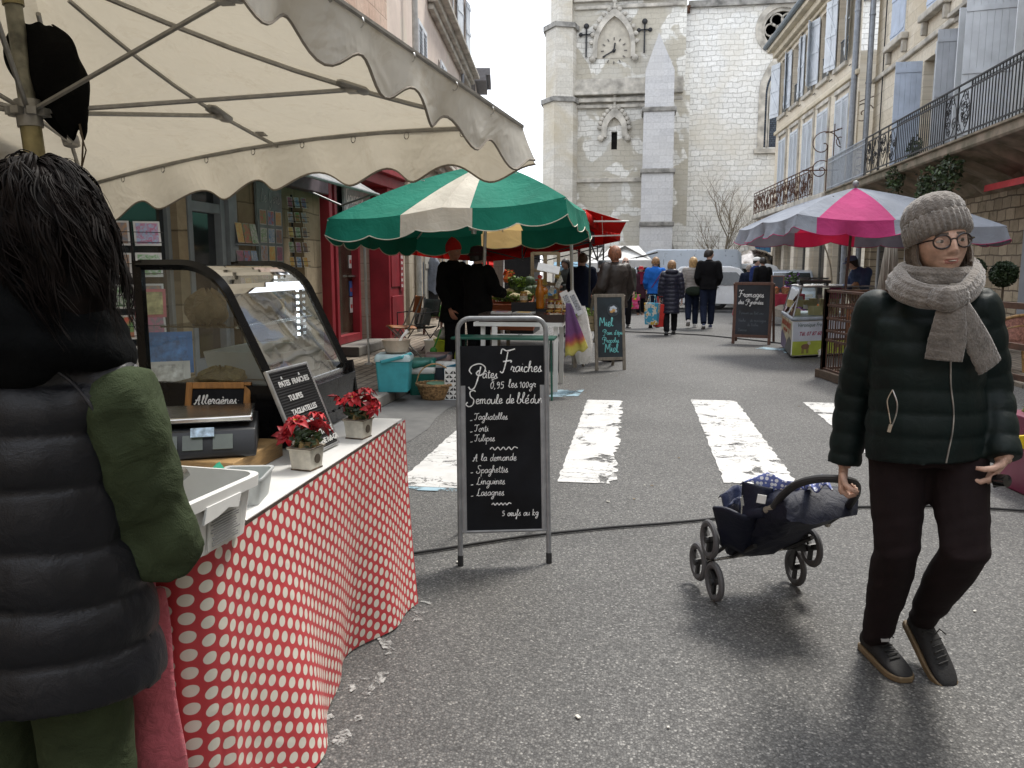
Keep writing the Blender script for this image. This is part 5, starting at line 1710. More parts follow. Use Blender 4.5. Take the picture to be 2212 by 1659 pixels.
bagshape('pasta_heap',(-1.57,2.9,1.006),(.2,.2,.06),CLOTH('fresh_pasta',(.55,.40,.17),.7,bump=1.0,wr=60,fine=120),'heap of yellow fresh pasta on the floor of the case','pasta',5)
mb=MB()
def tray(mb,c,sx,sy,h,th=.006,tap=.9):
 a=[(c[0]+i*sx/2*tap,c[1]+j*sy/2*tap,c[2])for i,j in((-1,-1),(1,-1),(1,1),(-1,1))]
 b=[(c[0]+i*sx/2,c[1]+j*sy/2,c[2]+h)for i,j in((-1,-1),(1,-1),(1,1),(-1,1))]
 a2=[(c[0]+i*(sx/2*tap-th),c[1]+j*(sy/2*tap-th),c[2]+th)for i,j in((-1,-1),(1,-1),(1,1),(-1,1))]
 b2=[(c[0]+i*(sx/2-th),c[1]+j*(sy/2-th),c[2]+h)for i,j in((-1,-1),(1,-1),(1,1),(-1,1))]
 base=len(mb.v)
 mb.add(a+b+a2+b2,[(3,2,1,0)]+[(i,(i+1)%4,4+(i+1)%4,4+i)for i in range(4)]+[(8+i,12+i,12+(i+1)%4,8+(i+1)%4)for i in range(4)]+[(8,9,10,11)]+[(4+i,4+(i+1)%4,12+(i+1)%4,12+i)for i in range(4)])
tray(mb,(-1.52,3.2,1.006),.34,.42,.11)
tag(mb.build('pasta_tray',m_white,bevel=.006),'white plastic tray standing inside the display case','tray')
mb=MB();mb.bx(-1.66,-1.22,2.30,2.66,TZ+.007,TZ+.068)
tag(mb.build('wooden_board',WOOD('pine_board',(.45,.28,.12)),smooth=False,bevel=.003),'pine board lying under the weighing scale','board')
scl=thing('weighing_scale','black electronic shop scale with brushed steel plate','scale',(-1.43,2.47,TZ+.070),rad(24))
mb=MB();mb.prism([(-.17,0),(.17,0),(.17,.02),(.13,.085),(-.17,.09)],-.19,.19,'x');mb.v=[Vector((p.x,-p.y,p.z))for p in mb.v]
mb.build('body',MAT('scale_black',(.018,.02,.024),.4),scl,bevel=.006)
mb=MB();mb.box((0,.02,.112),(.36,.26,.02));mb.build('plate',m_steel,scl,bevel=.006)
sl=Euler((rad(58),0,0)).to_matrix()
for x,w,m in((-.08,.07,0),(.0,.06,0),(.09,.06,0)):
 mb=MB();mb.box((x,-.157,.05),(w,.05,.004),sl);mb.build('display',MAT('lcd_display',(.09,.11,.09),.2),scl,smooth=False)
mb=MB();mb.box((.03,-.153,.082),(.07,.03,.004),sl);mb.build('sticker',MAT('pale_blue_sticker',(.45,.6,.75),.4,vs=50,var=.3),scl,smooth=False)
mb=MB();mb.box((-.13,-.172,.03),(.10,.003,.045));mb.build('rating_plate',MAT('rating_plate',(.62,.63,.58),.4,vs=90,var=.25),scl,smooth=False)
def slate(name,label,cat,T,w,h,fw,fm,bm,depth=.018,group=None):
 t_=thing(name,label,cat,(0,0,0),0,group)
 mb=MB();mb.T=T
 for x0,x1,y0,y1 in((-w/2,-w/2+fw,0,h),(w/2-fw,w/2,0,h),(-w/2+fw,w/2-fw,0,fw),(-w/2+fw,w/2-fw,h-fw,h)):
  mb.bx(x0,x1,y0,y1,-depth/2,depth/2)
 mb.build('frame',fm,t_,smooth=False,bevel=.003)
 mb=MB();mb.T=T;mb.bx(-w/2+fw,w/2-fw,fw,h-fw,-depth/4,depth/4)
 mb.build('board',bm,t_,smooth=False)
 return t_
m_oak=WOOD('orange_wood',(.42,.19,.045),.45,(14,14,3))
T=frame((-1.50,2.71,TZ+.05),(.985,.17,0),(0.02,.2,.98))
s_=slate('slate','small slate in an orange wooden frame propped behind the scale','slate',T,.235,.205,.024,m_oak,m_board)
mb=MB();hand(mb,'Allergènes:',.0165,T@Matrix.Translation((-.085,.125,.006)),.0022,.08,1);mb.build('chalk_lettering',m_chalk,s_)
def rrect(w,h,r,n=5):
 P=[]
 for cx_,cy_,a0 in((w/2-r,h/2-r,0),(-w/2+r,h/2-r,PI/2),(-w/2+r,-h/2+r,PI),(w/2-r,-h/2+r,1.5*PI)):
  for k in range(n+1):
   a=a0+PI/2*k/n
   P.append((cx_+r*math.cos(a),cy_+r*math.sin(a)))
 return P
def loft(mb,rings,cap0=True,cap1=True):
 n=len(rings[0]);vs=[p for r in rings for p in r];fs=[]
 for i in range(len(rings)-1):
  for k in range(n):
   l=(k+1)%n
   fs.append((i*n+k,i*n+l,(i+1)*n+l,(i+1)*n+k))
 if cap0:fs.append(tuple(range(n))[::-1])
 if cap1:fs.append(tuple((len(rings)-1)*n+k for k in range(n)))
 mb.add(vs,fs)
m_bucket=MAT('translucent_white_plastic',(.74,.74,.72),.35,var=.04)
bk=thing('plastic_bucket','large white plastic bucket with rim overhanging the polka-dot cloth','bucket',(-1.105,1.735,TZ+.008),rad(-6))
mb=MB()
ring=lambda w,h,z,r=.045:[(x,y,z)for x,y in rrect(w,h,r)]
loft(mb,[ring(.27,.31,0),ring(.295,.34,.115),ring(.325,.37,.118),ring(.328,.374,.145),ring(.30,.345,.147),ring(.29,.335,.12),ring(.262,.30,.008)])
mb.build('tub',m_bucket,bk,angle=40)
mb=MB();mb.prism([(-.075,.085),(-.06,.122),(.075,.122),(.06,.09),(.02,.1),(-.02,.09)],.160,.166,'x');mb.build('tab',m_bucket,bk,smooth=False)
mb=MB();mb.mi=0
mb.box((.145,.03,.05),(.004,.13,.085),(0,rad(6),0));mb.mi=1
r=random.Random(3)
for k in range(11):mb.box((.1485+.0006*k,.03-r.uniform(0,.012),.018+.0065*k),(.002,r.uniform(.085,.115),.0022),(0,rad(6),0))
mb.build('label',[MAT('paper_label',(.70,.70,.67),.6),MAT('print_grey',(.22,.22,.22),.7)],bk,smooth=False)
mb=MB();mb.tube([(-.02,-.02,.1),(.03,.08,.165)],[(.012,.004),(.014,.005)],6)
o=mb.build('spatula',m_steel,loc=(-1.105,1.72,TZ+.01));tag(o,'steel spatula handle sticking out of the white bucket','spatula')
tb_=thing('plastic_tub','small translucent plastic tub with green card beside the bucket','tub',(-1.10,2.13,TZ+.008),rad(12))
mb=MB();loft(mb,[ring(.11,.14,0,.015),ring(.135,.165,.07,.018),ring(.142,.172,.072,.018),ring(.142,.172,.078,.018),ring(.128,.158,.076,.018),ring(.104,.134,.004,.015)])
mb.build('tub',CANVAS('frosted_plastic',(.68,.7,.7),.35,wr=2),tb_,angle=40)
mb=MB();mb.box((-.045,-.03,.055),(.01,.07,.10),(rad(12),rad(-28),0));o=mb.build('business_card',MAT('green_card',(.02,.30,.18),.5),smooth=False,loc=(-1.10,2.13,TZ+.01));tag(o,'stack of green visiting cards standing in the small tub','card')
mb=MB()
for k in range(4):mb.box((-1.07-.01*k,1.97-.012*k,TZ+.0085+.001*k),(.12,.09,.0008),(0,0,.3+.12*k))
tag(mb.build('paper_sheets',MAT('paper',(.72,.72,.7),.7),smooth=False),'loose printed sheets lying beside the small tub','paper')
m_petal=MAT('red_petal',(.50,.008,.018),.6,vs=20,var=.25)
m_petal2=MAT('deep_red_petal',(.30,.004,.012),.6,vs=20,var=.25)
def poinsettia(label,loc,rz,seed,hs):
 t_=thing('potted_poinsettia',label,'potted plant',loc,rz,'poinsettias on the pasta table')
 t_.scale=(.72,.72,.72)
 mb=MB();loft(mb,[ring(.095,.095,0,.004),ring(.1,.1,.006,.004),ring(.115,.115,.095,.004),ring(.128,.128,.098,.004),ring(.128,.128,.108,.004),ring(.108,.108,.106,.004),ring(.1,.1,.06,.004)])
 po=mb.build('pot',MAT('cream_metal_pot',(.60,.57,.49),.55,vs=14,var=.2),t_,smooth=False,bevel=.002)
 mb=MB()
 mb.box((.0,.0,.004),(.104,.104,.006));mb.box((0,0,.105),(.131,.131,.004))
 mb.v=[p for p in mb.v]
 mb.build('worn_edge',MAT('rusted_edge',(.12,.08,.05),.8,vs=30,var=.5),po,smooth=False)
 mb=MB();mb.lathe([(0,0),(.022,0),(.022,.004),(.017,.005),(0,.004)],20);mb.v=[Vector((.056+p.z,p.x,.052+p.y))for p in mb.v]
 mb.build('medallion',MAT('dark_medallion',(.10,.08,.06),.6),po)
 r=random.Random(seed)
 mb=MB();mb.mi=0
 for(hx,hy,hz,R0,tx,ty)in hs:
  M=Euler((tx,ty,r.uniform(0,3))).to_matrix()
  for ring_,(np_,L,up)in enumerate(((6,R0,.06),(6,R0*.72,.35),(4,R0*.45,.8))):
   for k in range(np_):
    a=2*PI*(k+.5*ring_)/np_+r.uniform(-.2,.2)
    LL=L*r.uniform(.85,1.12);w=LL*.27
    d=Vector((math.cos(a),math.sin(a),up*.5));s=Vector((-math.sin(a),math.cos(a),0))
    ctr=[]
    mb.mi=0 if r.random()<.65 else 1
    rows=[]
    for q,ww,dz in((0,.15,0),(.35,.9,.012),(.65,.85,.008),(1,.0,-.022)):
     c=d*(LL*q)+Vector((0,0,dz+.003*ring_))
     rows.append([M@(c-s*w*ww)+Vector((hx,hy,hz)),M@(c+Vector((0,0,-.006)))+Vector((hx,hy,hz)),M@(c+s*w*ww)+Vector((hx,hy,hz))])
    vs=[p for rw in rows for p in rw]
    fs=[]
    for i in range(3):
     for j in range(2):fs.append((3*i+j,3*i+j+1,3*i+j+4,3*i+j+3))
    mb.add(vs,fs)
 mb.build('flower',[m_petal,m_petal2],t_,angle=70)
 mb=MB();leaves(mb,(0,0,.145),(.075,.075,.05),120,.022,seed);mb.build('foliage',[m_leafd,m_leaf],t_,smooth=False)
 mb=MB()
 for(hx,hy,hz,*_r)in hs:
  for k in range(5):mb.ball((hx+r.uniform(-.008,.008),hy+r.uniform(-.008,.008),hz+.012),.004,6,4)
 mb.build('flower_centre',MAT('yellow_bud',(.45,.42,.04),.6),t_)
 mb=MB();mb.grid(lambda u,v:Vector(((.05+.014*math.sin(9*PI*u))*math.cos(2*PI*u)*(1-.5*v),(.05+.012*math.sin(11*PI*u))*math.sin(2*PI*u)*(1-.5*v),.105+.035*math.sin(PI*min(v,.8))+.01*math.sin(13*u))),40,8)
 mb.build('raffia_wrap',CLOTH('raffia',(.38,.25,.09),.8,bump=.9,wr=60),t_)
poinsettia('white potted red poinsettia standing in front of the letter board',(-1.065,2.50,TZ+.007),rad(-10),3,((-.045,-.01,.215,.075,.3,-.3),(.055,.02,.195,.07,.5,.6),(-.085,-.04,.155,.06,.9,-.7),(.02,.06,.235,.06,-.3,.2)))
poinsettia('white potted red poinsettia at the far end of the pasta table',(-1.06,3.0,TZ+.007),rad(-10),8,((-.03,.0,.21,.085,.4,-.2),(.07,.02,.2,.085,.5,.6),(-.12,.0,.19,.075,.6,-.7),(.02,.05,.245,.07,-.1,.2),(.1,-.03,.17,.06,.9,.9)))
p0,p1=Vector((-1.115,2.56,TZ+.012)),Vector((-1.09,2.87,TZ+.012))
xd=(p1-p0).normalized()
Tl=frame((p0+p1)/2,xd,Vector((-.36,0,.93)))@Matrix.Scale(.78,4)
lb=slate('letter_board','black grooved letter board with silver frame leaning on the display case','letter board',Tl,.38,.42,.014,m_alu,MAT('black_felt',(.010,.010,.011),.95))
mb=MB();mb.T=Tl
for k in range(31):mb.bx(-.175,.175,.018+.0128*k,.0235+.0128*k,.005,.008)
mb.build('groove',MAT('black_felt_rib',(.03,.03,.032),.8),lb,smooth=False)
mb=MB()
for s,x,y in(('PATES  FRAICHES',-.135,.335),('TULIPES',-.10,.265),('TAGLIATELLES',-.12,.20),('TORTI',-.07,.135),('SPAGHETTI',-.10,.075),('0,95€',.09,.075),('LASAGNE',-.08,.03),('100-GR',.08,.03)):
 text_mesh(mb,s,.036,Tl@Matrix.Translation((x,y,.0095)),.001,'LEFT',bold=.0008)
text_mesh(mb,'^',.03,Tl@Matrix.Translation((-.10,.36,.0095)),.001,'LEFT',bold=.0008);text_mesh(mb,'^',.03,Tl@Matrix.Translation((.06,.36,.0095)),.001,'LEFT',bold=.0008)
mb.build('lettering',m_white,lb,smooth=False)
# big pasta blackboard on a tube stand
f0,f1=G(995,1222),G(1186,1216)
xa=(f1-f0).normalized()
bb=thing('menu_blackboard','tall blackboard with chalk pasta menu in a grey tube stand','blackboard',(0,0,0))
nb=Vector((-xa.y,xa.x,0))
lean=(nb*.16+Vector((0,0,1))).normalized()
wB=(f1-f0).length
H=1.21
Tb=frame(f0,xa,lean)
Tb0=Tb.copy()
def bp(x,y,z=0):return Tb@Vector((x,y,z))
mb=MB()
r_=.06
pts=[bp(.0,.0),bp(.0,H-r_)]+[bp(.0+r_-r_*math.cos(a),H-r_+r_*math.sin(a))for a in[PI/2*k/6 for k in range(1,7)]]
pts+=[bp(wB-r_+r_*math.sin(a),H-r_+r_*math.cos(a))for a in[PI/2*k/6 for k in range(0,7)]]+[bp(wB,0)]
mb.tube(pts,.0125,10)
for x in(.022,wB-.022):mb.tube([bp(x,.16),bp(x,.88)],[(.016,.010)]*2,8,flat=tuple(xa))
mb.tube([bp(.01,.165),bp(wB-.01,.165)],.009,8)
mb.build('stand',m_greysteel,bb)
for x in(0,wB):
 mb=MB();mb.tube([bp(x,-.012),bp(x,.05)],.0145,10);mb.build('rubber_foot',m_rubber,bb)
mb=MB()
for x in(.02,wB-.02):mb.tube([bp(x,.95,-.012),bp(x,.6,-.10),bp(x,.0,-.32)if False else(bp(x,.6,-.012)+nb*.12*0+Vector((0,0,0)))],.008,6)
for x in(.02,wB-.02):
 a=bp(x,1.0,-.012);b=a+nb*.34;b.z=.012
 mb.tube([a,b],.010,8)
mb.build('rear_leg',m_greysteel,bb)
mb=MB();mb.T=Tb;mb.bx(.012,wB-.012,.17,1.075,-.006,.006);bd=mb.build('board',m_board,bb,smooth=False)
mb=MB()
bw=wB-.03
def L(s,x,y,sz,w=.0022,sp=.10,seed=0):hand(mb,s,sz,Tb@Matrix.Translation((x,y,.0085)),w*.72,sp,seed)
L('P',.055,.885,.045,.0046,0,1);L('âtes',.118,.915,.022,.0032,.06,2)
L('F',.20,.945,.048,.0046,0,3);L('raiches',.258,.945,.026,.0034,.05,4)
L('0,95',.155,.865,.021,.0026,.06,5);L('les',.245,.868,.020,.0026,.05,6);L('100gr',.30,.868,.018,.0024,.08,7)
mb.tube([bp(.172+.006*math.cos(a),.905+.007*math.sin(a),.0085)for a in[rad(50+26*k)for k in range(11)]],.0014,4)
mb.tube([bp(.163,.907,.0085),bp(.176,.907,.0085)],.0014,4)
L('S',.035,.782,.036,.0042,0,8);L('emoule',.083,.79,.023,.0032,.02,9);L('de',.232,.79,.022,.0032,.02,10);L('blé',.285,.79,.026,.0032,.02,11);L('dur',.352,.79,.022,.003,.02,12)
for s,y in(('Tagliatelles',.712),('Torti',.655),('Tulipes',.607)):L(s,.075,y,.0165,.0023,.04,int(y*1000))
L('~',.15,.557,.034,.0035,0,3)
L('A la demande',.065,.510,.0175,.0024,.05,4)
for s,y in(('Spaghettis',.452),('Linguines',.395),('Lasagnes',.340)):L(s,.082,y,.0175,.0024,.03,int(y*1000))
L('~',.155,.287,.024,.0035,0,6)
L('5 oeufs au kg',.205,.238,.0155,.0024,.03,2)
for y in(.708,.652,.603,.452,.393,.338):mb.tube([bp(.055,y,.0085),bp(.066,y+.002,.0085)],.002,4)
mb.build('chalk_lettering',m_chalk,bd)
# folding A-boards further along
def aboard(label,a,b,H,back,fm,bm,fw=.05,foot=.09,lean=.12,name='easel_blackboard'):
 t_=thing(name,label,'blackboard',(0,0,0))
 a,b=Vector(a),Vector(b)
 xa=(b-a).normalized();nb=Vector((-xa.y,xa.x,0));w=(b-a).length
 T=frame((a+b)/2,xa,nb*lean+Vector((0,0,1)))
 mb=MB();mb.T=T
 for x in(-w/2+fw/2,w/2-fw/2):mb.bx(x-fw/2,x+fw/2,0,H,-.012,.012)
 mb.bx(-w/2+fw,w/2-fw,H-fw,H,-.0115,.0115);mb.bx(-w/2+fw,w/2-fw,foot,foot+fw,-.0115,.0115)
 mb.build('frame',fm,t_,smooth=False,bevel=.004)
 mb=MB()
 top=nb*lean*H+Vector((0,0,H*.985))
 for s in(a,b):
  mb.bar(s+top*.99,s+nb*back,fw*.8,.02,up=nb)
 mb.bar(a+(top*.35+nb*back*.65),b+(top*.35+nb*back*.65),.03,.02)
 mb.build('rear_frame',fm,t_,smooth=False)
 mb=MB();mb.T=T;mb.bx(-w/2+fw,w/2-fw,foot+fw,H-fw,-.006,.006)
 bd=mb.build('board',bm,t_,smooth=False)
 return t_,bd,T,w
m_oldwood=WOOD('grey_old_wood',(.27,.235,.19),.8,(16,16,3))
m_slateb=MAT('slate_blue_board',(.022,.035,.045),.6,var=.3,vs=4)
hb,bd,T,w=aboard('weathered wooden easel board chalked in turquoise beside the honey stall',G(1286,801),G(1352,799),1.07,.55,m_oldwood,m_slateb,.045,.14)
m_turq=MAT('turquoise_chalk',(.20,.62,.62),.8,var=.15,vs=40)
mb=MB()
for s,x,y,sz,ww in(('Miel',-.155,.62,.060,.0085),('Pain d\'épice',-.10,.50,.032,.0055),('Propolis',-.11,.39,.034,.0055),('Miel',-.085,.255,.06,.0075)):
 hand(mb,s,sz,T@Matrix.Translation((x,y,.009)),ww*.8,.02,int(y*100),slant=.0)
mb.build('chalk_lettering',m_turq,bd)
mb=MB();mb.T=T;mb.lathe([(0,.0075),(.088,.0075)],24,(.055,.845,0));em=mb.build('bee_disc',MAT('grey_disc',(.10,.12,.135),.7),bd,smooth=False)
mb=MB();mb.T=T
for k,(x,y,rx,ry,m)in enumerate(((.03,.875,.026,.02,0),(.062,.885,.028,.022,0),(.09,.868,.022,.018,0),(.02,.85,.022,.018,0),(.06,.838,.04,.022,1),(.095,.83,.02,.02,0),(.03,.822,.026,.018,1))):
 mb.mi=m;mb.ball((x,y,.009),(rx,ry,.003),10,6)
mb.build('bee_drawing',[MAT('pale_blue_chalk',(.55,.62,.70),.8),MAT('orange_chalk',(.65,.38,.15),.8)],em)
m_brownw=WOOD('dark_brown_wood',(.13,.06,.04),.6,(14,14,3))
m_slated=MAT('night_slate',(.016,.022,.032),.55,var=.35,vs=3)
cb,bd,T,w=aboard('brown framed easel blackboard chalked with cheese names',G(1580,742),G(1664,745),1.16,.62,m_brownw,m_slated,.055,.12)
mb=MB()
hand(mb,'Fromages',.054,T@Matrix.Translation((-.27,.88,.009)),.006,.04,2);hand(mb,'des Pyrénées',.04,T@Matrix.Translation((-.27,.75,.009)),.005,.06,3)
mb.build('chalk_lettering',m_chalk,bd)
mb=MB()
for s,y in(('Fermier au lait cru',.56),('Vache    de montagne',.42),('        de brebis',.34),('Tomme',.24)):
 hand(mb,s,.026,T@Matrix.Translation((-.25,y,.009)),.0028,.06,int(y*50))
mb.build('faint_lettering',MAT('faint_chalk',(.11,.13,.15),.9),bd)
# postcards and books at the souvenir shop
CARDC=[(.55,.12,.08),(.12,.30,.55),(.65,.55,.2),(.15,.35,.12),(.60,.60,.58),(.45,.25,.12),(.35,.45,.6),(.7,.35,.1),(.2,.2,.22),(.5,.15,.25)]
_cm={}
def cardmat(i):
 if i not in _cm:
  a,b=CARDC[i%10],CARDC[(i*7+3)%10]
  t=NT('printed_card');n=t.noise(18+i%5*4,3,dist=1).outputs['Fac']
  t.col(t.ramp(n,[(.35,a),(.5,tuple((x+y)/2 for x,y in zip(a,b))),(.62,b)]));t.set(t.b,Roughness=.45)
  _cm[i]=t.m
 return _cm[i]
m_cardw=MAT('card_border',(.66,.65,.62),.5)
def card(parent,name,T,w,h,i,border=.08):
 mb=MB();mb.T=T
 mb.mi=0;mb.bx(-w/2,w/2,-h/2,h/2,0,.002)
 mb.mi=1;b=border*min(w,h);mb.quad((-w/2+b,-h/2+b,.0026),(w/2-b,-h/2+b,.0026),(w/2-b,h/2-b,.0026),(-w/2+b,h/2-b,.0026))
 return mb.build(name,[m_cardw,cardmat(i)],parent,smooth=False)
m_panel=MAT('grey_green_panel',(.20,.25,.25),.5)
pn=thing('postcard_panel','tall grey display panel with rows of postcards on the shop wall','postcard display',(0,0,0))
mb=MB();LF.box(mb,lu(9.06),lu(9.74),.75,2.42,.02,.05);mb.build('panel',m_panel,pn,smooth=False)
for rr in range(6):
 for c in range(3):
  y=9.19+.21*c;z=2.02-.21*rr
  card(pn,'postcard',frame((-4.345,y,z),(0,1,0),(0,0,1)),.17,.17 if rr<2 else .18,rr*3+c,.05)
mb=MB();hand(mb,'Le Gers',.075,frame((-4.345,9.14,2.2),(0,1,0),(0,0,1)),.006,.1,1);mb.build('panel_lettering',MAT('pale_letter',(.5,.53,.52),.5),pn)
def wire_rack(label,x,y,z0,z1,cols,w,h,rz,seed,z2=None):
 t_=thing('card_rack',label,'card rack',(x,y,.12),rz)
 r=random.Random(seed)
 mb=MB();mb.tube([(0,0,0),(0,0,z1-.05)],.014,8);mb.lathe([(.0,0),(.22,0),(.22,.015),(0,.03)],16)
 mb.build('stand',m_black,t_)
 z=z0;k=0
 while z<z1-.05:
  for c in range(cols):
   xx=(c-(cols-1)/2)*(w+.03)
   for s in(-1,):
    T=Matrix.Translation((xx,-.1,z))@Matrix.Rotation(rad(80),4,'X')@Matrix.Rotation(r.uniform(-.05,.05),4,'Z')
    card(t_,'greeting_card',T,w,h,r.randrange(60))
  mb=MB()
  for q in(-h*.35,h*.05):mb.tube([(-cols*(w+.03)/2,-.125,z+q),(cols*(w+.03)/2,-.125,z+q)],.003,4)
  mb.tube([(0,0,z-h*.35),(0,-.12,z-h*.35)],.004,4)
  mb.build('wire_shelf',m_black,t_)
  z+=h+.05
 return t_
wire_rack('spinning rack of greeting cards between the dark-haired person and the display case',*G(278,700,.6).xy if False else AX(282,520,-3.9).xy,.62,1.72,2,.19,.19,rad(40),3)
wire_rack('narrow tower of postcards on the stone corner beside the red shopfront',*AX(632,500,-4.22).xy,1.38,2.25,3,.075,.13,rad(62),5)
bs=thing('book_shelf','wall shelf of colourful guide books next to the shop door','book shelf',(0,0,0))
mb=MB()
for z in(.78,1.08,1.38,1.68):LF.box(mb,lu(8.46),lu(9.0),z,z+.015,.01,.1)
mb.build('shelf',m_blueframe,bs,smooth=False)
k=0
for z in(.795,1.095,1.395,1.695):
 for c in range(3):
  card(bs,'book',frame((-4.32,8.55+.17*c,z+.12),(0,1,0),(-.15,0,1)),.15,.22,20+k*3,.02);k+=1
for k,(x,y,Xp,w,h,c,lab)in enumerate(((362,762,-3.3,.34,.30,(.03,.17,.42),'bright blue folder propped below the card rack behind the display case'),(352,812,-3.25,.36,.2,(.62,.62,.6),'white sheet of card lying below the blue folder behind the display case'),(325,655,-3.35,.2,.2,(.50,.14,.16),'pink framed greeting card seen through the side glass of the case'))):
 mb=MB();mb.box((0,0,0),(w,.012,h),(rad(-15),0,0));mb.mi=1;mb.box((0,-.008,0),(w*.8,.004,h*.8),(rad(-15),0,0))
 o=mb.build('folder',[MAT('folder_cover_'+'abc'[k],c,.5),MAT('folder_face_'+'abc'[k],tuple(min(1,q*1.15+.02)for q in c)if k<2 else(.5,.45,.22),.5,vs=20,var=.3)],smooth=False,loc=AX(x,y,Xp));o.rotation_euler.z=rad(30);tag(o,lab,'card')
 # things on and along the left pavement
def coolbox(label,c,rz,w,d,h,m,ml,stripe=None,handle=None):
 t_=thing('cool_box',label,'cool box',c,rz,'cool boxes along the kerb')
 mb=MB();loft(mb,[ring(w*.88,d*.88,0,.03),ring(w,d,h*.82,.03)]);mb.build('body',m,t_,angle=50,bevel=.004)
 if stripe:
  mb=MB();loft(mb,[ring(w*.975,d*.975,h*.62,.03),ring(w+.006,d+.006,h*.64,.03),ring(w+.012,d+.012,h*.80,.03),ring(w,d,h*.825,.03)],False,False);mb.build('band',stripe,t_,angle=50)
 mb=MB();loft(mb,[ring(w+.02,d+.02,h*.825,.03),ring(w+.02,d+.02,h*.93,.03),ring(w*.96,d*.96,h,.03)]);mb.build('lid',ml,t_,angle=40)
 mb=MB();mb.tube([(-w/2-.01,0,h*.86),(-w/2-.02,d*.1,h*.5),(w*0,d/2+.0,h*0.98),]if False else[(-w/2-.012,-d*.28,h*.86),(-w*.3,-d*.5-.02,h*.82),(w*.3,-d*.5-.02,h*.95),(w/2+.012,-d*.2,h*1.02)],[(.018,.008)]*4,6)
 mb.build('handle',handle or m,t_)
 return t_
m_turqp=MAT('turquoise_plastic',(.05,.36,.42),.45,var=.1)
coolbox('turquoise cool box with white lid rim standing on the kerb',G(853,843,.12),rad(8),.36,.33,.40,m_turqp,MAT('lid_white_blue',(.45,.58,.6),.45),handle=m_turqp)
coolbox('dark green cool box with white band beside the turquoise one',G(912,850,0),rad(14),.30,.34,.40,MAT('dark_green_plastic',(.01,.13,.10),.45),MAT('green_lid',(.012,.16,.125),.4),stripe=m_white)
coolbox('slate grey cool box with white band behind the wicker basket',G(948,838,0),rad(10),.30,.3,.42,MAT('slate_plastic',(.05,.06,.075),.45),MAT('brown_lid',(.17,.11,.10),.5),stripe=m_white)
coolbox('small blue cool box half hidden by the pasta blackboard',G(985,840,0),rad(10),.28,.28,.34,MAT('blue_plastic',(.03,.22,.36),.45),m_white)
bw_=thing('mixing_bowl','beige plastic bowl with scraper standing on the turquoise cool box','bowl',G(853,843,.12)+Vector((.02,.02,.405)))
mb=MB();mb.lathe([(.09,0),(.12,.02),(.155,.14),(.16,.145),(.15,.14),(.115,.025),(0,.015)],28);mb.build('bowl',MAT('beige_plastic',(.52,.42,.33),.5),bw_)
mb=MB();mb.tube([(.0,0,.05),(.06,.02,.17),(.12,.04,.24)],[(.02,.004),(.012,.005),(.02,.004)],6);mb.build('scraper',m_white,bw_)
bs_=thing('wicker_basket','round wicker basket with arched handle and green dish inside','basket',G(940,862,0),rad(10))
m_wick=MAT('wicker',(.36,.22,.10),.7,vs=40,var=.35,bump=.5,bs=90)
mb=MB()
def wk(u,v):
 a=2*PI*u;R0=.115+.06*v**.8
 R0*=1+.03*math.sin(a*14+PI*round(v*12))
 return Vector((math.cos(a)*R0*1.15,math.sin(a)*R0,.17*v))
mb.grid(wk,84,24);mb.lathe([(0,.004),(.13,.004)],24)
mb.build('body',m_wick,bs_,angle=80)
mb=MB()
for k in range(2):mb.tube([(math.cos(2*PI*i/40)*.205,math.sin(2*PI*i/40)*.178,.17+.008*math.sin(i*2.1+k*PI))for i in range(40)],.011,6,closed=True)
mb.build('rim',m_wick,bs_)
mb=MB()
for k in range(3):mb.tube([(.2*math.cos(PI*i/20),.012*math.sin(i*1.3+k*2.1),.16+.23*math.sin(PI*i/20))for i in range(21)],.008,5)
mb.build('handle',m_wick,bs_)
mb=MB();mb.lathe([(.0,.0),(.10,.01),(.115,.05),(.105,.055),(.0,.045)],24,(0.02,0,.13));o=mb.build('dish',MAT('sage_dish',(.17,.33,.22),.4),loc=bs_.location);tag(o,'sage green dish lying in the wicker basket','dish')
pb=thing('patterned_box','white box printed with black triangles beside the wicker basket','box',G(975,864,0),rad(6))
mb=MB();mb.bx(-.07,.12,-.02,.2,0,.34);mb.build('body',m_white,pb,smooth=False)
mb=MB()
for i in range(4):
 for j in range(7):
  x,z=-.06+.045*i,.015+.046*j
  mb.add([(x,-.0215,z),(x+.036,-.0215,z),(x+(.036 if(i+j)%2 else 0),-.0215,z+.036)],[(0,1,2)])
  mb.add([(-.0715,.0+.05*i,z),(-.0715,.036+.05*i,z),(-.0715,.05*i,z+.036)],[(0,1,2)])
mb.build('pattern',m_black,pb,smooth=False)
yb=thing('yellow_basin','lime yellow plastic tub behind the pasta blackboard','tub',G(970,800,0))
mb=MB();mb.lathe([(.14,0),(.2,.42),(.215,.43),(.215,.45),(.19,.44),(.13,.02),(0,.01)],28);mb.build('tub',MAT('lime_plastic',(.48,.58,.03),.4),yb)
bagshape('fabric_sack',G(970,800,0)+Vector((0,0,.44)),(.40,.40,.17),CLOTH('white_sack',(.58,.56,.52),.85,bump=.6,wr=10),'white cloth sack bulging out of the lime tub','sack',7,top=.75)
wb=thing('white_pail','white translucent pail beside the lime tub','pail',G(940,790,.0))
mb=MB();mb.lathe([(.12,0),(.155,.36),(.165,.365),(.165,.385),(.145,.38),(.11,.02),(0,.015)],24);mb.build('pail',m_bucket,wb)
gl=thing('plastic_ladle','green plastic ladle leaning on the slate cool box','ladle',G(938,812,0))
mb=MB();mb.ball((0,-.03,.34),(.05,.03,.05),12,8);mb.tube([(0,-.03,.36),(.05,.02,.5),(.09,.05,.62)],.012,6);mb.build('ladle',MAT('apple_green',(.05,.28,.05),.45),gl)
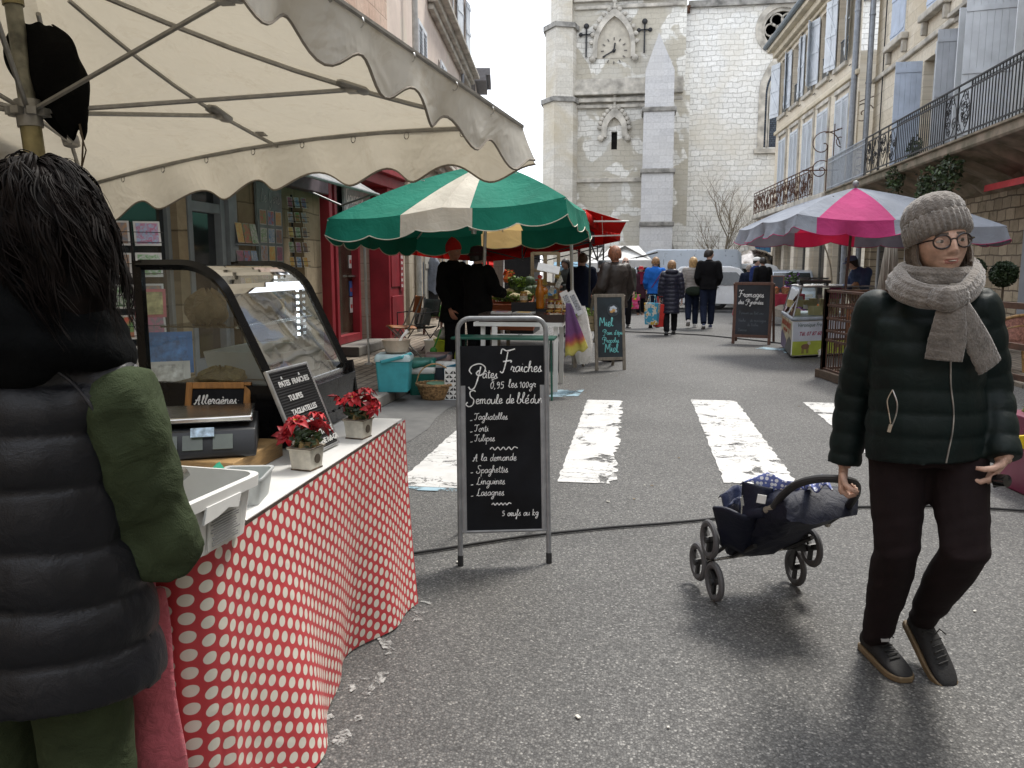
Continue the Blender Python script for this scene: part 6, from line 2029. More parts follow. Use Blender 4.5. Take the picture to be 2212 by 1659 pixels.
fc=thing('folding_chair','steel folding chair with orange-brown plywood seat on the pavement','chair',G(868,772,.12),rad(-62))
m_ply=WOOD('orange_plywood',(.38,.15,.05),.5,(6,6,2))
mb=MB();mb.grid(lambda u,v:Vector((-.2+.4*u,-.19+.38*v,.45+.012*math.cos(PI*(u-.5))*2-.02*(v))),8,8);mb.build('seat',m_ply,fc,solid=.014)
mb=MB();mb.grid(lambda u,v:Vector((-.21+.42*u,.235+.05*v-.05*math.sin(PI*u),.66+.24*v)),10,4);mb.build('backrest',m_ply,fc,solid=.012)
for sx in(-1,1):
 mb=MB();mb.tube([(sx*.21,-.24,0),(sx*.21,.1,.5),(sx*.21,.27,.9)],.012,8);mb.build('leg',m_greysteel,fc)
 mb=MB();mb.tube([(sx*.19,.26,0),(sx*.19,-.16,.45)],.012,8);mb.build('leg',m_greysteel,fc)
mb=MB();mb.tube([(-.21,-.14,.14),(.21,-.14,.14)],.009,6);mb.tube([(-.19,.2,.1),(.19,.2,.1)],.009,6);mb.build('crossbar',m_greysteel,fc)
def campchair(label,loc,rz,fabric):
 t_=thing('camp_chair',label,'chair',loc,rz)
 mb=MB();mb.grid(lambda u,v:Vector((-.22+.44*u,-.2+.4*v,.42-.05*math.sin(PI*u))),8,6);mb.build('seat',fabric,t_,solid=.006)
 mb=MB();mb.grid(lambda u,v:Vector((-.22+.44*u,.22+.04*math.sin(PI*u)+.06*v,.56+.26*v)),8,4);mb.build('backrest',fabric,t_,solid=.006)
 for sx in(-1,1):
  for sy in(-1,1):
   mb=MB();mb.tube([(sx*.24,sy*.22,0),(-sx*.24,sy*.22,.43)],.009,6);mb.build('leg',m_black,t_)
  mb=MB();mb.tube([(sx*.23,.21,.4),(sx*.23,.3,.84)],.01,6);mb.tube([(sx*.25,-.22,.4),(sx*.25,-.22,.62),(sx*.25,.24,.64)],.01,6);mb.build('armrest',m_black,t_)
 return t_
campchair('dark folding camp chair with crossed black legs behind the orange chair',G(905,762,.12),rad(-40),CLOTH('dark_green_cloth',(.02,.035,.03)))
for k,(px,py,m)in enumerate(((912,690,(.25,.25,.23)),(922,690,(.4,.4,.38)),(932,690,(.18,.19,.18)))):
 p=G(905,762,.12)+Vector((.06*k-.02,.15,.42))
 mb=MB();mb.box((0,0,.13),(.03,.2,.26),(rad(-12),rad(10),rad(-20)))
 o=mb.build('book',MAT('book_cover_grey_%s'%'abc'[k],m,.6),smooth=False,loc=p);tag(o,['dark grey book standing on the camp chair','pale grey book in the middle of the camp chair row','charcoal book at the outer end of the camp chair row'][k],'book','books on the camp chair')
gb=thing('cardboard_crate','bright green produce box on the pavement behind the camp chair','box',G(935,722,.12)+Vector((0,0,.36)),rad(10))
mb=MB();mb.bx(-.17,.17,-.12,.12,0,.2);mb.build('body',MAT('leaf_green_card',(.10,.36,.05),.6),gb,smooth=False)
mb=MB();text_mesh(mb,'ALAVIVO',.075,frame((0,-.1215,.1),(1,0,0),(0,0,1)),.0005,bold=.001);mb.build('lettering',MAT('dark_green_ink',(.01,.05,.01),.6),gb,smooth=False)
st=thing('low_stool','small dark wooden stool carrying the green box','stool',G(935,722,.12),rad(10))
mb=MB();mb.bx(-.2,.2,-.15,.15,.33,.355);mb.build('seat',m_brownw,st,smooth=False)
for x in(-.17,.17):
 for y in(-.12,.12):mb=MB();mb.bar((x,y,0),(x,y,.33),.03);mb.build('leg',m_brownw,st,smooth=False)
rk=thing('clothes_rail','pole rail with coats hanging beside the stone wall','clothes rail',G(925,700,.12))
b0=G(925,700,.12)
mb=MB();mb.tube([(-.3,0,0),(-.3,0,1.6),(.35,0,1.6),(.35,0,0)],.014,8);mb.build('rail',m_greysteel,rk)
def garment(label,p,m,seed,w=.3,h=.8,group=None):
 r=random.Random(seed);ph=[r.uniform(0,6)for _ in range(4)]
 mb=MB()
 def f(u,v):
  a=2*PI*u
  k=min(1,v*5)**.5*(.8+.3*v)
  rr_=1+.16*math.sin(5*a+ph[0]+2*v)*v+.1*math.sin(9*a+ph[1])*v
  return Vector((math.cos(a)*w/2*k*rr_+.04*math.sin(4*v+ph[2]),math.sin(a)*.10*k*rr_,-h*v+.05*math.sin(3*a+ph[3])*(v>.9)))
 mb.grid(f,40,16);o=mb.build('hanging_coat',m,loc=p);tag(o,label,'coat',group);return o
m_grain=CLOTH('grey_raincoat',(.15,.17,.21),.5,bump=.8,wr=10)
m_dcoat=CLOTH('dark_raincoat',(.02,.021,.024),.7,bump=.8,wr=10)
garment('grey-blue raincoat hanging on the rail, left one',b0+Vector((-.18,-.03,1.58)),m_grain,1)
garment('grey-blue raincoat hanging on the rail, right one',b0+Vector((.12,0,1.58)),m_grain,2,.32,.85)
garment('long black coat hanging below the grey raincoats',b0+Vector((0,.06,1.3)),m_dcoat,3,.5,1.1)
# honey stall
ht=thing('stall_table','white edged honey stall table with dark cloth in front of the two dark figures','table',(-1.3,9.6,0))
mb=MB();mb.bx(-1.85,-.82,9.25,10.15,.765,.81);B(mb,'tabletop',m_whitepaint,ht,smooth=False)
for x in(-1.75,-.9):
 for y in(9.32,10.05):mb=MB();mb.bar((x,y,0),(x,y,.765),.05,.03);B(mb,'leg',m_whitepaint,ht,smooth=False)
mb=MB()
for z in(.68,.46):mb.bx(-1.62,-.98,9.20,9.23,z-.05,z)
for x in(-1.6,-1.0):mb.bx(x-.03,x+.03,9.235,9.26,0,.76)
sw=B(mb,'trestle',m_whitepaint,ht,smooth=False)
mb=MB();text_mesh(mb,'CE',.05,frame((-1.3,9.197,.645),(1,0,0),(0,0,1)));mb.build('mark',m_black,sw,smooth=False)
gt=thing('folding_table','narrow dark green folding table standing behind the pasta blackboard','table',(-1.4,8.9,0))
m_dkgreen=MAT('dark_green_metal',(.015,.09,.065),.35,.2)
mb=MB();mb.bx(-2.0,-.86,8.72,9.1,.655,.68);B(mb,'tabletop',m_dkgreen,gt,smooth=False,bevel=.005)
for x in(-1.9,-.93):
 for s in(-1,1):mb=MB();mb.tube([(x+.05*s,8.91-.19*s,0),(x-.0*s,8.91+.16*s,.655)],.012,6);B(mb,'leg',m_dkgreen,gt)
m_wenge=MAT('wenge_tray',(.035,.018,.014),.5,var=.3)
mb=MB();tray(mb,(-1.3,9.55,.812),1.0,.55,.09,.012,.98)
tag(mb.build('display_tray',m_wenge,smooth=False),'long dark tray of small honey goods on the stall table','tray')
mb=MB();r=random.Random(5)
for i in range(160):mb.box((-1.3+r.uniform(-.45,.45),9.55+r.uniform(-.24,.05),.85+r.uniform(0,.03)),(r.uniform(.012,.03),r.uniform(.012,.03),.012),(r.random(),r.random(),r.random()*3))
tag(mb.build('sweets',MAT('dark_sweets',(.05,.03,.03),.3,vs=60,var=.8),smooth=False),'dark wrapped honey sweets heaped in the tray','sweets',kind='stuff')
m_amber=MAT('amber_honey',(.38,.13,.012),.12,var=.3,spec=.7);m_dkhoney=MAT('dark_honey',(.10,.025,.006),.12,var=.3,spec=.7);m_goldlid=MAT('gold_lid',(.5,.32,.08),.35,.6);m_lab=MAT('cream_label',(.62,.55,.42),.6,vs=50,var=.3)
def jar(label,loc,m,k=1.0):
 t_=thing('honey_jar',label,'jar',loc,0,'honey jars on the stall table')
 mb=MB();mb.lathe([(0,0),(.036,0),(.038,.01),(.038,.075),(.03,.088),(0,.088)],14);mb.build('glass',m,t_)
 mb=MB();mb.lathe([(.034,.088),(.034,.105),(0,.106)],14);mb.build('lid',m_goldlid,t_)
 mb=MB();mb.lathe([(.0388,.022),(.0388,.062)],14);mb.build('label',m_lab,t_)
 t_.scale=(k,k,k)
 return t_
r=random.Random(12)
j0=None
pos=[(-1.02+.095*(i%3),9.72+.1*(i//3),.812+.11*(i//6))for i in range(9)]
for i,p in enumerate(pos):
 lab='amber honey jar in the cluster at the right end of the stall' if i%2 else 'dark honey jar in the cluster at the right end of the stall'
 jar(lab,p,m_amber if i%2 else m_dkhoney,1.1)
bx_=thing('display_box','matt black display box in the middle of the honey stall','box',(-1.33,9.95,.812))
mb=MB();mb.bx(-.17,.13,-.1,.1,0,.2);mb.build('body',MAT('matt_black_card',(.014,.013,.016),.7),bx_,smooth=False)
mb=MB();mb.bx(.131,.3,-.08,.1,0,.12);mb.build('step',MAT('matt_black_card',(.014,.013,.016),.7),bx_,smooth=False)
jar('tall pale honey jar on top of the black display box',(-1.36,9.95,1.013),MAT('tan_honey',(.40,.22,.08),.2),1.25)
rb_=thing('rooster_bottle','amber glass bottle shaped like a rooster on the honey stall','bottle',(-1.16,9.95,.933))
m_amberb=MAT('amber_bottle',(.40,.13,.008),.1,spec=.7)
mb=MB();mb.lathe([(0,0),(.05,.005),(.055,.06),(.045,.12),(.06,.18),(.052,.24),(.03,.30),(.034,.34),(.02,.37),(0,.375)],16);mb.ball((.05,0,.22),(.05,.025,.05),8,6);mb.build('body',m_amberb,rb_)
mb=MB();mb.ball((0,0,.39),(.03,.012,.025),8,6);mb.ball((-.04,0,.35),(.025,.01,.01),8,6);mb.build('comb',MAT('red_comb',(.4,.03,.02),.4),rb_)
for k,(x,y,z,w,h,d)in enumerate(((-1.02,10.08,.812,.16,.30,.12),(-.88,9.98,.812,.10,.36,.12),(-.95,9.62,.86,.22,.06,.12))):
 t_=thing('gift_crate',['tall reddish wooden gift crate at the back of the honey stall','narrow tilted wooden gift crate at the right of the honey stall','flat wooden gift tray in front of the jars'][k],'crate',(x,y,z),.2*k)
 mb=MB()
 for zz in range(int(h/.05)):mb.bx(-w/2,w/2,-d/2,-d/2+.008,zz*.05,zz*.05+.042);mb.bx(-w/2,-w/2+.008,-d/2+.009,d/2,zz*.05,zz*.05+.042);mb.bx(w/2-.008,w/2,-d/2+.009,d/2,zz*.05,zz*.05+.042)
 mb.build('body',WOOD('reddish_wood',(.30,.10,.05),.55),t_,smooth=False)
 mb=MB();mb.bx(-w/3,w/3,-d/2-.004,-d/2-.001,h*.3,h*.7);mb.build('label',m_lab,t_,smooth=False)
for k,(x,y,a)in enumerate(((-1.55,9.42,.1),(-1.28,9.38,-.2))):
 mb=MB();mb.box((0,0,.012),(.24,.16,.02),(.06,0,a));mb.mi=1;mb.box((0,0,.024),(.15,.09,.002),(.06,0,a))
 o=mb.build('magazine',[MAT('magazine_paper',(.45,.45,.44),.5),cardmat(31+k)],smooth=False,loc=(x,y,.90));tag(o,['grey magazine stack at the left of the honey tray','thin leaflet lying in the middle of the honey tray'][k],'magazine')
for k,(px,x2)in enumerate(((1228,0),(1242,1))):
 p=AY(px,655,9.35)
 mb=MB();mb.box((0,0,0),(.09,.02,.30),(rad(-14),rad(-28),0));mb.mi=1;mb.box((.0,-.012,.0),(.06,.004,.2),(rad(-14),rad(-28),0))
 o=mb.build('metal_sign',[m_alu,MAT('grey_print',(.3,.31,.33),.5,vs=60,var=.4)],smooth=False,loc=p+Vector((0,.1*k,0)));tag(o,['brushed metal price sign hanging at the stall corner, front one','brushed metal price sign hanging at the stall corner, rear one'][k],'sign','metal price signs')
mb=MB()
pa=AY(1228,655,9.2);pb_=AY(1245,752,9.1)
def shawl(u,v):
 w=.06+.20*v
 return Vector((pa.x+.10*v+(u-.5)*w+.0,pa.y-.03*math.sin(9*u)*v-.02,pa.z-.56*v+.1*(u-.5)*v+.015*math.sin(14*u)*v))
mb.grid(shawl,30,24,lambda u,v:(u,v))
t=NT('purple_shawl');sp=t.n.new('ShaderNodeSeparateXYZ');t.l.new(t.uv(),sp.inputs[0])
sh_=t.ramp(t.math('ADD',sp.outputs[1],t.math('MULTIPLY',t.noise(30,3).outputs['Fac'],.06)),[(.0,(.09,.055,.13)),(.62,(.13,.045,.14)),(.74,(.24,.04,.09)),(.82,(.40,.14,.05)),(.88,(.42,.35,.06)),(1,(.42,.38,.10))])
t.col(sh_);t.set(t.b,Roughness=.85);t.bump(t.noise(25,3).outputs['Fac'],.5,.02)
tag(mb.build('shawl',t.m,solid=.004),'purple shawl with yellow fringe hanging at the corner of the honey stall','shawl')
bagshape('shopping_bag',AY(1262,790,9.6)+Vector((-.02,0,.02)),(.26,.2,.68),CLOTH('white_plastic_bag',(.62,.60,.57),.5,bump=.8,wr=9),'tall crumpled white bag hanging beside the purple shawl','bag',21,top=.45)
# vegetable stall behind
vt=thing('stall_table','vegetable stall table under the slate pop-up tent','table',(-1.8,12.2,0))
vx0,vx1=AY(1070,620,12).x,AY(1262,620,12).x
mb=MB();mb.bx(vx0,vx1,11.6,12.7,.74,.78);B(mb,'tabletop',m_oldwood,vt,smooth=False)
for x in(vx0+.1,vx1-.1):
 for y in(11.7,12.6):mb=MB();mb.bar((x,y,0),(x,y,.74),.05);B(mb,'leg',m_oldwood,vt,smooth=False)
m_redwood=WOOD('red_crate_wood',(.42,.12,.05),.6)
def crate(label,loc,w,d,h,m,tilt=0,rz=0,group='vegetable crates'):
 t_=thing('vegetable_crate',label,'crate',loc,rz,group)
 t_.rotation_euler.x=tilt
 mb=MB();n=max(2,int(h/.075))
 for k in range(n):
  z=k*h/n
  mb.bx(-w/2,w/2,-d/2,-d/2+.01,z,z+h/n-.015);mb.bx(-w/2,w/2,d/2-.01,d/2,z,z+h/n-.015)
  mb.bx(-w/2,-w/2+.01,-d/2+.011,d/2-.011,z,z+h/n-.015);mb.bx(w/2-.01,w/2,-d/2+.011,d/2-.011,z,z+h/n-.015)
 mb.bx(-w/2,w/2,-d/2,d/2,-.01,-.001)
 for i in(-1,1):
  for j in(-1,1):mb.bx(i*(w/2-.02)-.012,i*(w/2-.02)+.012,j*(d/2-.022)-.01,j*(d/2-.022)+.01,0,h+.02)
 mb.build('slats',m,t_,smooth=False)
 return t_
cb0=AY(1105,650,11.75)
crate('red-brown vegetable crate of cauliflowers tilted towards the street',(cb0.x,11.8,.80),.62,.42,.19,m_redwood,rad(16))
crate('red-brown vegetable crate below the cauliflowers, half hidden',(cb0.x+.05,11.58,.58),.62,.3,.17,m_redwood,rad(8))
cb1=AY(1258,660,11.6)
crate('pale wooden crate of salad at the right end of the vegetable stall',(cb1.x+.02,11.7,.55),.34,.4,.22,WOOD('pale_crate',(.42,.34,.2),.7))
mb=MB();leaves(mb,(cb1.x+.02,11.7,.78),(.18,.2,.06),260,.045,5);tag(mb.build('lettuce',[m_leafl,MAT('pale_salad',(.42,.52,.2),.6)],smooth=False),'pale green salad heaped in the wooden crate','lettuce')
m_caul=MAT('cauliflower',(.66,.58,.38),.8,vs=60,bump=.8,bs=70)
def caul(label,p,s,seed):
 r=random.Random(seed)
 t_=thing('cauliflower',label,'cauliflower',p,r.random()*6,'cauliflowers in the crate')
 mb=MB()
 for k in range(26):
  a=r.uniform(0,2*PI);e=r.uniform(.2,1.5)
  mb.ball((s*.8*math.cos(a)*math.cos(e),s*.8*math.sin(a)*math.cos(e),s*.55*math.sin(e)),s*r.uniform(.25,.36),8,6)
 mb.build('head',m_caul,t_)
 mb=MB()
 for k in range(8):
  a=2*PI*k/8
  c,s2=math.cos(a),math.sin(a)
  mb.add([(c*s*.6-s2*s*.3,s2*s*.6+c*s*.3,-s*.1),(c*s*.6+s2*s*.3,s2*s*.6-c*s*.3,-s*.1),(c*s*1.25+s2*s*.25,s2*s*1.25-c*s*.25,s*.35),(c*s*1.25-s2*s*.25,s2*s*1.25+c*s*.25,s*.35)],[(0,1,2,3)])
 mb.build('leaf',m_leafl,t_,solid=.004)
for k,(dx_,dy_,dz_)in enumerate(((-.17,-.02,.26),(.05,-.06,.24),(-.05,.12,.30),(.2,.05,.27))):
 caul(['cauliflower at the left of the tilted crate','cauliflower at the front middle of the tilted crate','cauliflower behind the other two in the crate','cauliflower next to the green melons'][k],(cb0.x+dx_,11.8+dy_,.80+dz_-.05),.09,k)
m_melon=MAT('green_melon',(.09,.15,.07),.6,vs=12,var=.4)
r=random.Random(8)
for k in range(7):
 t_=thing('melon',['ribbed green melon at the back left','ribbed green melon at the top of the heap','ribbed green melon in the middle of the heap','ribbed green melon at the right end','small green melon at the front','green melon half behind the rooster bottle','green melon low behind the cauliflower'][k],'melon',(cb0.x+.02+.10*(k%4)+r.uniform(-.02,.02),12.0+.1*(k//4),1.10+.11*(k//4)+r.uniform(-.02,.02)),r.random()*3,'melons on the vegetable stall')
 mb=MB();mb.lathe([(.088*math.sin(PI*i/10),-.08*math.cos(PI*i/10))for i in range(11)],40,wob=lambda a,i:1+.035*math.cos(10*a));mb.build('fruit',m_melon,t_)
 mb=MB();mb.tube([(0,0,.075),(.005,0,.1)],.008,5);mb.build('stalk',m_twig,t_)
t_=thing('squash','bright orange squash at the back of the vegetable stall','squash',(cb0.x-.12,12.25,1.2))
mb=MB();mb.lathe([(0,0),(.07,.01),(.085,.06),(.05,.12),(.025,.17),(0,.18)],20,wob=lambda a,i:1+.05*math.cos(8*a));mb.build('fruit',MAT('orange_squash',(.75,.16,.02),.45),t_)
mb=MB();leaves(mb,(0,0,.13),(.09,.06,.08),50,.04,6);mb.build('leaf',[MAT('orange_leaf',(.7,.12,.03),.5),m_leafl],t_,smooth=False)
mb=MB();leaves(mb,(cb0.x,11.75,.99),(.3,.16,.05),300,.035,15);leaves(mb,(cb0.x+.05,11.95,1.22),(.14,.05,.1),120,.045,16)
tag(mb.build('greens',[m_leafl,m_leaf],smooth=False),'loose green leaves tucked between the vegetables','greens',kind='stuff')
ls=thing('ladder_shelf','wooden ladder shelf with small yellow packets hanging on it','shelf',AY(1178,660,12.6)*1.0)
lx_=AY(1150,600,12.6).x;lx2=AY(1206,600,12.6).x
ls.location=((lx_+lx2)/2,12.6,0)
hw=(lx2-lx_)/2
mb=MB()
for x in(-hw,0,hw):mb.bx(x-.025,x+.025,-.02,.02,.75,1.66)
for z in(.95,1.15,1.36,1.62):mb.bx(-hw,hw,.021,.05,z,z+.05)
mb.build('frame',WOOD('pale_shelf_wood',(.34,.25,.15),.6),ls,smooth=False)
r=random.Random(31)
for k in range(12):
 mb=MB();mb.box((r.uniform(-.05,hw+.05),-.05-.02*k%.1,r.uniform(.9,1.32)),(.07,.02,.10),(r.uniform(-.3,.3),r.uniform(-.6,.6),0));mb.build('packet',[MAT('yellow_packet',(.55,.42,.12),.4,vs=40,var=.4),MAT('white_packet',(.62,.62,.58),.4,vs=40,var=.2)][k%2],ls,smooth=False)
mb=MB();mb.box((0,0,0),(.34,.01,.2),(rad(-55),rad(12),.1));o=mb.build('price_card',m_white,loc=AY(1185,580,12.4));tag(o,'blank white card hanging below the slate tent','card')
db=thing('market_booth','dark canvas booth behind the vegetable stall','booth',(AY(1115,600,17.5).x,17.5,0))
bxw=(AY(1160,600,17.5).x-AY(1085,600,17.5).x)/2
mb=MB();mb.bx(-bxw,bxw,0,1.2,0,1.75);mb.build('wall',MAT('charcoal_canvas',(.018,.018,.02),.9),db,smooth=False)
mb=MB();mb.prism([(-bxw-.1,1.75),(bxw+.1,1.75),(bxw,1.95),(-bxw,1.95)],-.1,1.3,'y');mb.build('roof',m_tentg,db,smooth=False)
pp2=thing('concrete_post','pale concrete post behind the vegetable stall','post',(AY(1078,600,16.5).x,16.5,0))
mb=MB();mb.bx(-.1,.1,-.1,.1,0,1.8);mb.build('shaft',m_ashlar,pp2,smooth=False,bevel=.02);mb=MB();mb.bx(-.13,.13,-.13,.13,1.8,1.86);mb.build('cap',m_ashlar,pp2,smooth=False)
# cheese counter under the pink parasol
A_,B_,C_,D_=Vector((2.44,13.33,0)),Vector((4.1,14.35,0)),Vector((3.6,15.6,0)),Vector((2.62,15.3,0))
cc=thing('cheese_counter','white refrigerated cheese counter with printed goat and sheep panels','counter',(3.1,14.4,0))
ZC=.60
def shrink(P,k):
 c=(A_+B_+C_+D_)/4
 return[c+(p-c)*k for p in P]
base=[A_,B_,C_,D_]
mb=MB();mb.prism([(p.x,p.y)for p in base],.03,ZC,'z');B(mb,'body',m_white,cc,smooth=False,bevel=.03)
mb=MB();mb.prism([(p.x,p.y)for p in shrink(base,1.03)],ZC,ZC+.05,'z');B(mb,'rim',MAT('pale_blue_rim',(.42,.48,.55),.4,.2),cc,smooth=False,bevel=.015)
def panel_frame(a,b):
 d=(b-a).normalized();n=Vector((d.y,-d.x,0))
 return frame(a+n*.004+Vector((0,0,.03)),d,(0,0,1)),(b-a).length
Tf,wf=panel_frame(A_,B_)
Tsd,wsd=panel_frame(D_,A_)
mb=MB();mb.T=Tf;mb.mi=0;mb.quad((.02,.24,0),(wf-.02,.24,0),(wf-.02,.55,0),(.02,.55,0));mb.mi=1;mb.quad((.02,.02,0),(wf-.02,.02,0),(wf-.02,.2399,0),(.02,.2399,0))
fp=B(mb,'front_panel',[MAT('pale_sky_print',(.56,.60,.68),.5,vs=2),MAT('grass_print',(.40,.47,.07),.5,vs=3)],cc,smooth=False)
mb=MB()
text_mesh(mb,'Véronique Fra',.085,Tf@Matrix.Translation((.10,.47,.003)),0,'LEFT',shear=.3,bold=.001)
mb.build('name_lettering',MAT('grey_green_ink',(.10,.15,.14),.6),fp,smooth=False)
mb=MB();text_mesh(mb,'Tél. 07 87 60',.085,Tf@Matrix.Translation((.14,.33,.003)),0,'LEFT',shear=.3,bold=.002);mb.build('telephone_lettering',MAT('crimson_ink',(.36,.04,.09),.6),fp,smooth=False)
def quadruped(x,y,s,body,head,mi,horns=False,wool=False):
 mb=MB();mb.T=Tf@Matrix.Translation((x,y,.002))@Matrix.Scale(s,4)
 def el(cx,cy,rx,ry,z,k,n=16,rot=0):
  mb.mi=k
  mb.add([(cx+rx*math.cos(a)*math.cos(rot)-ry*math.sin(a)*math.sin(rot),cy+rx*math.cos(a)*math.sin(rot)+ry*math.sin(a)*math.cos(rot),z)for a in[2*PI*i/n for i in range(n)]],[tuple(range(n))])
 for lx in(-.5,-.3,.3,.5):mb.mi=0;mb.quad((lx-.07,-.8,.0005),(lx+.07,-.8,.0005),(lx+.07,0,.0005),(lx-.07,0,.0005))
 if wool:
  for k in range(10):el(.45*math.cos(k*.63),.25*math.sin(k*.63),.3,.25,.001+.0001*k,0)
  el(-.6,.05,.22,.2,.004,1)
 else:
  el(0,.1,.7,.36,.001,0);el(.62*(1 if x<.5 else-1),.55,.28,.22,.003,1,rot=-.3);el(.45*(1 if x<.5 else-1),.35,.2,.35,.002,0)
 if horns:
  for q in(-1,1):mb.mi=1;mb.add([(.62+q*.06,.7,.004),(.62+q*.16,.72,.004),(.62+q*.32,1.15,.004)],[(0,1,2)])
 return mb
mt_=MAT('brown_print',(.20,.11,.07),.6);mt2=MAT('pale_print',(.55,.50,.45),.6)
for args,nm in(((.28,.14,.12,0,0,0,True),'goat_print'),((.95,.15,.13,0,0,0),'cow_print'),((.62,.06,.10,0,0,0,False,True),'sheep_print')):
 quadruped(*args).build(nm,[mt_ if nm!='sheep_print' else m_white,mt2],fp,smooth=False)
mb=MB();mb.T=Tsd
mb.mi=0;mb.quad((.02,.02,0),(wsd-.02,.02,0),(wsd-.02,.55,0),(.02,.55,0))
mb.mi=1;mb.add([(.02,.25,.001),(.3,.33,.001),(.7,.26,.001),(1.1,.2,.001),(1.1,.02,.001),(.02,.02,.001)],[(0,1,2,3,4,5)])
mb.mi=2;mb.add([(.8,.02,.0015),(1.3,.22,.0015),(1.65,.30,.0015),(wsd-.02,.26,.0015),(wsd-.02,.02,.0015)],[(0,1,2,3,4)])
sp_=B(mb,'side_panel',[MAT('cream_print',(.50,.46,.30),.5,vs=2),MAT('purple_hill_print',(.13,.10,.18),.5,vs=4),MAT('dark_hill_print',(.06,.06,.05),.5,vs=5)],cc,smooth=False)
mb=MB();hand(mb,'Saveurs des montagnes',.085,Tsd@Matrix.Translation((.15,.42,.004)),.008,.02,4);hand(mb,'fromages fermiers',.05,Tsd@Matrix.Translation((.5,.33,.004)),.005,.03,5);mb.build('red_lettering',MAT('brick_ink',(.36,.09,.05),.6),sp_)
m_cglass=GLASS('counter_glass',(.82,.88,.86),.85)
tp=[p+Vector((0,0,1.12))for p in shrink(base,.80)];lo_=[p+Vector((0,0,ZC+.055))for p in shrink(base,.98)]
mb=MB()
for i in(0,3):mb.quad(lo_[i],lo_[(i+1)%4],tp[(i+1)%4],tp[i])
mb.quad(*tp)
B(mb,'glass_hood',m_cglass,cc,smooth=False)
mb=MB()
for i in range(4):mb.tube([lo_[i],tp[i]],.012,6);mb.tube([tp[i],tp[(i+1)%4]],.012,6)
B(mb,'hood_frame',m_greysteel,cc)
m_rind=MAT('cheese_rind',(.42,.33,.17),.7,vs=20,var=.3);m_cheese=MAT('pale_cheese',(.62,.54,.28),.55,vs=6,var=.1)
r=random.Random(6)
CHL=['half wheel of pale cheese','thick wedge of yellow cheese','square cut of cream cheese','small rind-covered round','tall slice of mountain cheese','low wedge of farmhouse cheese']
for k in range(11):
 u,v=.12+.76*(k%6)/5,.22+.33*(k//6)
 p=A_.lerp(B_,u).lerp(D_.lerp(C_,u),v)+Vector((0,0,ZC+.055+.11*(k//6)))
 t_=thing('cheese','%s, %s in the %s row of the counter'%(CHL[k%6],['first','second','third','fourth','fifth','sixth'][k%6],['front','raised back'][k//6]),'cheese',p,r.random()*2,'cheeses in the counter')
 mb=MB();R0=r.uniform(.11,.15);n=8;a1=r.uniform(1.2,3.0)
 P=[(0,0)]+[(R0*math.cos(a1*i/n),R0*math.sin(a1*i/n))for i in range(n+1)]
 h=r.uniform(.09,.16);mb.prism(P,0,h,'z');mb.build('paste',m_cheese,t_,smooth=False)
 mb=MB()
 for i in range(n):
  a,b=P[i+1],P[i+2]
  mb.quad((a[0]*1.02,a[1]*1.02,0),(b[0]*1.02,b[1]*1.02,0),(b[0]*1.02,b[1]*1.02,h),(a[0]*1.02,a[1]*1.02,h))
 mb.build('rind',m_rind,t_,smooth=False)
 if k%2==0:
  mb=MB();mb.box((.05,-.08,h+.03),(.09,.004,.07),(rad(-15),0,-t_.rotation_euler.z+.5));mb.build('price_card',m_cardw,t_,smooth=False)
p=A_.lerp(B_,.62).lerp(D_.lerp(C_,.62),.45)
mb=MB();mb.bx(-.09,.09,-.04,.04,0,.2);o=mb.build('carton',MAT('magenta_card',(.42,.02,.14),.6),smooth=False,loc=p+Vector((0,0,ZC+.3)),bevel=.006);tag(o,'magenta carton standing among the cheeses','carton')
bagshape('paper_bag',p+Vector((.35,.1,ZC+.2)),(.25,.2,.38),m_kraft,'tall brown paper bag at the right of the cheeses','bag',33)
t_=thing('raclette_grill','black raclette grill standing on top of the glass hood','grill',tp[0].lerp(tp[2],.35)+Vector((0,0,.012)))
mb=MB();mb.bx(-.25,.25,-.14,.14,.04,.09);mb.build('body',m_black,t_,smooth=False,bevel=.01)
mb=MB()
for x in(-.16,0,.16):mb.lathe([(0,.10),(.07,.10),(.085,.13),(.08,.13),(.065,.105)],14,(x,0,0))
mb.build('pan',m_greysteel,t_)
for x in(-.2,.2):mb=MB();mb.bx(x-.02,x+.02,-.1,.1,0,.04);mb.build('foot',m_black,t_,smooth=False)
# rusty terrace fence
fA,fB,fC=Vector((2.46,11.14,0)),Vector((3.22,6.35,0)),Vector((4.3,11.9,0))
fn=thing('terrace_fence','rust-brown iron fence on a timber sill around the restaurant terrace','fence',fA)
m_rustf=MAT('rust_brown_paint',(.085,.04,.025),.7,.1,vs=10,var=.35)
def frun(a,b,H=1.13):
 d=(b-a);L=d.length;d=d/L
 mb=MB()
 for z in(H,H-.18,.78,.62,.5,.12):mb.bar(a+Vector((0,0,z)),b+Vector((0,0,z)),.045 if z in(H,.12)else .016,.03)
 B(mb,'rail',m_rustf,fn,smooth=False)
 mb=MB();n=int(L/.075)
 for i in range(n):mb.bar(a+d*(L*i/n)+Vector((0,0,.12)),a+d*(L*i/n)+Vector((0,0,H)),.011)
 B(mb,'bars',m_rustf,fn,smooth=False)
 k=max(1,round(L/1.6))
 for i in range(k+1):
  p=a+d*(L*i/k);mb=MB();mb.bar(p,p+Vector((0,0,H+.03)),.07);B(mb,'post',m_rustf,fn,smooth=False,bevel=.006)
 mb=MB();mb.bar(a-d*.08+Vector((0,0,.055)),b+Vector((0,0,.055)),.14,.11);B(mb,'sill',WOOD('dark_timber',(.11,.075,.05),.8),fn,smooth=False,bevel=.01)
frun(fA,fA.lerp(fB,.34));frun(fA,fC)
mb=MB()
a,b=fA.lerp(fB,.34),fB
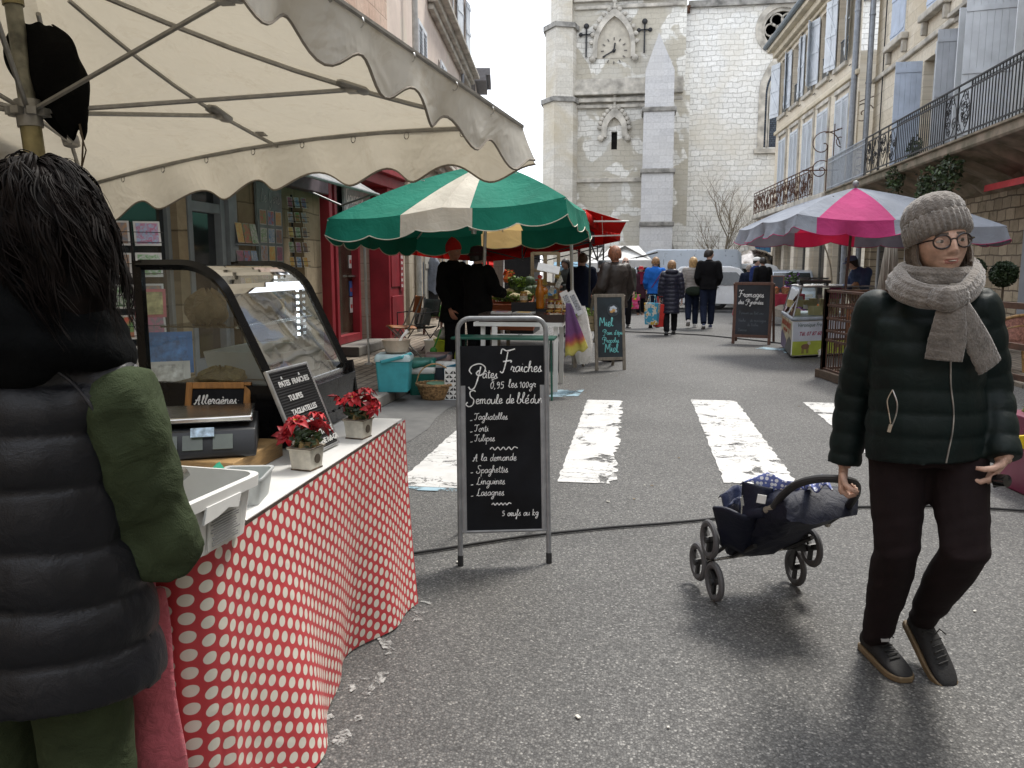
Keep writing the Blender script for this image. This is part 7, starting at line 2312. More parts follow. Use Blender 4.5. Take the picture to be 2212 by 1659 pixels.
for z,w in((1.13,.05),(.80,.03),(.55,.02)):mb.bar(a+Vector((0,0,z)),b+Vector((0,0,z)),w,.05)
B(mb,'open_rail',m_rustf,fn,smooth=False)
for q in(.34,.67,1.0):p=fA.lerp(fB,q);mb=MB();mb.bar(p,p+Vector((0,0,1.15)),.06);B(mb,'post',m_rustf,fn,smooth=False)
m_teak=WOOD('teak',(.22,.085,.035),.55,(10,10,3))
def woodchair(label,loc,rz):
 t_=thing('wooden_chair',label,'chair',loc,rz,'wooden terrace chairs')
 mb=MB();mb.bx(-.2,.2,-.2,.2,.43,.46);mb.build('seat',m_teak,t_,smooth=False,bevel=.006)
 for x in(-.18,.18):
  mb=MB();mb.bar((x,-.18,0),(x,-.18,.43),.035);mb.build('leg',m_teak,t_,smooth=False)
  mb=MB();mb.bar((x,.18,0),(x,.24,.95),.035);mb.build('leg',m_teak,t_,smooth=False)
 mb=MB()
 for z in(.62,.74,.86):mb.bx(-.18,.18,.205+(z-.5)*.09,.22+(z-.5)*.09,z,z+.08)
 mb.build('backrest',m_teak,t_,smooth=False)
 return t_
woodchair('brown slatted wooden chair just behind the corner post of the fence',(2.95,11.0,0),rad(150))
woodchair('brown slatted wooden chair deeper in the terrace',(3.7,10.2,0),rad(-60))
def roundtable(label,loc,m):
 t_=thing('terrace_table',label,'table',loc,0,'terrace tables')
 mb=MB();mb.lathe([(0,.70),(.36,.70),(.37,.71),(.36,.73),(0,.73)],28);mb.build('tabletop',m,t_)
 mb=MB();mb.tube([(0,0,.02),(0,0,.7)],.03,10);mb.build('leg',m_black,t_)
 mb=MB();mb.lathe([(0,0),(.22,0),(.2,.03),(0,.04)],20);mb.build('base',m_black,t_)
roundtable('pale round terrace table behind the wooden chairs',(3.3,11.6-1.3,0),m_whitepaint)
roundtable('pale round terrace table beside the wicker armchair',(4.2,7.5,0),m_whitepaint)
m_rattan=MAT('rattan',(.42,.25,.10),.45,vs=22,var=.3);m_rattanp=MAT('pink_wicker',(.40,.19,.15),.6,vs=40,var=.3,bump=.6,bs=80)
def rattan(label,loc,rz,mw):
 t_=thing('wicker_armchair',label,'chair',loc,rz,'wicker terrace armchairs')
 mb=MB();mb.lathe([(0,.42),(.24,.42),(.25,.44),(.24,.46),(0,.45)],24);mb.build('seat',mw,t_)
 mb=MB()
 arc=[(.27*math.cos(a),.27*math.sin(a),.66+.16*max(0,math.sin(a)))for a in[rad(-35+250*k/24)for k in range(25)]]
 mb.tube(arc,.02,8);mb.tube([(x*.97,y*.97,z-.14)for x,y,z in arc],.012,6);mb.build('armrest',m_rattan,t_)
 mb=MB()
 mb.grid(lambda u,v:Vector((.262*math.cos(rad(10+160*u)),.262*math.sin(rad(10+160*u)),.47+(.17+.16*math.sin(rad(10+160*u)))*v)),24,8);mb.build('backrest',mw,t_,solid=.01)
 for k in range(4):
  a=rad(45+90*k)
  mb=MB();mb.tube([(.2*math.cos(a),.2*math.sin(a),.42),(.25*math.cos(a),.25*math.sin(a),0)],.017,8);mb.build('leg',m_rattan,t_)
rattan('honey-coloured rattan armchair at the right edge of the picture',(3.62,6.75,0),rad(20),m_rattan)
rattan('rattan armchair turned towards the terrace table',(4.35,8.4,0),rad(150),m_rattan)
rattan('pinkish wicker armchair against the grey shopfront',AX(2175,690,4.9).xy.to_3d(),rad(200),m_rattanp)
pl=thing('planter_box','magenta planter box with bright lettuce at the right edge','planter',AX(2245,1000,2.75).xy.to_3d(),rad(8))
pl.location=(2.74,5.15,0)
mb=MB();mb.bx(-.22,.22,-.7,.7,0,.50);mb.build('box',MAT('magenta_paint',(.16,.008,.045),.5,vs=4),pl,smooth=False,bevel=.012)
mb=MB();leaves(mb,(0,0,.53),(.22,.7,.11),1500,.05,61);mb.build('foliage',[m_leafl,MAT('yellow_green_leaf',(.30,.46,.06),.5)],pl,smooth=False)
mb=MB()
r=random.Random(77)
for k in range(5):
 p=Vector((r.uniform(-.1,.1),r.uniform(-.2,.6),.5));pts=[p]
 for i in range(10):p=p+Vector((r.uniform(-.05,.06),r.uniform(-.06,.06),.13));pts.append(p)
 mb.tube(pts,[.011-.0009*i for i in range(11)],6)
 for i in range(3,9,2):mb.tube([pts[i],pts[i]+Vector((r.uniform(-.2,.2),r.uniform(-.2,.2),.15)),pts[i]+Vector((r.uniform(-.3,.3),r.uniform(-.3,.3),.32))],[.005,.004,.002],5)
mb.build('climber_stem',MAT('green_brown_stem',(.19,.17,.08),.8),pl)
mb=MB();mb.prism([(0,0),(.16,.06),(.18,.12),(.03,.1)],-.01,.012,'y');o=mb.build('yellow_cloth',MAT('yellow_plastic',(.75,.55,.02),.5),smooth=False,loc=AX(2188,975,2.35));tag(o,'yellow plastic corner poking in at the right edge by the planter','sheet')
def topiary(label,x,y,Yq,R0):
 p=AY(x,y,Yq);t_=thing('topiary',label,'topiary',(p.x,p.y,0),0,'ball topiaries')
 mb=MB();leaves(mb,(0,0,p.z),(R0,R0,R0),2600,.028,int(x));mb.build('crown',[m_leafd,MAT('box_leaf',(.02,.045,.015),.5)],t_,smooth=False)
 mb=MB();mb.tube([(0,0,.4),(.01,0,p.z-R0*.7)],.02,8);mb.build('trunk',m_bark,t_)
 mb=MB();mb.lathe([(.0,0),(.14,0),(.19,.38),(.2,.4),(.17,.4),(0,.37)],20);mb.build('pot',m_greysteel,t_)
topiary('smaller ball topiary at the left before the grey shopfront',2108,580,16.0,.175)
topiary('larger ball topiary nearer the right edge before the grey shopfront',2168,592,14.6,.215)
cp=thing('closed_parasol','folded beige striped parasol standing on the terrace','parasol',AX(1918,640,4.55).xy.to_3d())
t=NT('beige_stripe_cloth');w_=t.n.new('ShaderNodeTexWave');w_.inputs['Scale'].default_value=9;t.l.new(t.pos,w_.inputs['Vector']);t.col(t.ramp(w_.outputs['Fac'],[(.4,(.30,.27,.22)),(.6,(.48,.44,.37))]));t.set(t.b,Roughness=.85)
mb=MB();mb.lathe([(.02,2.25),(.05,2.1),(.09,1.8),(.13,1.4),(.17,1.0),(.2,.8),(.16,.78)],48,wob=lambda a,i:1+.16*math.sin(12*a)*min(1,i/2));mb.build('folded_cloth',t.m,cp)
mb=MB();mb.tube([(0,0,0),(0,0,2.4)],.022,8);mb.build('pole',m_teak,cp);mb=MB();mb.bx(-.25,.25,-.25,.25,0,.06);mb.build('base',m_rubber,cp,smooth=False)
yt=thing('young_tree','thin sapling with fresh yellow-green leaves behind the cheese counter','tree',AX(1800,640,3.9).xy.to_3d())
yp=yt.location.copy()
a1=AY(1768,500,yp.y)-yp;a2=AY(1795,580,yp.y)-yp
mb=MB();mb.tube(catmull([(0,0,.3),tuple(a2),tuple(a1)],6),.014,6);mb.tube([tuple(a1),tuple(a1+Vector((.05,0,.25)))],.008,5);mb.build('trunk',m_twig,yt)
mb=MB();leaves(mb,a1+Vector((0,0,.1)),(.16,.16,.16),60,.05,3);mb.build('crown',[MAT('spring_leaf',(.30,.38,.04),.5),m_leafl],yt,smooth=False)
mb=MB();mb.lathe([(0,0),(.15,0),(.18,.3),(0,.31)],16);mb.build('pot',m_oak,yt)
# red-clothed table further up, with baskets
rt_=thing('market_table','market table with crimson cloth and baskets beyond the cheese blackboard','table',(2.7,21.5,0))
cx0,cx1=AY(1603,650,21.5).x,AY(1692,650,21.5).x
mb=MB();mb.bx(cx0,cx1+.4,21.1,22.3,.73,.76);B(mb,'tabletop',m_oldwood,rt_,smooth=False)
for x in(cx0+.15,cx1+.2):
 for y in(21.2,22.2):mb=MB();mb.tube([(x,y,0),(x+.05,y,.73)],.015,6);B(mb,'leg',m_greysteel,rt_)
mb=MB()
n=50;per=(cx1+.4-cx0);
def rcl(u,v):
 s=u*(per+2.4)
 if s<1.2:p=Vector((cx0-.02,22.3-s,.765));o=Vector((-1,0,0))
 elif s<1.2+per:p=Vector((cx0+s-1.2,21.08,.765));o=Vector((0,-1,0))
 else:p=Vector((cx1+.42,21.1+s-1.2-per,.765));o=Vector((1,0,0))
 h=.42+.12*math.sin(s*5)+.1*math.sin(s*2.2+1)
 return p+o*(.03+(.06*math.sin(s*14)+.05)*v)-Vector((0,0,h*v))
mb.grid(rcl,90,12);mb.quad((cx0-.02,21.08,.766),(cx1+.42,21.08,.766),(cx1+.42,22.3,.766),(cx0-.02,22.3,.766))
tag(mb.build('tablecloth',CLOTH('crimson_cloth',(.26,.015,.035),.8,bump=.5,wr=5),angle=70),'crimson tablecloth hanging unevenly from the far market table','tablecloth')
r=random.Random(14)
for k in range(7):
 p=(cx0+.22+.27*(k%5),21.3+.4*(k//5),.768)
 t_=thing('basket','%s basket of dried goods on the crimson cloth, %s along the row'%(['shallow','flat','wide'][k%3],['first','second','third','fourth','fifth','sixth','last'][k]),'basket',p,r.random(),'baskets on the crimson table')
 mb=MB();mb.lathe([(.09,0),(.12,.13),(.125,.14),(.11,.13),(.085,.02),(0,.02)],16);mb.build('body',m_wick,t_)
 mb=MB()
 for q in range(10):mb.ball((r.uniform(-.07,.07),r.uniform(-.07,.07),.13+r.uniform(-.01,.03)),(.05,.022,.022),6,5,(0,0,r.random()*3))
 mb.build('goods',[MAT('dried_sausage',(.30,.08,.06),.6,vs=40,var=.4),MAT('white_packets',(.6,.58,.54),.5,vs=40),MAT('orange_packets',(.5,.14,.05),.5)][k%3],t_)
sb_,bd,T,w=aboard('small brown slate easel standing on the crimson table',(cx1-.32,21.3,.768),(cx1-.02,21.3,.768),.46,.22,m_brownw,m_slated,.03,.02,.25,'table_slate')
for k,x in enumerate((1728,1760)):
 p=AY(x,690,19.0);t_=thing('half_barrel',['orange-brown wooden half barrel planter left of the cheese counter glass','orange-brown half barrel planter seen through the counter glass'][k],'planter',(p.x,19.0,.06),0,'half barrel planters')
 mb=MB();mb.lathe([(0,0),(.22,0),(.27,.42),(.24,.42),(.2,.36),(0,.36)],18);mb.build('tub',WOOD('orange_barrel',(.40,.18,.05),.6),t_)
 mb=MB();mb.lathe([(.237,.12),(.245,.15)],18);mb.lathe([(.258,.3),(.265,.33)],18);mb.build('hoop',m_black,t_)
 mb=MB();leaves(mb,(0,0,.45),(.22,.22,.1),160,.05,70+k);mb.build('plant',[[MAT('purple_flower',(.2,.06,.3),.6),MAT('orange_flower',(.6,.18,.02),.6)][k],m_leaf],t_,smooth=False)
cbx=thing('potted_plant','dark crate with purple flowers and tall green shoots beside the stone pillar','plant',(AY(1712,620,24).x,24,.05))
mb=MB();mb.lathe([(0,0),(.2,0),(.26,.75),(.22,.75),(0,.7)],12);mb.build('pot',m_dcoat,cbx)
mb=MB();leaves(mb,(0,0,.95),(.25,.25,.3),260,.07,91);mb.build('foliage',[m_leaf,MAT('purple_flower',(.2,.06,.3),.6)],cbx,smooth=False)
# vans and cars on the square
m_vanw=MAT('white_van_paint',(.66,.68,.70),.25,var=.05,vs=2,coat=.5);m_vang=MAT('silver_van_paint',(.42,.47,.53),.3,.3,var=.06,vs=2,coat=.4)
m_carglass=MAT('car_glass',(.02,.028,.03),.05,var=.3,vs=2,spec=.8)
m_bump=MAT('bumper_plastic',(.04,.04,.042),.6);m_lampr=MAT('tail_lamp',(.30,.01,.01),.2);m_lampw=MAT('head_lamp',(.6,.6,.58),.1);m_rimm=MAT('wheel_rim',(.35,.36,.37),.35,.7)
def vehicle(name,label,cat,loc,rz,prof,W,wheels,wins,paint,wr=.33,doors=(),extra=None):
 """prof: side outline (x along, z up) front at +x; wins: side window outlines"""
 t_=thing(name,label,cat,loc,rz)
 xs0,xs1=min(p[0]for p in prof),max(p[0]for p in prof);zt=max(p[1]for p in prof)
 n=len(prof)
 def sec(y,k):
  cx_=(xs0+xs1)/2
  out=[]
  for x,z in prof:
   tum=1-k*max(0,(z-.9)/zt)*.55
   out.append((cx_+(x-cx_)*(1-.012*k),y*tum,z-(.03*k if z>zt*.8 else 0)))
  return out
 mb=MB()
 rings=[sec(-W/2*.97,1.4*.1),sec(-W/2,.1),sec(-W*.40,0),sec(0,0),sec(W*.40,0),sec(W/2,.1),sec(W/2*.97,1.4*.1)]
 def tum(z):return 1-.16*max(0,(z-.9))/(zt-.9)
 ys=[-1,-.96,-.5,0,.5,.96,1];ins=[.05,.0,0,0,0,.0,.05]
 rings=[]
 c=Vector(((xs0+xs1)/2,0,zt/2))
 for yy,i_ in zip(ys,ins):
  rings.append([(c.x+(x-c.x)*(1-i_*.4),yy*W/2*tum(z),c.z+(z-c.z)*(1-i_*.6)+.02*(1-yy*yy)*(z>zt*.8))for x,z in prof])
 loft(mb,rings)
 body=mb.build('body',paint,t_,angle=28)
 for s in(-1,1):
  for wpoly in wins:
   mb=MB();yq=lambda z:s*(W/2*tum(z)+.006)
   mb.poly([(x,yq(z),z)for x,z in wpoly]);mb.build('window',m_carglass,t_,smooth=False)
  mb=MB()
  for x,z0,z1 in doors:
   mb.add([(x-.008,s*(W/2*tum(z0)+.004),z0),(x+.008,s*(W/2*tum(z0)+.004),z0),(x+.008,s*(W/2*tum(z1)+.004),z1),(x-.008,s*(W/2*tum(z1)+.004),z1)],[(0,1,2,3)])
   mb.box((x+.12,s*(W/2*tum(1.0)+.012),1.0),(.16,.02,.035))
  if doors:mb.build('door_seam',m_bump,t_,smooth=False)
  for wx in wheels:
   mb=MB();mb.lathe([(0,-.1),(wr*.98,-.1),(wr,-.06),(wr,.06),(wr*.98,.1),(0,.1)],28);mb.v=[Vector((wx+p.x,s*(W/2-.09)+p.z,wr+p.y))for p in mb.v]
   wh=mb.build('wheel',m_rubber,t_)
   mb=MB();mb.lathe([(0,.015),(wr*.6,.0),(wr*.66,.02)],20);mb.v=[Vector((wx+p.x,s*(W/2+.012)+s*p.z*.3,wr+p.y))for p in mb.v];mb.build('rim',m_rimm,wh)
   mb=MB();mb.tube([(wx+(wr+.03)*math.cos(a),s*(W/2-.02),wr+(wr+.03)*math.sin(a))for a in[PI*k/12 for k in range(13)]],.03,6);mb.build('wheel_arch',m_bump,t_)
  mb=MB();mb.ball((xs1-.9,s*(W/2+.1),1.15),(.07,.09,.1),8,6);mb.build('mirror',m_bump,t_)
  mb=MB();mb.box((xs1-.06,s*W*.36,.72),(.1,.26,.18));mb.build('headlight',m_lampw,t_,bevel=.03)
  mb=MB();mb.box((xs0+.03,s*W*.43,1.0),(.07,.14,.4));mb.build('tail_light',m_lampr,t_,bevel=.02)
 mb=MB();mb.box((xs1-.05,0,.42),(.2,W*.94,.26));mb.build('bumper',m_bump,t_,bevel=.05)
 mb=MB();mb.box((xs0+.05,0,.42),(.2,W*.94,.22));mb.build('bumper',m_bump,t_,bevel=.05)
 def strip(a,b,nm):
  mb=MB();d=Vector((b[0]-a[0],0,b[1]-a[1])).normalized();nn=Vector((-d.z,0,d.x))
  if nn.x*(1 if a[0]>c.x else-1)<0:nn=-nn
  P=[]
  for q,yy in((.06,-.88),(.06,.88),(.94,.88),(.94,-.88)):
   x,z=a[0]+(b[0]-a[0])*q,a[1]+(b[1]-a[1])*q
   P.append(Vector((x,yy*W/2*tum(z),z))+nn*.03)
  mb.quad(*P);mb.build(nm,m_carglass,t_,smooth=False)
 if extra:extra(t_,strip,W,tum)
 mb=MB();mb.box((xs0-.062+.0,0,.62),(.01,.5,.11));mb.build('number_plate',m_whitepaint,t_,smooth=False)
 return t_
VANP=[(-2.7,.35),(-2.74,.9),(-2.7,2.35),(-2.5,2.52),(.9,2.52),(1.35,2.36),(2.05,1.42),(2.62,1.15),(2.75,.85),(2.75,.35)]
def van_x(t_,strip,W,tum):strip((2.05,1.42),(1.38,2.32),'windscreen')
v=vehicle('panel_van','tall pale grey panel van with raised roof behind the walking group','van',(0,0,0),0,VANP,2.0,(-1.7,1.75),[[(.75,1.35),(.75,1.98),(1.35,1.98),(1.8,1.4)]],m_vang,.36,((.6,.5,2.1),(-.7,.45,2.3)),van_x)
p=AY(1462,600,36.5);v.location=(p.x-.1,36.8,-.36);v.rotation_euler.z=rad(186)
mb=MB();mb.bx(.82,1.7,1.012,1.02,.55,1.95);mb.build('open_doorway',m_dark,v,smooth=False)
mb=MB();mb.tube([(1.95,1.1,1.0),(2.0,1.25,2.1),(1.3,1.25,2.1),(1.25,1.1,1.0)],.03,6);mb.build('ladder_rack',m_alu,v)
KANP=[(-2.0,.35),(-2.05,.8),(-1.98,1.62),(-1.8,1.78),(.1,1.80),(.45,1.72),(1.1,1.12),(1.85,.92),(2.0,.65),(2.0,.35)]
def kan_x(t_,strip,W,tum):strip((1.1,1.12),(.47,1.70),'windscreen')
v=vehicle('small_van','small white delivery van with side windows behind the tall man','van',(0,0,0),0,KANP,1.72,(-1.25,1.25),[[(-.45,1.08),(-.45,1.58),(.35,1.58),(.85,1.08)]],m_vanw,.3,((-.5,.4,1.6),),kan_x)
p=AY(1572,600,33.5);v.location=(p.x,33.5,-.36);v.rotation_euler.z=rad(-8)
JEEP=[(-2.3,.4),(-2.35,1.0),(-2.3,1.85),(-2.15,1.95),(.6,1.95),(.95,1.85),(1.4,1.2),(2.2,1.08),(2.3,.8),(2.3,.4)]
def jeep_x(t_,strip,W,tum):strip((1.4,1.2),(.97,1.82),'windscreen')
v=vehicle('minibus','white minibus with three dark side windows parked behind the small van','minibus',(0,0,0),0,JEEP,1.8,(-1.45,1.45),[[(-2.1,1.15),(-2.1,1.75),(-1.1,1.75),(-1.1,1.15)],[(-1.0,1.15),(-1.0,1.75),(-.05,1.75),(-.05,1.15)],[(.05,1.15),(.05,1.75),(.7,1.75),(1.1,1.15)]],m_vanw,.35,((0,.5,1.8),),jeep_x)
p=AY(1625,600,37.5);v.location=(p.x-.1,37.5,-.4);v.rotation_euler.z=rad(4)
v=vehicle('panel_van','white panel van whose long roof shows behind the minibus','van',(AY(1555,600,43).x,43,-.4),rad(180),VANP,2.0,(-1.7,1.75),[[(.75,1.35),(.75,1.98),(1.35,1.98),(1.8,1.4)]],m_vanw,.36,((.6,.5,2.1),),van_x)
v=vehicle('parked_car','pale parked car seen between the stone pillars','car',(AY(1712,600,33).x,33.2,-.25),rad(-100),KANP,1.72,(-1.25,1.25),[[(-.45,1.08),(-.45,1.58),(.35,1.58),(.85,1.08)]],m_vang,.3,((-.5,.4,1.6),),kan_x)
v.scale=(1,1,.86)
dm_=thing('silver_dome','shiny silver domed cover beyond the minibus roof','cover',AY(1628,575,41.0))
mb=MB();mb.lathe([(.95,-.3),(.95,.2),(.85,.55),(.55,.82),(0,.95)],24,wob=lambda a,i:1+.03*math.sin(9*a+i));mb.build('cover',MAT('silver_foil',(.55,.50,.46),.25,.9,vs=5,var=.2,bump=.4,bs=8),dm_);dm_.location.z=1.35
mb=MB();mb.bx(-1,1,-1,1,-.6,-.3);mb.bx(-.1,.1,-.9,.9,-1.75,-.6);mb.build('trailer',m_bump,dm_,smooth=False)
m_tentw=CANVAS('white_tent_canvas',(.80,.80,.79),.3,wr=5)
def tent(label,x0,x1,Yq,ye,yt,d=3.0,m=None):
 a,b=AY(x0,ye,Yq),AY(x1,ye,Yq);pk=AY((x0+x1)/2,yt,Yq+d/2)
 t_=thing('market_tent',label,'tent',((a.x+b.x)/2,Yq+d/2,gz(Yq)),0,'white market tents on the square')
 q4=[a,b,b+Vector((0,d,0)),a+Vector((0,d,0))]
 mb=MB()
 for i in range(4):
  p,q=q4[i],q4[(i+1)%4]
  mb.add([p,q,pk+(q-p).normalized()*.5,pk-(q-p).normalized()*.5],[(0,1,2,3)])
  mb.quad(p,q,q-Vector((0,0,.25)),p-Vector((0,0,.25)))
 B(mb,'canopy',m or m_tentw,t_,smooth=False,solid=.004)
 for p in q4:mb=MB();mb.bar((p.x,p.y,gz(Yq)-.05),p,.05);B(mb,'leg',m_alu,t_,smooth=False)
 return t_
tent('white peaked market tent left of the tall grey van',1292,1408,29.5,562,531)
tent('low white market tent behind the man in the brown jacket',1268,1345,33.0,568,545)
tent('white market tent seen under the slate pop-up tent',1072,1102,24.0,575,556)
tent('pale blue market tent seen behind the woman in grey',1195,1262,27.0,575,566,3.0,CANVAS('pale_blue_canvas',(.25,.42,.55),.3))
tent('red market tent seen under the green parasol',1040,1080,21.0,572,552,2.0,m_redc)
for k,(x,yq,w)in enumerate(((1215,27.6,3),(1320,30.5,3.4),(1085,25,2))):
 p=AY(x,620,yq);t_=thing('stall_counter',['blue draped stall counter under the pale blue tent','dark goods stall under the peaked white tent','dark green stall counter under the farther white tent'][k],'stall',(p.x,yq,gz(yq)))
 mb=MB();mb.bx(-w/2,w/2,-.4,.4,0,.85);mb.build('counter',[MAT('blue_drape',(.06,.18,.32),.8),MAT('brown_goods',(.09,.07,.055),.8,vs=8,var=.5),m_dkgreen][k],t_,smooth=False)
 mb=MB();r=random.Random(k)
 for i in range(16):mb.box((r.uniform(-w/2,w/2),r.uniform(-.3,.3),.85+.1),(r.uniform(.15,.3),.2,r.uniform(.1,.45)))
 mb.build('goods',MAT('mixed_goods',(.25,.2,.17),.8,vs=6,var=.6),t_,smooth=False)
aa=thing('tent_awning','dark slanting awning edge between the tents','awning',(AY(1340,560,30).x,30,-.3))
mb=MB();mb.tube([AY(1350,563,29.6),AY(1420,545,30)],.03,6);mb.tube([AY(1375,557,29.7),AY(1380,600,29.7)],.03,6);B(mb,'arm',m_black,aa)
# people
def remesh(mb,voxel,smooth=5):
 me=bpy.data.meshes.new('tmp')
 me.from_pydata([tuple(p)for p in mb.v],[],mb.f)
 me.update();fix_normals(me)
 o=bpy.data.objects.new('tmp',me);COL.objects.link(o)
 md=o.modifiers.new('r','REMESH');md.mode='VOXEL';md.voxel_size=voxel
 ms=o.modifiers.new('s','SMOOTH');ms.factor=.5;ms.iterations=smooth
 dg=bpy.context.evaluated_depsgraph_get()
 out=bpy.data.meshes.new_from_object(o.evaluated_get(dg))
 bpy.data.objects.remove(o);bpy.data.meshes.remove(me)
 n=len(out.vertices)
 co=np.empty(n*3);out.vertices.foreach_get('co',co)
 no=np.empty(n*3);out.vertices.foreach_get('normal',no)
 return out,co.reshape(-1,3),no.reshape(-1,3)
def finish(me,co,name,mats,parent=None,extra=None):
 """link the remeshed skin; extra: an MB whose shapes join the same mesh"""
 me.vertices.foreach_set('co',co.ravel());me.update()
 if extra is not None and extra.v:
  V=[tuple(v.co)for v in me.vertices];F=[tuple(p.vertices)for p in me.polygons];b=len(V)
  m2=bpy.data.meshes.new(name)
  m2.from_pydata(V+[tuple(p)for p in extra.v],[],F+[tuple(i+b for i in f)for f in extra.f])
  for m in mats:m2.materials.append(m)
  m2.polygons.foreach_set('material_index',[0]*len(F)+list(extra.m))
  m2.update();me=m2
 else:
  me.materials.clear()
  for m in(mats if isinstance(mats,(list,tuple))else[mats]):me.materials.append(m)
 me.name=name
 me.polygons.foreach_set('use_smooth',[True]*len(me.polygons))
 o=bpy.data.objects.new(name,me);COL.objects.link(o)
 if parent is not None:o.parent=parent
 return o
def seg_param(co,a,b):
 a,b=np.array(a),np.array(b);d=b-a;L=np.linalg.norm(d)
 t=np.clip(((co-a)@d)/(L*L),0,1)
 return np.linalg.norm(co-(a+t[:,None]*d),axis=1),t*L
def vnoise(co,f,seed=0):
 r=np.random.RandomState(seed)
 out=np.zeros(len(co))
 for k in range(5):
  d=r.normal(size=3);d/=np.linalg.norm(d)
  out+=np.sin(co@d*f*(1+.45*k)+r.uniform(0,6))/(1+.5*k)
 return out/2.5
HEAD_M=None
def head(mb,M,nu=44,nv=34,smile=0.0,female=True,k=1.0):
 """face towards local -Y; mats 0 skin 1 lips 2 brow 3 eye white 4 iris 5 teeth"""
 base=len(mb.v);P=[]
 th=[PI*(i/nv)for i in range(nv+1)]
 for i in range(nv+1):
  for j in range(nu):
   a=2*PI*j/nu
   P.append((math.sin(th[i])*math.sin(a),-math.sin(th[i])*math.cos(a),math.cos(th[i])))
 u=np.array(P)
 x,y,z=.073*u[:,0],.094*u[:,1],.113*u[:,2]
 lo=np.maximum(0,-u[:,2])
 x=x*(1-(.30 if female else .22)*lo**1.4)
 y=np.where(u[:,1]>0,y*(1-.38*lo),y*(1-.06*lo))
 y=np.where(u[:,1]>0,y*1.04,y)
 w=np.clip(-u[:,1]*1.6,0,1)
 ax=np.abs(x)
 g=lambda v,s:np.exp(-(v/s)**2)
 d=np.zeros(len(x))
 prof=np.interp(z,[-.040,-.032,-.022,.0,.022,.035],[0,.45,1,.62,.22,0])
 d+=.026*g(x,.0105)*prof+.008*g(ax-.012,.006)*g(z+.027,.008)
 d-=.010*g(ax-.031,.016)*g(z-.010,.011)
 d+=.005*g(ax-.03,.024)*g(z-.029,.009)
 d+=.006*g(ax-.042,.018)*g(z+.018-smile*.004,.018)
 mz=z+smile*.10*(ax**2)*40*.1
 d+=.006*g(x,.024)*(g(z+.049-smile*ax*.18,.0048)+g(z+.062-smile*ax*.18,.0058))-.005*g(x,.022)*g(z+.0555-smile*ax*.18,.003)
 d+=.008*g(x,.02)*g(z+.089,.014)
 y=y-d*w
 for q in range(len(x)):mb.v.append(M@(Vector((x[q],y[q],z[q]))*k))
 for i in range(nv):
  for j in range(nu):
   l=(j+1)%nu
   f=[i*nu+j,i*nu+l,(i+1)*nu+l,(i+1)*nu+j]
   cx_,cz_=np.mean(x[f]),np.mean(z[f]);fr=np.mean(u[f,1])<-.35
   zz=cz_-smile*abs(cx_)*.18
   m=0
   if fr and abs(cx_)<.0205 and-.0655<zz<-.047-abs(cx_)*.25:m=1
   if fr and .013<abs(cx_)<.047 and .026<cz_+.1*max(0,abs(cx_)-.03)<.036:m=2
   mb.f.append([base+q for q in f]);mb.m.append(m)
 old=mb.T;mb.T=M@Matrix.Scale(k,4)
 for s in(-1,1):
  mb.mi=3;mb.ball((s*.031,-.0745,.009),(.0125,.0105,.0085),12,8)
  mb.mi=4;mb.ball((s*.031+.001,-.0805,.0088),(.0068,.0052,.0070),10,6)
  mb.mi=0;mb.ball((s*.031,-.0735,.0148),(.0148,.0118,.0062),10,6);mb.ball((s*.031,-.0732,.0025),(.0140,.0108,.0048),10,6)
  mb.ball((s*.072,.012,-.004),(.008,.020,.030),10,8,(0,0,s*.35))
 if smile:
  mb.mi=5;mb.ball((0,-.0845,-.0545),(.013,.006,.0018),12,6)
 mb.mi=0;mb.T=old
def hand_shape(mb,wrist,d,n,curl=.5,k=1.0,thumb=1,spread=.1):
 """palm, four fingers and a thumb as tapered chains; d along the hand, n out of the palm"""
 d,n=Vector(d).normalized(),Vector(n);n=(n-d*n.dot(d)).normalized();s=d.cross(n).normalized()*thumb
 W=Vector(wrist)
 mb.tube([W-d*.03*k,W,W+d*.04*k,W+d*.085*k,W+d*.095*k],[(.018*k,.026*k),(.017*k,.027*k),(.016*k,.038*k),(.014*k,.040*k),(.008*k,.034*k)],12,flat=tuple(n))
 for i,(L,off)in enumerate(((.072,.030),(.080,.010),(.074,-.010),(.058,-.029))):
  p=W+d*(.082-abs(off)*.12)*k+s*off*k
  dd=(d+s*off*spread*4).normalized();pts=[p-d*.02*k]
  ang=0
  for q,fr in enumerate((.45,.32,.26)):
   ang+=curl*(.75 if q==0 else .95)*(1+.08*i)
   v=dd*math.cos(ang)+n*math.sin(ang)
   if q==0:pts.append(p)
   p=p+v*L*fr*k;pts.append(p)
  mb.tube(pts,[.0095*k,.0095*k,.009*k,.0082*k,.006*k],8)
 p=W+d*.022*k+s*.026*k;pts=[W+d*.01*k+s*.012*k,p]
 for q,L in enumerate((.04,.03,.024)):
  v=(d*(.75-.1*q)+s*(.75-.45*q)+n*(.35+curl*.5*q)).normalized();p=p+v*L*k;pts.append(p)
 mb.tube(pts,[.013*k,.013*k,.0115*k,.0095*k,.007*k],8)
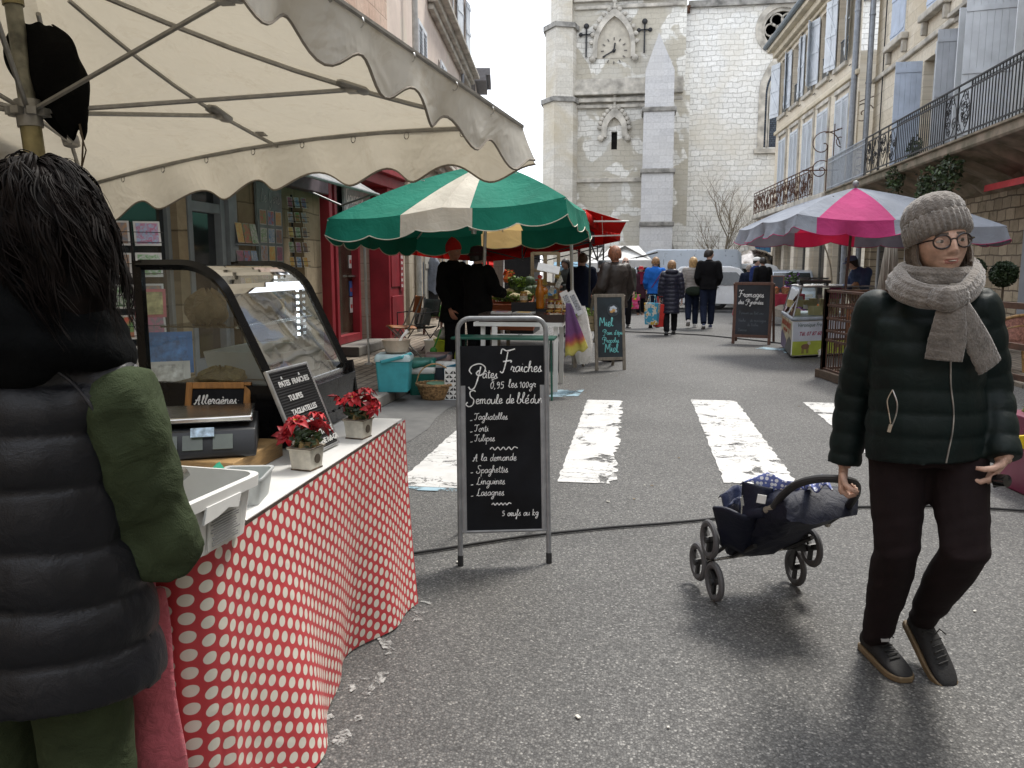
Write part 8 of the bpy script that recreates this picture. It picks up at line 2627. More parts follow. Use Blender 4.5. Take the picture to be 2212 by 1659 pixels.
def shoe(parent,M,m_up,m_sole,L=.27,w=.047,high=.085,name='shoe',lace=None):
 """M: origin under the ankle on the sole plane, +y to the toe, z up"""
 mb=MB();mb.T=M
 st=[(-.075,.030,.075,.6),(-.06,.036,.088,.8),(-.02,.038,high,1),(.03,.041,high*.92,1),(.07,.044,.072,1),(.11,.047,.056,1),(.15,.046,.046,.95),(.18,.038,.036,.8),(.20,.020,.026,.5)]
 k=L/.275
 rings=[]
 for y,hw,h,q in st:
  R_=[]
  for a in[2*PI*i/14 for i in range(14)]:
   ca,sa=math.cos(a),math.sin(a)
   R_.append((hw*w/.047*math.copysign(abs(ca)**.7,ca),y*k,.014+(h-.014)/2+(h-.014)/2*math.copysign(abs(sa)**.8,sa)))
  rings.append(R_)
 loft(mb,rings);sh=mb.build(name,m_up,parent,angle=60,sub=1)
 mb=MB();mb.T=M
 out=[(hw*w/.047*1.08,y*k)for y,hw,h,q in st]
 poly=[(-x,y)for x,y in out]+[(x,y)for x,y in out[::-1]]
 mb.prism(poly,.0,.024,'z');mb.build('sole',m_sole,sh,bevel=.005)
 if lace:
  mb=MB();mb.T=M
  for q in range(5):mb.tube([(-.022,(.045+.018*q)*k,.084-.007*q),(0,(.05+.018*q)*k,.088-.0075*q),(.022,(.055+.018*q)*k,.083-.007*q)],.003,5)
  mb.tube([(0,.035,.095),(.03,.02,.10),(.05,.04,.09)],.0025,5);mb.tube([(0,.035,.095),(-.02,.02,.105),(-.045,.035,.09)],.0025,5)
  mb.build('lace',lace,sh)
 return sh
def rot_frame(origin,yaw,pitch=0.0,roll=0.0):
 """frame with local +y pointing along the ground heading yaw (0 = world -Y), pitched toe-down by pitch"""
 return Matrix.Translation(Vector(origin))@Matrix.Rotation(yaw+PI,4,'Z')@Matrix.Rotation(-pitch,4,'X')@Matrix.Rotation(roll,4,'Y')
def torso_rings(J,t,widths,depths,zs=None):
 """points from hips to neck along the spine, half widths across and front to back"""
 pts=[J[q]for q in('hipc','belly','waist','chest','upper','collar')]
 return pts,[(w+t,d+t)for w,d in zip(widths,depths)]
def figure(label,J,S,name='person',group=None,vox=.011,cat='person'):
 """J joints in world space, S clothing spec. The body is one skin; clothes, hair and shoes are its children."""
 acr=J['acr']
 t_=None
 # body
 mb=MB()
 Wd,Dp=S.get('W',[.150,.150,.128,.150,.160,.085]),S.get('D',[.105,.108,.095,.108,.092,.065])
 kk=S.get('k',1.0)
 Wd,Dp=[w*kk for w in Wd],[d*kk for d in Dp]
 pts,rr=torso_rings(J,-.012,Wd,Dp)
 mb.tube(pts,rr,20,flat=tuple(acr))
 mb.tube([J['collar']-Vector((0,0,.03)),J['neck'],J['head']+Vector((0,0,-.03))],[.055*kk,.05*kk,.052*kk],12)
 for s in 'RL':
  mb.tube([J['sh'+s],J['el'+s],J['wr'+s]],[.05*kk,.04*kk,.027*kk],12)
  mb.ball(J['sh'+s],.052*kk,10,8)
  mb.tube([J['hip'+s],J['kn'+s],J['an'+s]],[.078*kk,.052*kk,.036*kk],12)
 me,co,no=remesh(mb,vox*1.15,3)
 ex=MB()
 head(ex,Matrix.Translation(J['head'])@Matrix.Rotation(J.get('hrz',0),4,'Z')@Matrix.Rotation(J.get('hrx',0),4,'X')@Matrix.Rotation(J.get('hry',0),4,'Y'),*(S.get('headres',(40,30))),smile=S.get('smile',0),female=S.get('female',True),k=kk*S.get('headk',1.0))
 for s,th in(('R',1),('L',-1)):
  if S.get('hands',True):
   d,n,c,*o=J.get('hand'+s,(J['wr'+s]-J['el'+s],acr*(1 if s=='L' else-1)*-1,.35))
   hand_shape(ex,J['wr'+s]+(o[0]if o else Vector()),d,n,c,kk,th if len(o)<2 else o[1])
 body=finish(me,co,name,[S.get('skin',m_skin),m_lips,S.get('brow',m_brow),m_eyew,m_iris,MAT('teeth',(.7,.68,.6),.3)],None,ex)
 tag(body,label,cat,group)
 # trousers
 if S.get('trousers'):
  mb=MB();T=S.get('tt',.014)
  mb.tube([J['hipc']-Vector((0,0,.05*kk)),J['hipc'],J['belly'],J['belly'].lerp(J['waist'],.5)],[((Wd[0])*.9+T,Dp[0]*.95+T),(Wd[0]+T,Dp[0]+T),(Wd[1]+T,Dp[1]+T),(Wd[2]+T,Dp[2]+T)],20,flat=tuple(acr))
  lw=S.get('legw',(.088,.066,.05))
  for s in 'RL':
   q=J['hip'+s].lerp(J['kn'+s],.5)
   mb.tube([J['hip'+s]+Vector((0,0,.03)),q,J['kn'+s],J['kn'+s].lerp(J['an'+s],.35),J['an'+s]+Vector((0,0,S.get('cuff',.0)))],[(lw[0]+T)*kk,((lw[0]*.55+lw[1]*.45)+T)*kk,(lw[1]+T)*kk,(lw[1]*.97+T)*kk,(lw[2]+T)*kk],14)
   if S.get('foldk',0):
    pass
  me,co,no=remesh(mb,vox,5)
  dk=np.full(len(co),9.0);da=np.full(len(co),9.0)
  for s in 'RL':
   dk=np.minimum(dk,np.linalg.norm(co-np.array(J['kn'+s]),axis=1));da=np.minimum(da,np.linalg.norm(co-np.array(J['an'+s]),axis=1))
  wr=np.exp(-(dk/.12)**2)*.007+np.exp(-(da/.13)**2)*.008+.003
  co=co+no*(wr*vnoise(co*np.array([.6,.6,1.6]),42,3))[:,None]
  finish(me,co,'trousers',S['trousers'],body)
  # jacket
 if S.get('jacket'):
  mb=MB();T=S.get('jt',.035);hem=S.get('hem',0.0)
  pts,rr=torso_rings(J,T,Wd,Dp)
  dn=(pts[0]-pts[1]).normalized()
  low=[pts[0]+dn*hem]if hem>0 else[]
  fl=S.get('flare',1.05)
  P,R_=low+pts,([(rr[0][0]*fl,rr[0][1]*fl*1.03)]if low else[])+rr
  if hem<0:P=[pts[0].lerp(pts[1],min(1,-hem/.12))]+pts[1:]if hem>-.12 else[pts[1].lerp(pts[2],.3)]+pts[2:];R_=rr if hem>-.12 else rr[1:]
  mb.tube(P,R_,22,flat=tuple(acr))
  if S.get('collar',True):mb.tube([J['collar'],J['neck'].lerp(J['collar'],.25)+Vector((0,0,.0))],[(.085*kk,.075*kk),(.072*kk,.07*kk)],16,flat=tuple(acr))
  sw=S.get('sleeve',(.062,.052,.043))
  if S.get('sleeves',True):
   for s in 'RL':
    mid=J['sh'+s].lerp(J['el'+s],.5)
    mb.tube([J['sh'+s],mid,J['el'+s],J['el'+s].lerp(J['wr'+s],.94)],[(sw[0]+T*.6)*kk,(sw[0]*.6+sw[1]*.4+T*.6)*kk,(sw[1]+T*.6)*kk,(sw[2]+T*.45)*kk],14)
    mb.ball(J['sh'+s],(sw[0]+T*.62)*kk,12,8)
  else:
   for s in 'RL':mb.ball(J['sh'+s].lerp(J['upper'],.22)+Vector((0,0,.02)),(.10,.085,.075),12,8)
  me,co,no=remesh(mb,vox,S.get('jsm',5))
  dT,tT=seg_param(co,J['hipc']+dn*max(0,hem),J['neck'])
  near=dT-.09;t=tT.copy()
  for s in 'RL':
   if not S.get('sleeves',True):break
   d1,t1=seg_param(co,J['sh'+s],J['el'+s]);d2,t2=seg_param(co,J['el'+s],J['wr'+s])
   L1=(J['el'+s]-J['sh'+s]).length
   da=np.where(d1<d2,d1,d2);ta=np.where(d1<d2,t1,L1+t2)
   arm=da<near;near=np.where(arm,da,near);t=np.where(arm,ta+.013,t)
  st=S.get('quilt',0)
  if st:
   ph=t/st+S.get('qw',.14)*vnoise(co,9,5)
   co=co+no*(S.get('qa',.009)*(np.abs(np.sin(PI*ph))**.55-.62)+.0014*vnoise(co,45,2))[:,None]
  else:
   co=co+no*(S.get('ca',.006)*vnoise(co*np.array([1,1,.55]),26,S.get('seed',1))+.003*vnoise(co,60,8))[:,None]
  jk=finish(me,co,S.get('jname','jacket'),S['jacket'],body)
  if S.get('inner'):
   mb=MB();swi=S.get('isleeve',(.060,.050,.045))
   for s in 'RL':
    mid=J['sh'+s].lerp(J['el'+s],.5)
    mb.tube([J['sh'+s],mid,J['el'+s],J['el'+s].lerp(J['wr'+s],.95)],[swi[0]*kk*1.1,swi[0]*kk,swi[1]*kk,swi[2]*kk],14);mb.ball(J['sh'+s],swi[0]*kk*1.08,12,8)
   me,co,no=remesh(mb,vox,5)
   fo=vnoise(co*np.array([1,1,.9]),24,11);co=co+no*(.008*(1-np.abs(fo)*2)+.003*vnoise(co,60,4))[:,None]
   finish(me,co,'sleeves',S['inner'],body)
   # shoes
 if S.get('shoes'):
  for s in 'RL':
   a=J['an'+s]
   yaw,pit,*o=J.get('foot'+s,(J.get('yaw',0),0))
   M=rot_frame((a.x,a.y,(J.get('z0',0)+.002)if not o else o[0]),yaw,pit)
   shoe(body,M,S['shoes'],S.get('sole',m_rubber),S.get('shoeL',.27)*kk,lace=S.get('lace'))
   # hair
 HM=Matrix.Translation(J['head'])@Matrix.Rotation(J.get('hrz',0),4,'Z')@Matrix.Rotation(J.get('hrx',0),4,'X')@Matrix.Rotation(J.get('hry',0),4,'Y')@Matrix.Scale(kk*S.get('headk',1.0),4)
 if S.get('hair'):
  m,drop,vol,front=S['hair']
  mb=MB();mb.T=HM
  rs=random.Random(S.get('seed',1)*7)
  ph=[rs.uniform(0,6)for _ in range(4)]
  def hf(u,v):
   a=2*PI*u
   bk=.5+.5*math.cos(a)
   fr=max(0,-math.cos(a))
   end=-.113*.35*bk-drop*min(1,bk*1.6)if drop>0 else-.06*bk
   end=end*(1-fr)+front*fr
   z=.120+(end-.120)*(v**1.25)
   r_=math.sqrt(max(0,1-min(1,(max(z,0)/.121))**2))if z>0 else 1-.12*min(1,-z/.15)
   st=1+.025*math.sin(31*a+ph[0]+3*v)*v+.03*math.sin(13*a+ph[1]+7*v)*v
   return Vector(((.079+vol)*r_*math.sin(a)*st,(.101+vol)*r_*math.cos(a)*st+.006,z))
  mb.grid(hf,90,18)
  mb.build('hair',m,body,angle=180,solid=.012)
 S['HM']=HM
 return body
def standing(x,y,H=1.7,rz=0.0,z0=0.0,pose=None,k=None):
 """default upright joints, facing -Y turned by rz; pose overrides local joints (metres for a 1.70 m person)"""
 L={'hipc':(0,0,.88),'belly':(0,-.005,1.0),'waist':(0,0,1.10),'chest':(0,.005,1.26),'upper':(0,.01,1.37),'collar':(0,.012,1.455),'neck':(0,.01,1.50),'head':(0,-.018,1.595),'shR':(-.175,.01,1.385),'shL':(.175,.01,1.385),'elR':(-.215,.03,1.11),'elL':(.215,.03,1.11),'wrR':(-.21,-.05,.87),'wrL':(.21,-.05,.87),'hipR':(-.085,0,.87),'hipL':(.085,0,.87),'knR':(-.09,-.02,.48),'knL':(.09,-.02,.48),'anR':(-.095,.02,.085),'anL':(.095,.02,.085)}
 extra={}
 for q,v in(pose or{}).items():
  if q in L:L[q]=v
  else:extra[q]=v
 s=H/1.71
 M=Matrix.Translation((x,y,z0))@Matrix.Rotation(rz,4,'Z')@Matrix.Scale(s,4)
 J={q:M@Vector(v)for q,v in L.items()}
 R3=Matrix.Rotation(rz,3,'Z')
 J['acr']=R3@Vector((1,0,0));J['hrz']=rz+extra.get('turn',0);J['hrx']=extra.get('nod',0);J['yaw']=rz;J['z0']=z0
 for q in('handR','handL'):
  if q in extra:d,n,c=extra[q];J[q]=(R3@Vector(d),R3@Vector(n),c)
 for q in('footR','footL'):
  if q in extra:y_,p_,*o=extra[q];J[q]=(rz+y_,p_,*[v+z0 for v in o])
 return J,s
 # the woman in green pulling her trolley
m_puffg=CLOTH('green_black_nylon',(.0035,.0105,.0100),.58,var=.2,bump=.14,wr=18,sheen=.0,gloss=.25)
m_plum=CLOTH('plum_corduroy',(.0105,.0050,.0058),.9,bump=.12,wr=20,sheen=0)
m_gum=MAT('gum_sole',(.17,.12,.065),.6)
m_blackshoe=MAT('black_suede',(.012,.012,.013),.8,bump=.2,bs=120)
def mat_knit(name,c,sc=120):
 t=NT(name)
 n=t.noise(30,5).outputs['Fac'];t.col(t.ramp(n,[(.3,tuple(x*.7 for x in c)),(.7,tuple(x*1.2 for x in c))]))
 t.set(t.b,Roughness=.95);t.b.inputs['Sheen Weight'].default_value=.5;t.b.inputs['Specular IOR Level'].default_value=.15
 w=t.vor(sc).outputs['Distance'];f=t.noise(260,3).outputs['Fac']
 t.bump(t.math('ADD',w,t.math('MULTIPLY',f,.8)),.55,.006)
 return t.m
m_wool=mat_knit('grey_wool',(.20,.18,.163))
YW=2.86
J={}
J['head']=AY(2032,530,YW-.02);J['neck']=AY(2020,612,YW+.01);J['collar']=AY(2012,648,YW+.02);J['upper']=AY(2006,700,YW+.02)
J['chest']=AY(2003,762,YW+.01);J['waist']=AY(2000,850,YW);J['belly']=AY(2000,915,YW);J['hipc']=AY(2000,965,YW)
J['shR']=AY(1893,672,YW+.04);J['shL']=AY(2114,668,YW+.02)
J['elR']=AY(1848,850,YW+.15);J['elL']=AY(2142,850,YW+.04)
J['wrR']=AY(1822,1010,YW+.14);J['wrL']=AY(2168,1000,YW-.10)
J['hipR']=AY(1940,985,YW);J['hipL']=AY(2066,985,YW)
J['knR']=AY(1938,1185,YW-.03);J['knL']=AY(2082,1192,YW-.16)
J['anR']=AY(1895,1372,3.05);J['anL']=AY(1990,1330,3.03)
J['acr']=Vector((1,.12,0)).normalized()
J['hrz']=rad(3);J['hrx']=rad(-3);J['hry']=rad(-5)
J['handR']=(Vector((.0,.0,-1)),Vector((.95,-.3,0)),1.15,Vector((0,0,.0)),1)
J['handL']=(Vector((-.55,-.1,-.8)),Vector((-.6,.3,.5)),.75,Vector((0,0,.01)),-1)
J['footR']=(rad(14),0,.0);J['footL']=(rad(18),rad(33),.085)
spec=dict(W=[.175,.175,.158,.165,.168,.088],D=[.125,.13,.12,.125,.105,.07],k=.97,skin=m_skin,smile=.9,headres=(150,130),headk=1.02,trousers=m_plum,tt=.012,legw=(.089,.064,.038),cuff=-.012,jacket=m_puffg,jt=.024,hem=.03,flare=1.03,quilt=.078,qa=.0075,qw=.10,sleeve=(.060,.054,.047),shoes=m_blackshoe,sole=m_gum,lace=MAT('black_lace',(.015,.015,.015),.8),shoeL=.285,hair=None,jname='puffer_jacket',jsm=4)
woman=figure('woman in dark green puffer jacket, grey knit hat and scarf, pulling a trolley',J,spec,vox=.0085)
HM=spec['HM']
mb=MB();mb.T=HM
r=random.Random(3)
for s in(-1,1):
 for k in range(26):
  a=r.uniform(-.2,.9);x0=s*(.070+r.uniform(0,.012));y0=-.012+.085*r.random()
  mb.tube(catmull([(x0,y0,.03),(x0*1.10,y0-.004,-.02),(x0*1.08,y0-.012,-.045-.02*r.random()),(x0*1.0,y0-.015-.012*r.random(),-.062-.025*r.random())],3),.0055,4)
mb.build('hair',CLOTH('brown_grey_hair',(.10,.075,.055),.6,bump=.4,wr=60),woman)
mb=MB();mb.T=HM@Matrix.Translation((0,.012,.022))@Matrix.Rotation(rad(-15),4,'X')@Matrix.Rotation(rad(-7),4,'Y')
def rib(a,i):return 1+.022*math.cos(34*a)
mb.lathe([(1.0,-.008),(1.10,.0),(1.12,.03),(1.10,.058),(1.05,.066)],204,sx=.089,sy=.108,wob=rib);brim=mb.build('knit_hat_brim',m_wool,woman,angle=180)
mb=MB();mb.T=HM@Matrix.Translation((0,.012,.022))@Matrix.Rotation(rad(-15),4,'X')@Matrix.Rotation(rad(-7),4,'Y')
def cab(a,i):return 1+.024*math.sin(17*a+1.2*math.sin(i*1.5))+.012*math.sin(34*a+i*2.2)
mb.lathe([(1.07,.055),(1.09,.07),(1.07,.085),(1.03,.099),(.96,.112),(.86,.124),(.72,.134),(.54,.142),(.34,.147),(.14,.149),(0,.149)],170,sx=.087,sy=.106,wob=cab);mb.build('knit_hat_crown',m_wool,woman,angle=180)
gm=MAT('dark_acetate',(.02,.014,.016),.2,spec=.6)
mb=MB();mb.T=HM
for s in(-1,1):
 ring_=[(s*.033+.0245*math.cos(a),-.0985+.012*abs((s*.033+.0245*math.cos(a))/.06)**2,.006+.0215*math.sin(a))for a in[2*PI*i/28 for i in range(28)]]
 mb.tube(ring_,.0029,6,closed=True)
 mb.tube([(s*.057,-.088,.014),(s*.074,-.07,.013),(s*.079,.01,.008)],.0026,6)
mb.tube([(-.009,-.1,.012),(0,-.103,.014),(.009,-.1,.012)],.0026,6)
gl_=mb.build('glasses',gm,woman)
mb=MB();mb.T=HM
for s in(-1,1):mb.add([(s*.033+.0235*math.cos(a),-.0985+.012*abs((s*.033+.0235*math.cos(a))/.06)**2,.006+.0205*math.sin(a))for a in[2*PI*i/28 for i in range(28)]],[tuple(range(28))])
mb.build('lens',GLASS('spectacle_lens',(.97,.97,.98),.95),gl_,smooth=False)
def ribbed_tube(mb,pts,w,th,ribs=9,n=40,nrm=None,tw=0.0):
 """thick knitted band with lengthwise ribs; w, th half sizes per point"""
 P=[Vector(p)for p in catmull(pts,8)];N=len(P)
 rows=[]
 for i in range(N):
  t=(P[min(i+1,N-1)]-P[max(i-1,0)]).normalized()
  nn=Vector(nrm(i/(N-1),P[i]));nn=(nn-t*nn.dot(t)).normalized();b=t.cross(nn)
  q=i/(N-1)
  W_=w(q);T_=th(q)
  row=[]
  for k in range(n):
   a=2*PI*k/n
   ca,sa=math.cos(a),math.sin(a)
   rr_=1+.10*math.cos(ribs*2*math.asin(max(-1,min(1,ca))))*(abs(sa)>.2)
   row.append(P[i]+b*(W_*math.copysign(abs(ca)**.8,ca))+nn*(T_*sa*rr_)+nn*.003*math.sin(q*60)*(ca>0))
  rows.append(row)
 loft(mb,rows)
nk=J['neck']
mb=MB()
aw,fw_=.090,.088
def loop(z0,dz,tilt,R0,a0,a1,n=14):
 out=[]
 for i in range(n+1):
  a=a0+(a1-a0)*i/n
  out.append((nk.x+(R0)*math.sin(a),nk.y+.005-R0*1.02*math.cos(a),nk.z+z0+dz*i/n+tilt*math.cos(a)))
 return out
ribbed_tube(mb,loop(.020,.0,-.012,.098,rad(-190),rad(180)),lambda q:.044,lambda q:.026,6,nrm=lambda q,p:Vector((p.x-nk.x,p.y-nk.y,.0)))
kn=AY(2046,642,YW-.185)
low=[AY(2108,585,YW+.02),AY(2055,600,YW+.14),AY(1985,596,YW+.13),AY(1940,598,YW+.03),AY(1950,622,YW-.09),AY(1996,640,YW-.16),kn]
ribbed_tube(mb,[tuple(p)for p in low],lambda q:.048-.010*q,lambda q:.026,6,nrm=lambda q,p:Vector((p.x-nk.x,p.y-nk.y-.001,.05)))
low2=[AY(2110,588,YW+.01),AY(2106,608,YW-.08),AY(2086,632,YW-.14),kn]
ribbed_tube(mb,[tuple(p)for p in low2],lambda q:.036,lambda q:.022,5,nrm=lambda q,p:Vector((.25,-1,0)))
scarf=mb.build('scarf',m_wool,woman,angle=180)
for nm,P,wf,tf,nb_,nv_ in(('scarf_knot',[(2014,642,-.185),(2046,646,-.222),(2082,636,-.19)],lambda q:.040-.02*abs(q-.5),.020,7,(0,-1,.15)),('scarf_end',[(2056,652,-.20),(2053,682,-.212),(2047,728,-.205),(2038,778,-.195)],lambda q:.034+.020*min(1,q*1.4),.012,9,(-.1,-1,.05)),('scarf_end',[(2070,655,-.195),(2088,690,-.2),(2112,738,-.18),(2138,792,-.15)],lambda q:.030+.014*min(1,q*1.4),.012,7,(.25,-1,.05))):
 mb=MB();ribbed_tube(mb,[tuple(AY(x,y,YW+d))for x,y,d in P],wf,lambda q:tf,nb_,nrm=lambda q,p:Vector(nv_));mb.build(nm,m_wool,scarf,angle=180)
mz=MAT('zip_steel',(.38,.37,.35),.35,.8)
bvh_objs=[o for o in woman.children if o.name.startswith('puffer_jacket')]
from mathutils.bvhtree import BVHTree
def surf(o):
 me=o.data;return BVHTree.FromPolygons([v.co for v in me.vertices],[tuple(p.vertices)for p in me.polygons])
bv=surf(bvh_objs[0])
def onto(x,y,off=.003):
 d=ray(x,y).normalized();h=bv.ray_cast(EYE,d)
 return(h[0]-d*off)if h[0]is not None else AY(x,y,YW-.15)
def zipline(pts,r_,nm):
 mb=MB();P=[onto(*p)for p in catmull(pts,6)];mb.tube(P,r_,6);return mb
zipline([(2054,770),(2054,830),(2060,885),(2058,930),(2050,970),(2044,1000)],.0028,'z').build('zip',mz,woman)
zipline([(1928,842),(1938,870),(1936,895),(1927,920)],.0024,'z').build('zip',mz,woman)
mb=zipline([(1928,842),(1917,865),(1920,890),(1924,915)],.0018,'z');p=onto(1922,925,.008);mb.box(p,(.010,.006,.026),(0,rad(12),0));mb.build('zip_pull',MAT('pale_zip_pull',(.5,.42,.33),.4,.4),woman)
mb=MB();p=onto(2066,650,.03);mb.box(AY(2058,618,YW-.175),(.016,.008,.018));mb.build('collar_zip_pull',mz,woman)
mb=MB();mb.box(AY(1912,1383,2.965),(.03,.004,.012),(rad(-35),0,rad(14)));mb.build('shoe_label',MAT('grey_label',(.35,.35,.35)),woman,smooth=False)
mb=MB();mb.lathe([(0,-.03),(.026,-.028),(.028,0),(.026,.03),(0,.032)],16);mb.tube([(.0,-.02,.0),(.015,-.03,-.05)],.006,6)
o=mb.build('compact_camera',MAT('glossy_black',(.01,.011,.012),.15,spec=.7),loc=AY(2163,1038,YW-.155));o.rotation_euler=(rad(80),0,rad(30));o.scale=(.75,.75,.7);tag(o,'small glossy black camera held in the woman\'s lowered hand','camera')
# shopping trolley with three-wheel climbers
hb_=AY(1822,1036,YW+.16)
wl0,wr0=G(1510,1268),G(1757,1277)
ax_c=(G(1535,1297)+G(1510,1255))/2
m_navy=CLOTH('navy_polyester',(.0035,.006,.021),.6,sheen=0,bump=.3,wr=12,gloss=.4)
m_navyl=CLOTH('navy_lining',(.012,.022,.07),.6,bump=.5,wr=16)
t=NT('polka_lining');vv=t.vor(55,rnd=.25);t.col(t.ramp(vv.outputs['Distance'],[(.38,(.72,.74,.80)),(.44,(.10,.13,.34))]));t.set(t.b,Roughness=.7);t.bump(t.noise(20,3,dist=1).outputs['Fac'],.5,.02);m_dotl=t.m
tr_=thing('shopping_trolley','navy blue shopping trolley with polka-dot lining on triple wheels, tilted behind the woman','trolley',(0,0,0))
AL=AY(1528,1208,3.56);AR=AY(1725,1200,3.70)
AL.z,AR.z=.155,.193
m_tyre=MAT('grey_rubber_tyre',(.10,.10,.105),.7);m_hubp=MAT('black_hub',(.015,.015,.016),.5)
axd=(AR-AL).normalized()
def tri(c,side,name='wheel_cluster',rot=0.0):
 up=Vector((0,0,1));fwd=axd.cross(up).normalized()
 for k in range(3):
  a=rot+2*PI*k/3
  w=c+(fwd*math.sin(a)+up*math.cos(a))*.105
  mb=MB()
  pts=[w+(fwd*math.cos(b)+up*math.sin(b))*.072 for b in[2*PI*i/26 for i in range(26)]]
  mb.tube(pts,[(.013,.016)]*26,8,closed=True,flat=tuple(axd))
  wh=mb.build('wheel',m_tyre,tr_)
  mb=MB()
  for q in range(3):
   b=2*PI*q/3+.4;mb.bar(w,w+(fwd*math.cos(b)+up*math.sin(b))*.066,.02,.014,up=axd)
  mb.tube([w-axd*.02,w+axd*.02],.016,10)
  mb.build('spoke_hub',m_hubp,wh)
  mb=MB();mb.bar(c+axd*.02*side,w+axd*.02*side,.03,.012,up=axd);mb.build('bracket',m_hubp,tr_)
tri(AL,1,rot=rad(8));tri(AR,-1,rot=rad(-48))
mb=MB();mb.tube([AL,AR],.007,8);mb.build('axle',m_steel,tr_)
fw=Vector((hb_.x-(AL.x+AR.x)/2,hb_.y-(AL.y+AR.y)/2,0))
cL,cR=AY(1548,1110,3.42),AY(1740,1150,3.62)
corners0=[AY(1558,1150,3.50),AY(1575,1196,3.62),AY(1700,1206,3.74),AY(1745,1165,3.62)]
def sec(c,a,b,n=22,e=.6):
 out=[]
 for i in range(n):
  q=2*PI*i/n
  ca,sa=math.cos(q),math.sin(q)
  out.append(c+a*math.copysign(abs(ca)**e,ca)+b*math.copysign(abs(sa)**e,sa))
 return out
base_c=AY(1640,1165,3.62);mouth_c=AY(1770,1085,3.28)
longd=(AY(1815,1060,3.10)-AY(1610,1160,3.66)).normalized()
side=axd
thick=longd.cross(side).normalized()
if thick.z<0:thick=-thick
B0=AY(1632,1176,3.66)
mb=MB();rings=[]
r=random.Random(2)
for i in range(13):
 q=i/12
 c=B0+longd*(-.02+.56*q)+thick*(.03+.055*math.sin(PI*q))
 wv=.165*(1-.06*q)*(1+.04*math.sin(q*9));tv=(.085+.045*math.sin(PI*min(1,q*1.1))**1)*(1-.25*q)
 if i==0:wv*=.9;tv*=.75
 R_=sec(c,side*wv,thick*tv)
 rings.append([p+(p-c).normalized()*.010*math.sin(k*1.9+i*1.3)for k,p in enumerate(R_)])
loft(mb,rings);bag=mb.build('bag',m_navy,tr_,angle=70)
def tp_(x,y,Yq):return AY(x,y,Yq)
mb=MB()
pk=[tp_(1540,1095,3.42),tp_(1560,1180,3.52),tp_(1640,1190,3.56),tp_(1660,1105,3.40)]
mb.grid(lambda u,v:pk[0].lerp(pk[3],u).lerp(pk[1].lerp(pk[2],u),v)+Vector((0,-.055*math.sin(PI*u)*(1-.4*v),.01*math.sin(8*u))),14,10);mb.build('front_pocket',m_navy,bag,solid=.012)
mb=MB()
pk2=[tp_(1552,1075,3.50),tp_(1572,1095,3.44),tp_(1600,1100,3.42),tp_(1602,1052,3.5)]
mb.grid(lambda u,v:pk2[0].lerp(pk2[3],u).lerp(pk2[1].lerp(pk2[2],u),v)+Vector((0,-.02*math.sin(6*u+v),.02*math.sin(7*v+3*u))),10,8);mb.build('lining',m_navyl,bag,solid=.008)
mb=MB()
lid=[tp_(1598,1046,3.40),tp_(1700,1090,3.36),tp_(1740,1062,3.30),tp_(1640,1030,3.42)]
mb.grid(lambda u,v:lid[0].lerp(lid[3],u).lerp(lid[1].lerp(lid[2],u),v)+Vector((0,0,.03*math.sin(PI*v)+.012*math.sin(9*v))),10,12);mb.build('lid_lining',m_dotl,bag,solid=.006)
mb=MB()
l2=[tp_(1740,1060,3.27),tp_(1800,1052,3.18),tp_(1790,1030,3.25),tp_(1735,1040,3.32)]
mb.grid(lambda u,v:l2[0].lerp(l2[3],u).lerp(l2[1].lerp(l2[2],u),v)+Vector((0,0,.015*math.sin(11*v))),6,12);mb.build('lid_lining',m_dotl,bag,solid=.006)
mb=MB()
fl=[tp_(1605,1040,3.40),tp_(1600,1125,3.38),tp_(1672,1110,3.34),tp_(1668,1062,3.36)]
mb.grid(lambda u,v:fl[0].lerp(fl[3],u).lerp(fl[1].lerp(fl[2],u),v)+Vector((0,-.03*math.sin(PI*u),.015*math.sin(8*v+2*u))),10,10);mb.build('side_flap',m_navy,bag,solid=.01)
mb=MB();mb.box(tp_(1645,1078,3.30),(.035,.004,.035),(0,rad(8),0));mb.build('care_label',m_white,bag,smooth=False)
mb=MB();mb.box(tp_(1603,1083,3.33),(.012,.008,.035),(0,rad(-10),0));mb.tube([tp_(1604,1070,3.34),tp_(1602,1110,3.34)],.004,5);mb.build('zip',m_steel,bag)
mb=MB()
for s in(-1,1):
 a=B0+side*.13*s-thick*.04;mb.tube([a+longd*.02,a+longd*.22],.010,8)
mb.build('frame',m_hubp,tr_)
mb=MB()
hp=[tp_(1672,1095,3.28),tp_(1690,1070,3.22),tp_(1722,1046,3.12),tp_(1770,1034,YW+.20),tp_(1822,1036,YW+.16),tp_(1848,1046,YW+.22),tp_(1848,1070,YW+.34),tp_(1825,1100,YW+.46),tp_(1790,1125,YW+.58)]
mb.tube(catmull([tuple(p)for p in hp],6),.0155,10);mb.build('handle',MAT('soft_black_grip',(.022,.022,.024),.6),tr_)
for p in(hp[0],hp[-1]):
 mb=MB();mb.tube([p,p+(p-hp[4]).normalized()*.05],.0145,8);mb.build('ferrule',MAT('beige_ferrule',(.38,.34,.28),.4,.5),tr_)
mb=MB()
for a in((1567,1180,3.54),(1733,1180,3.66)):
 c=tp_(*a);mb.bar(c,(AL if a[0]<1650 else AR)+Vector((0,0,.01)),.03,.014)
mb.build('axle_bracket',m_hubp,tr_)
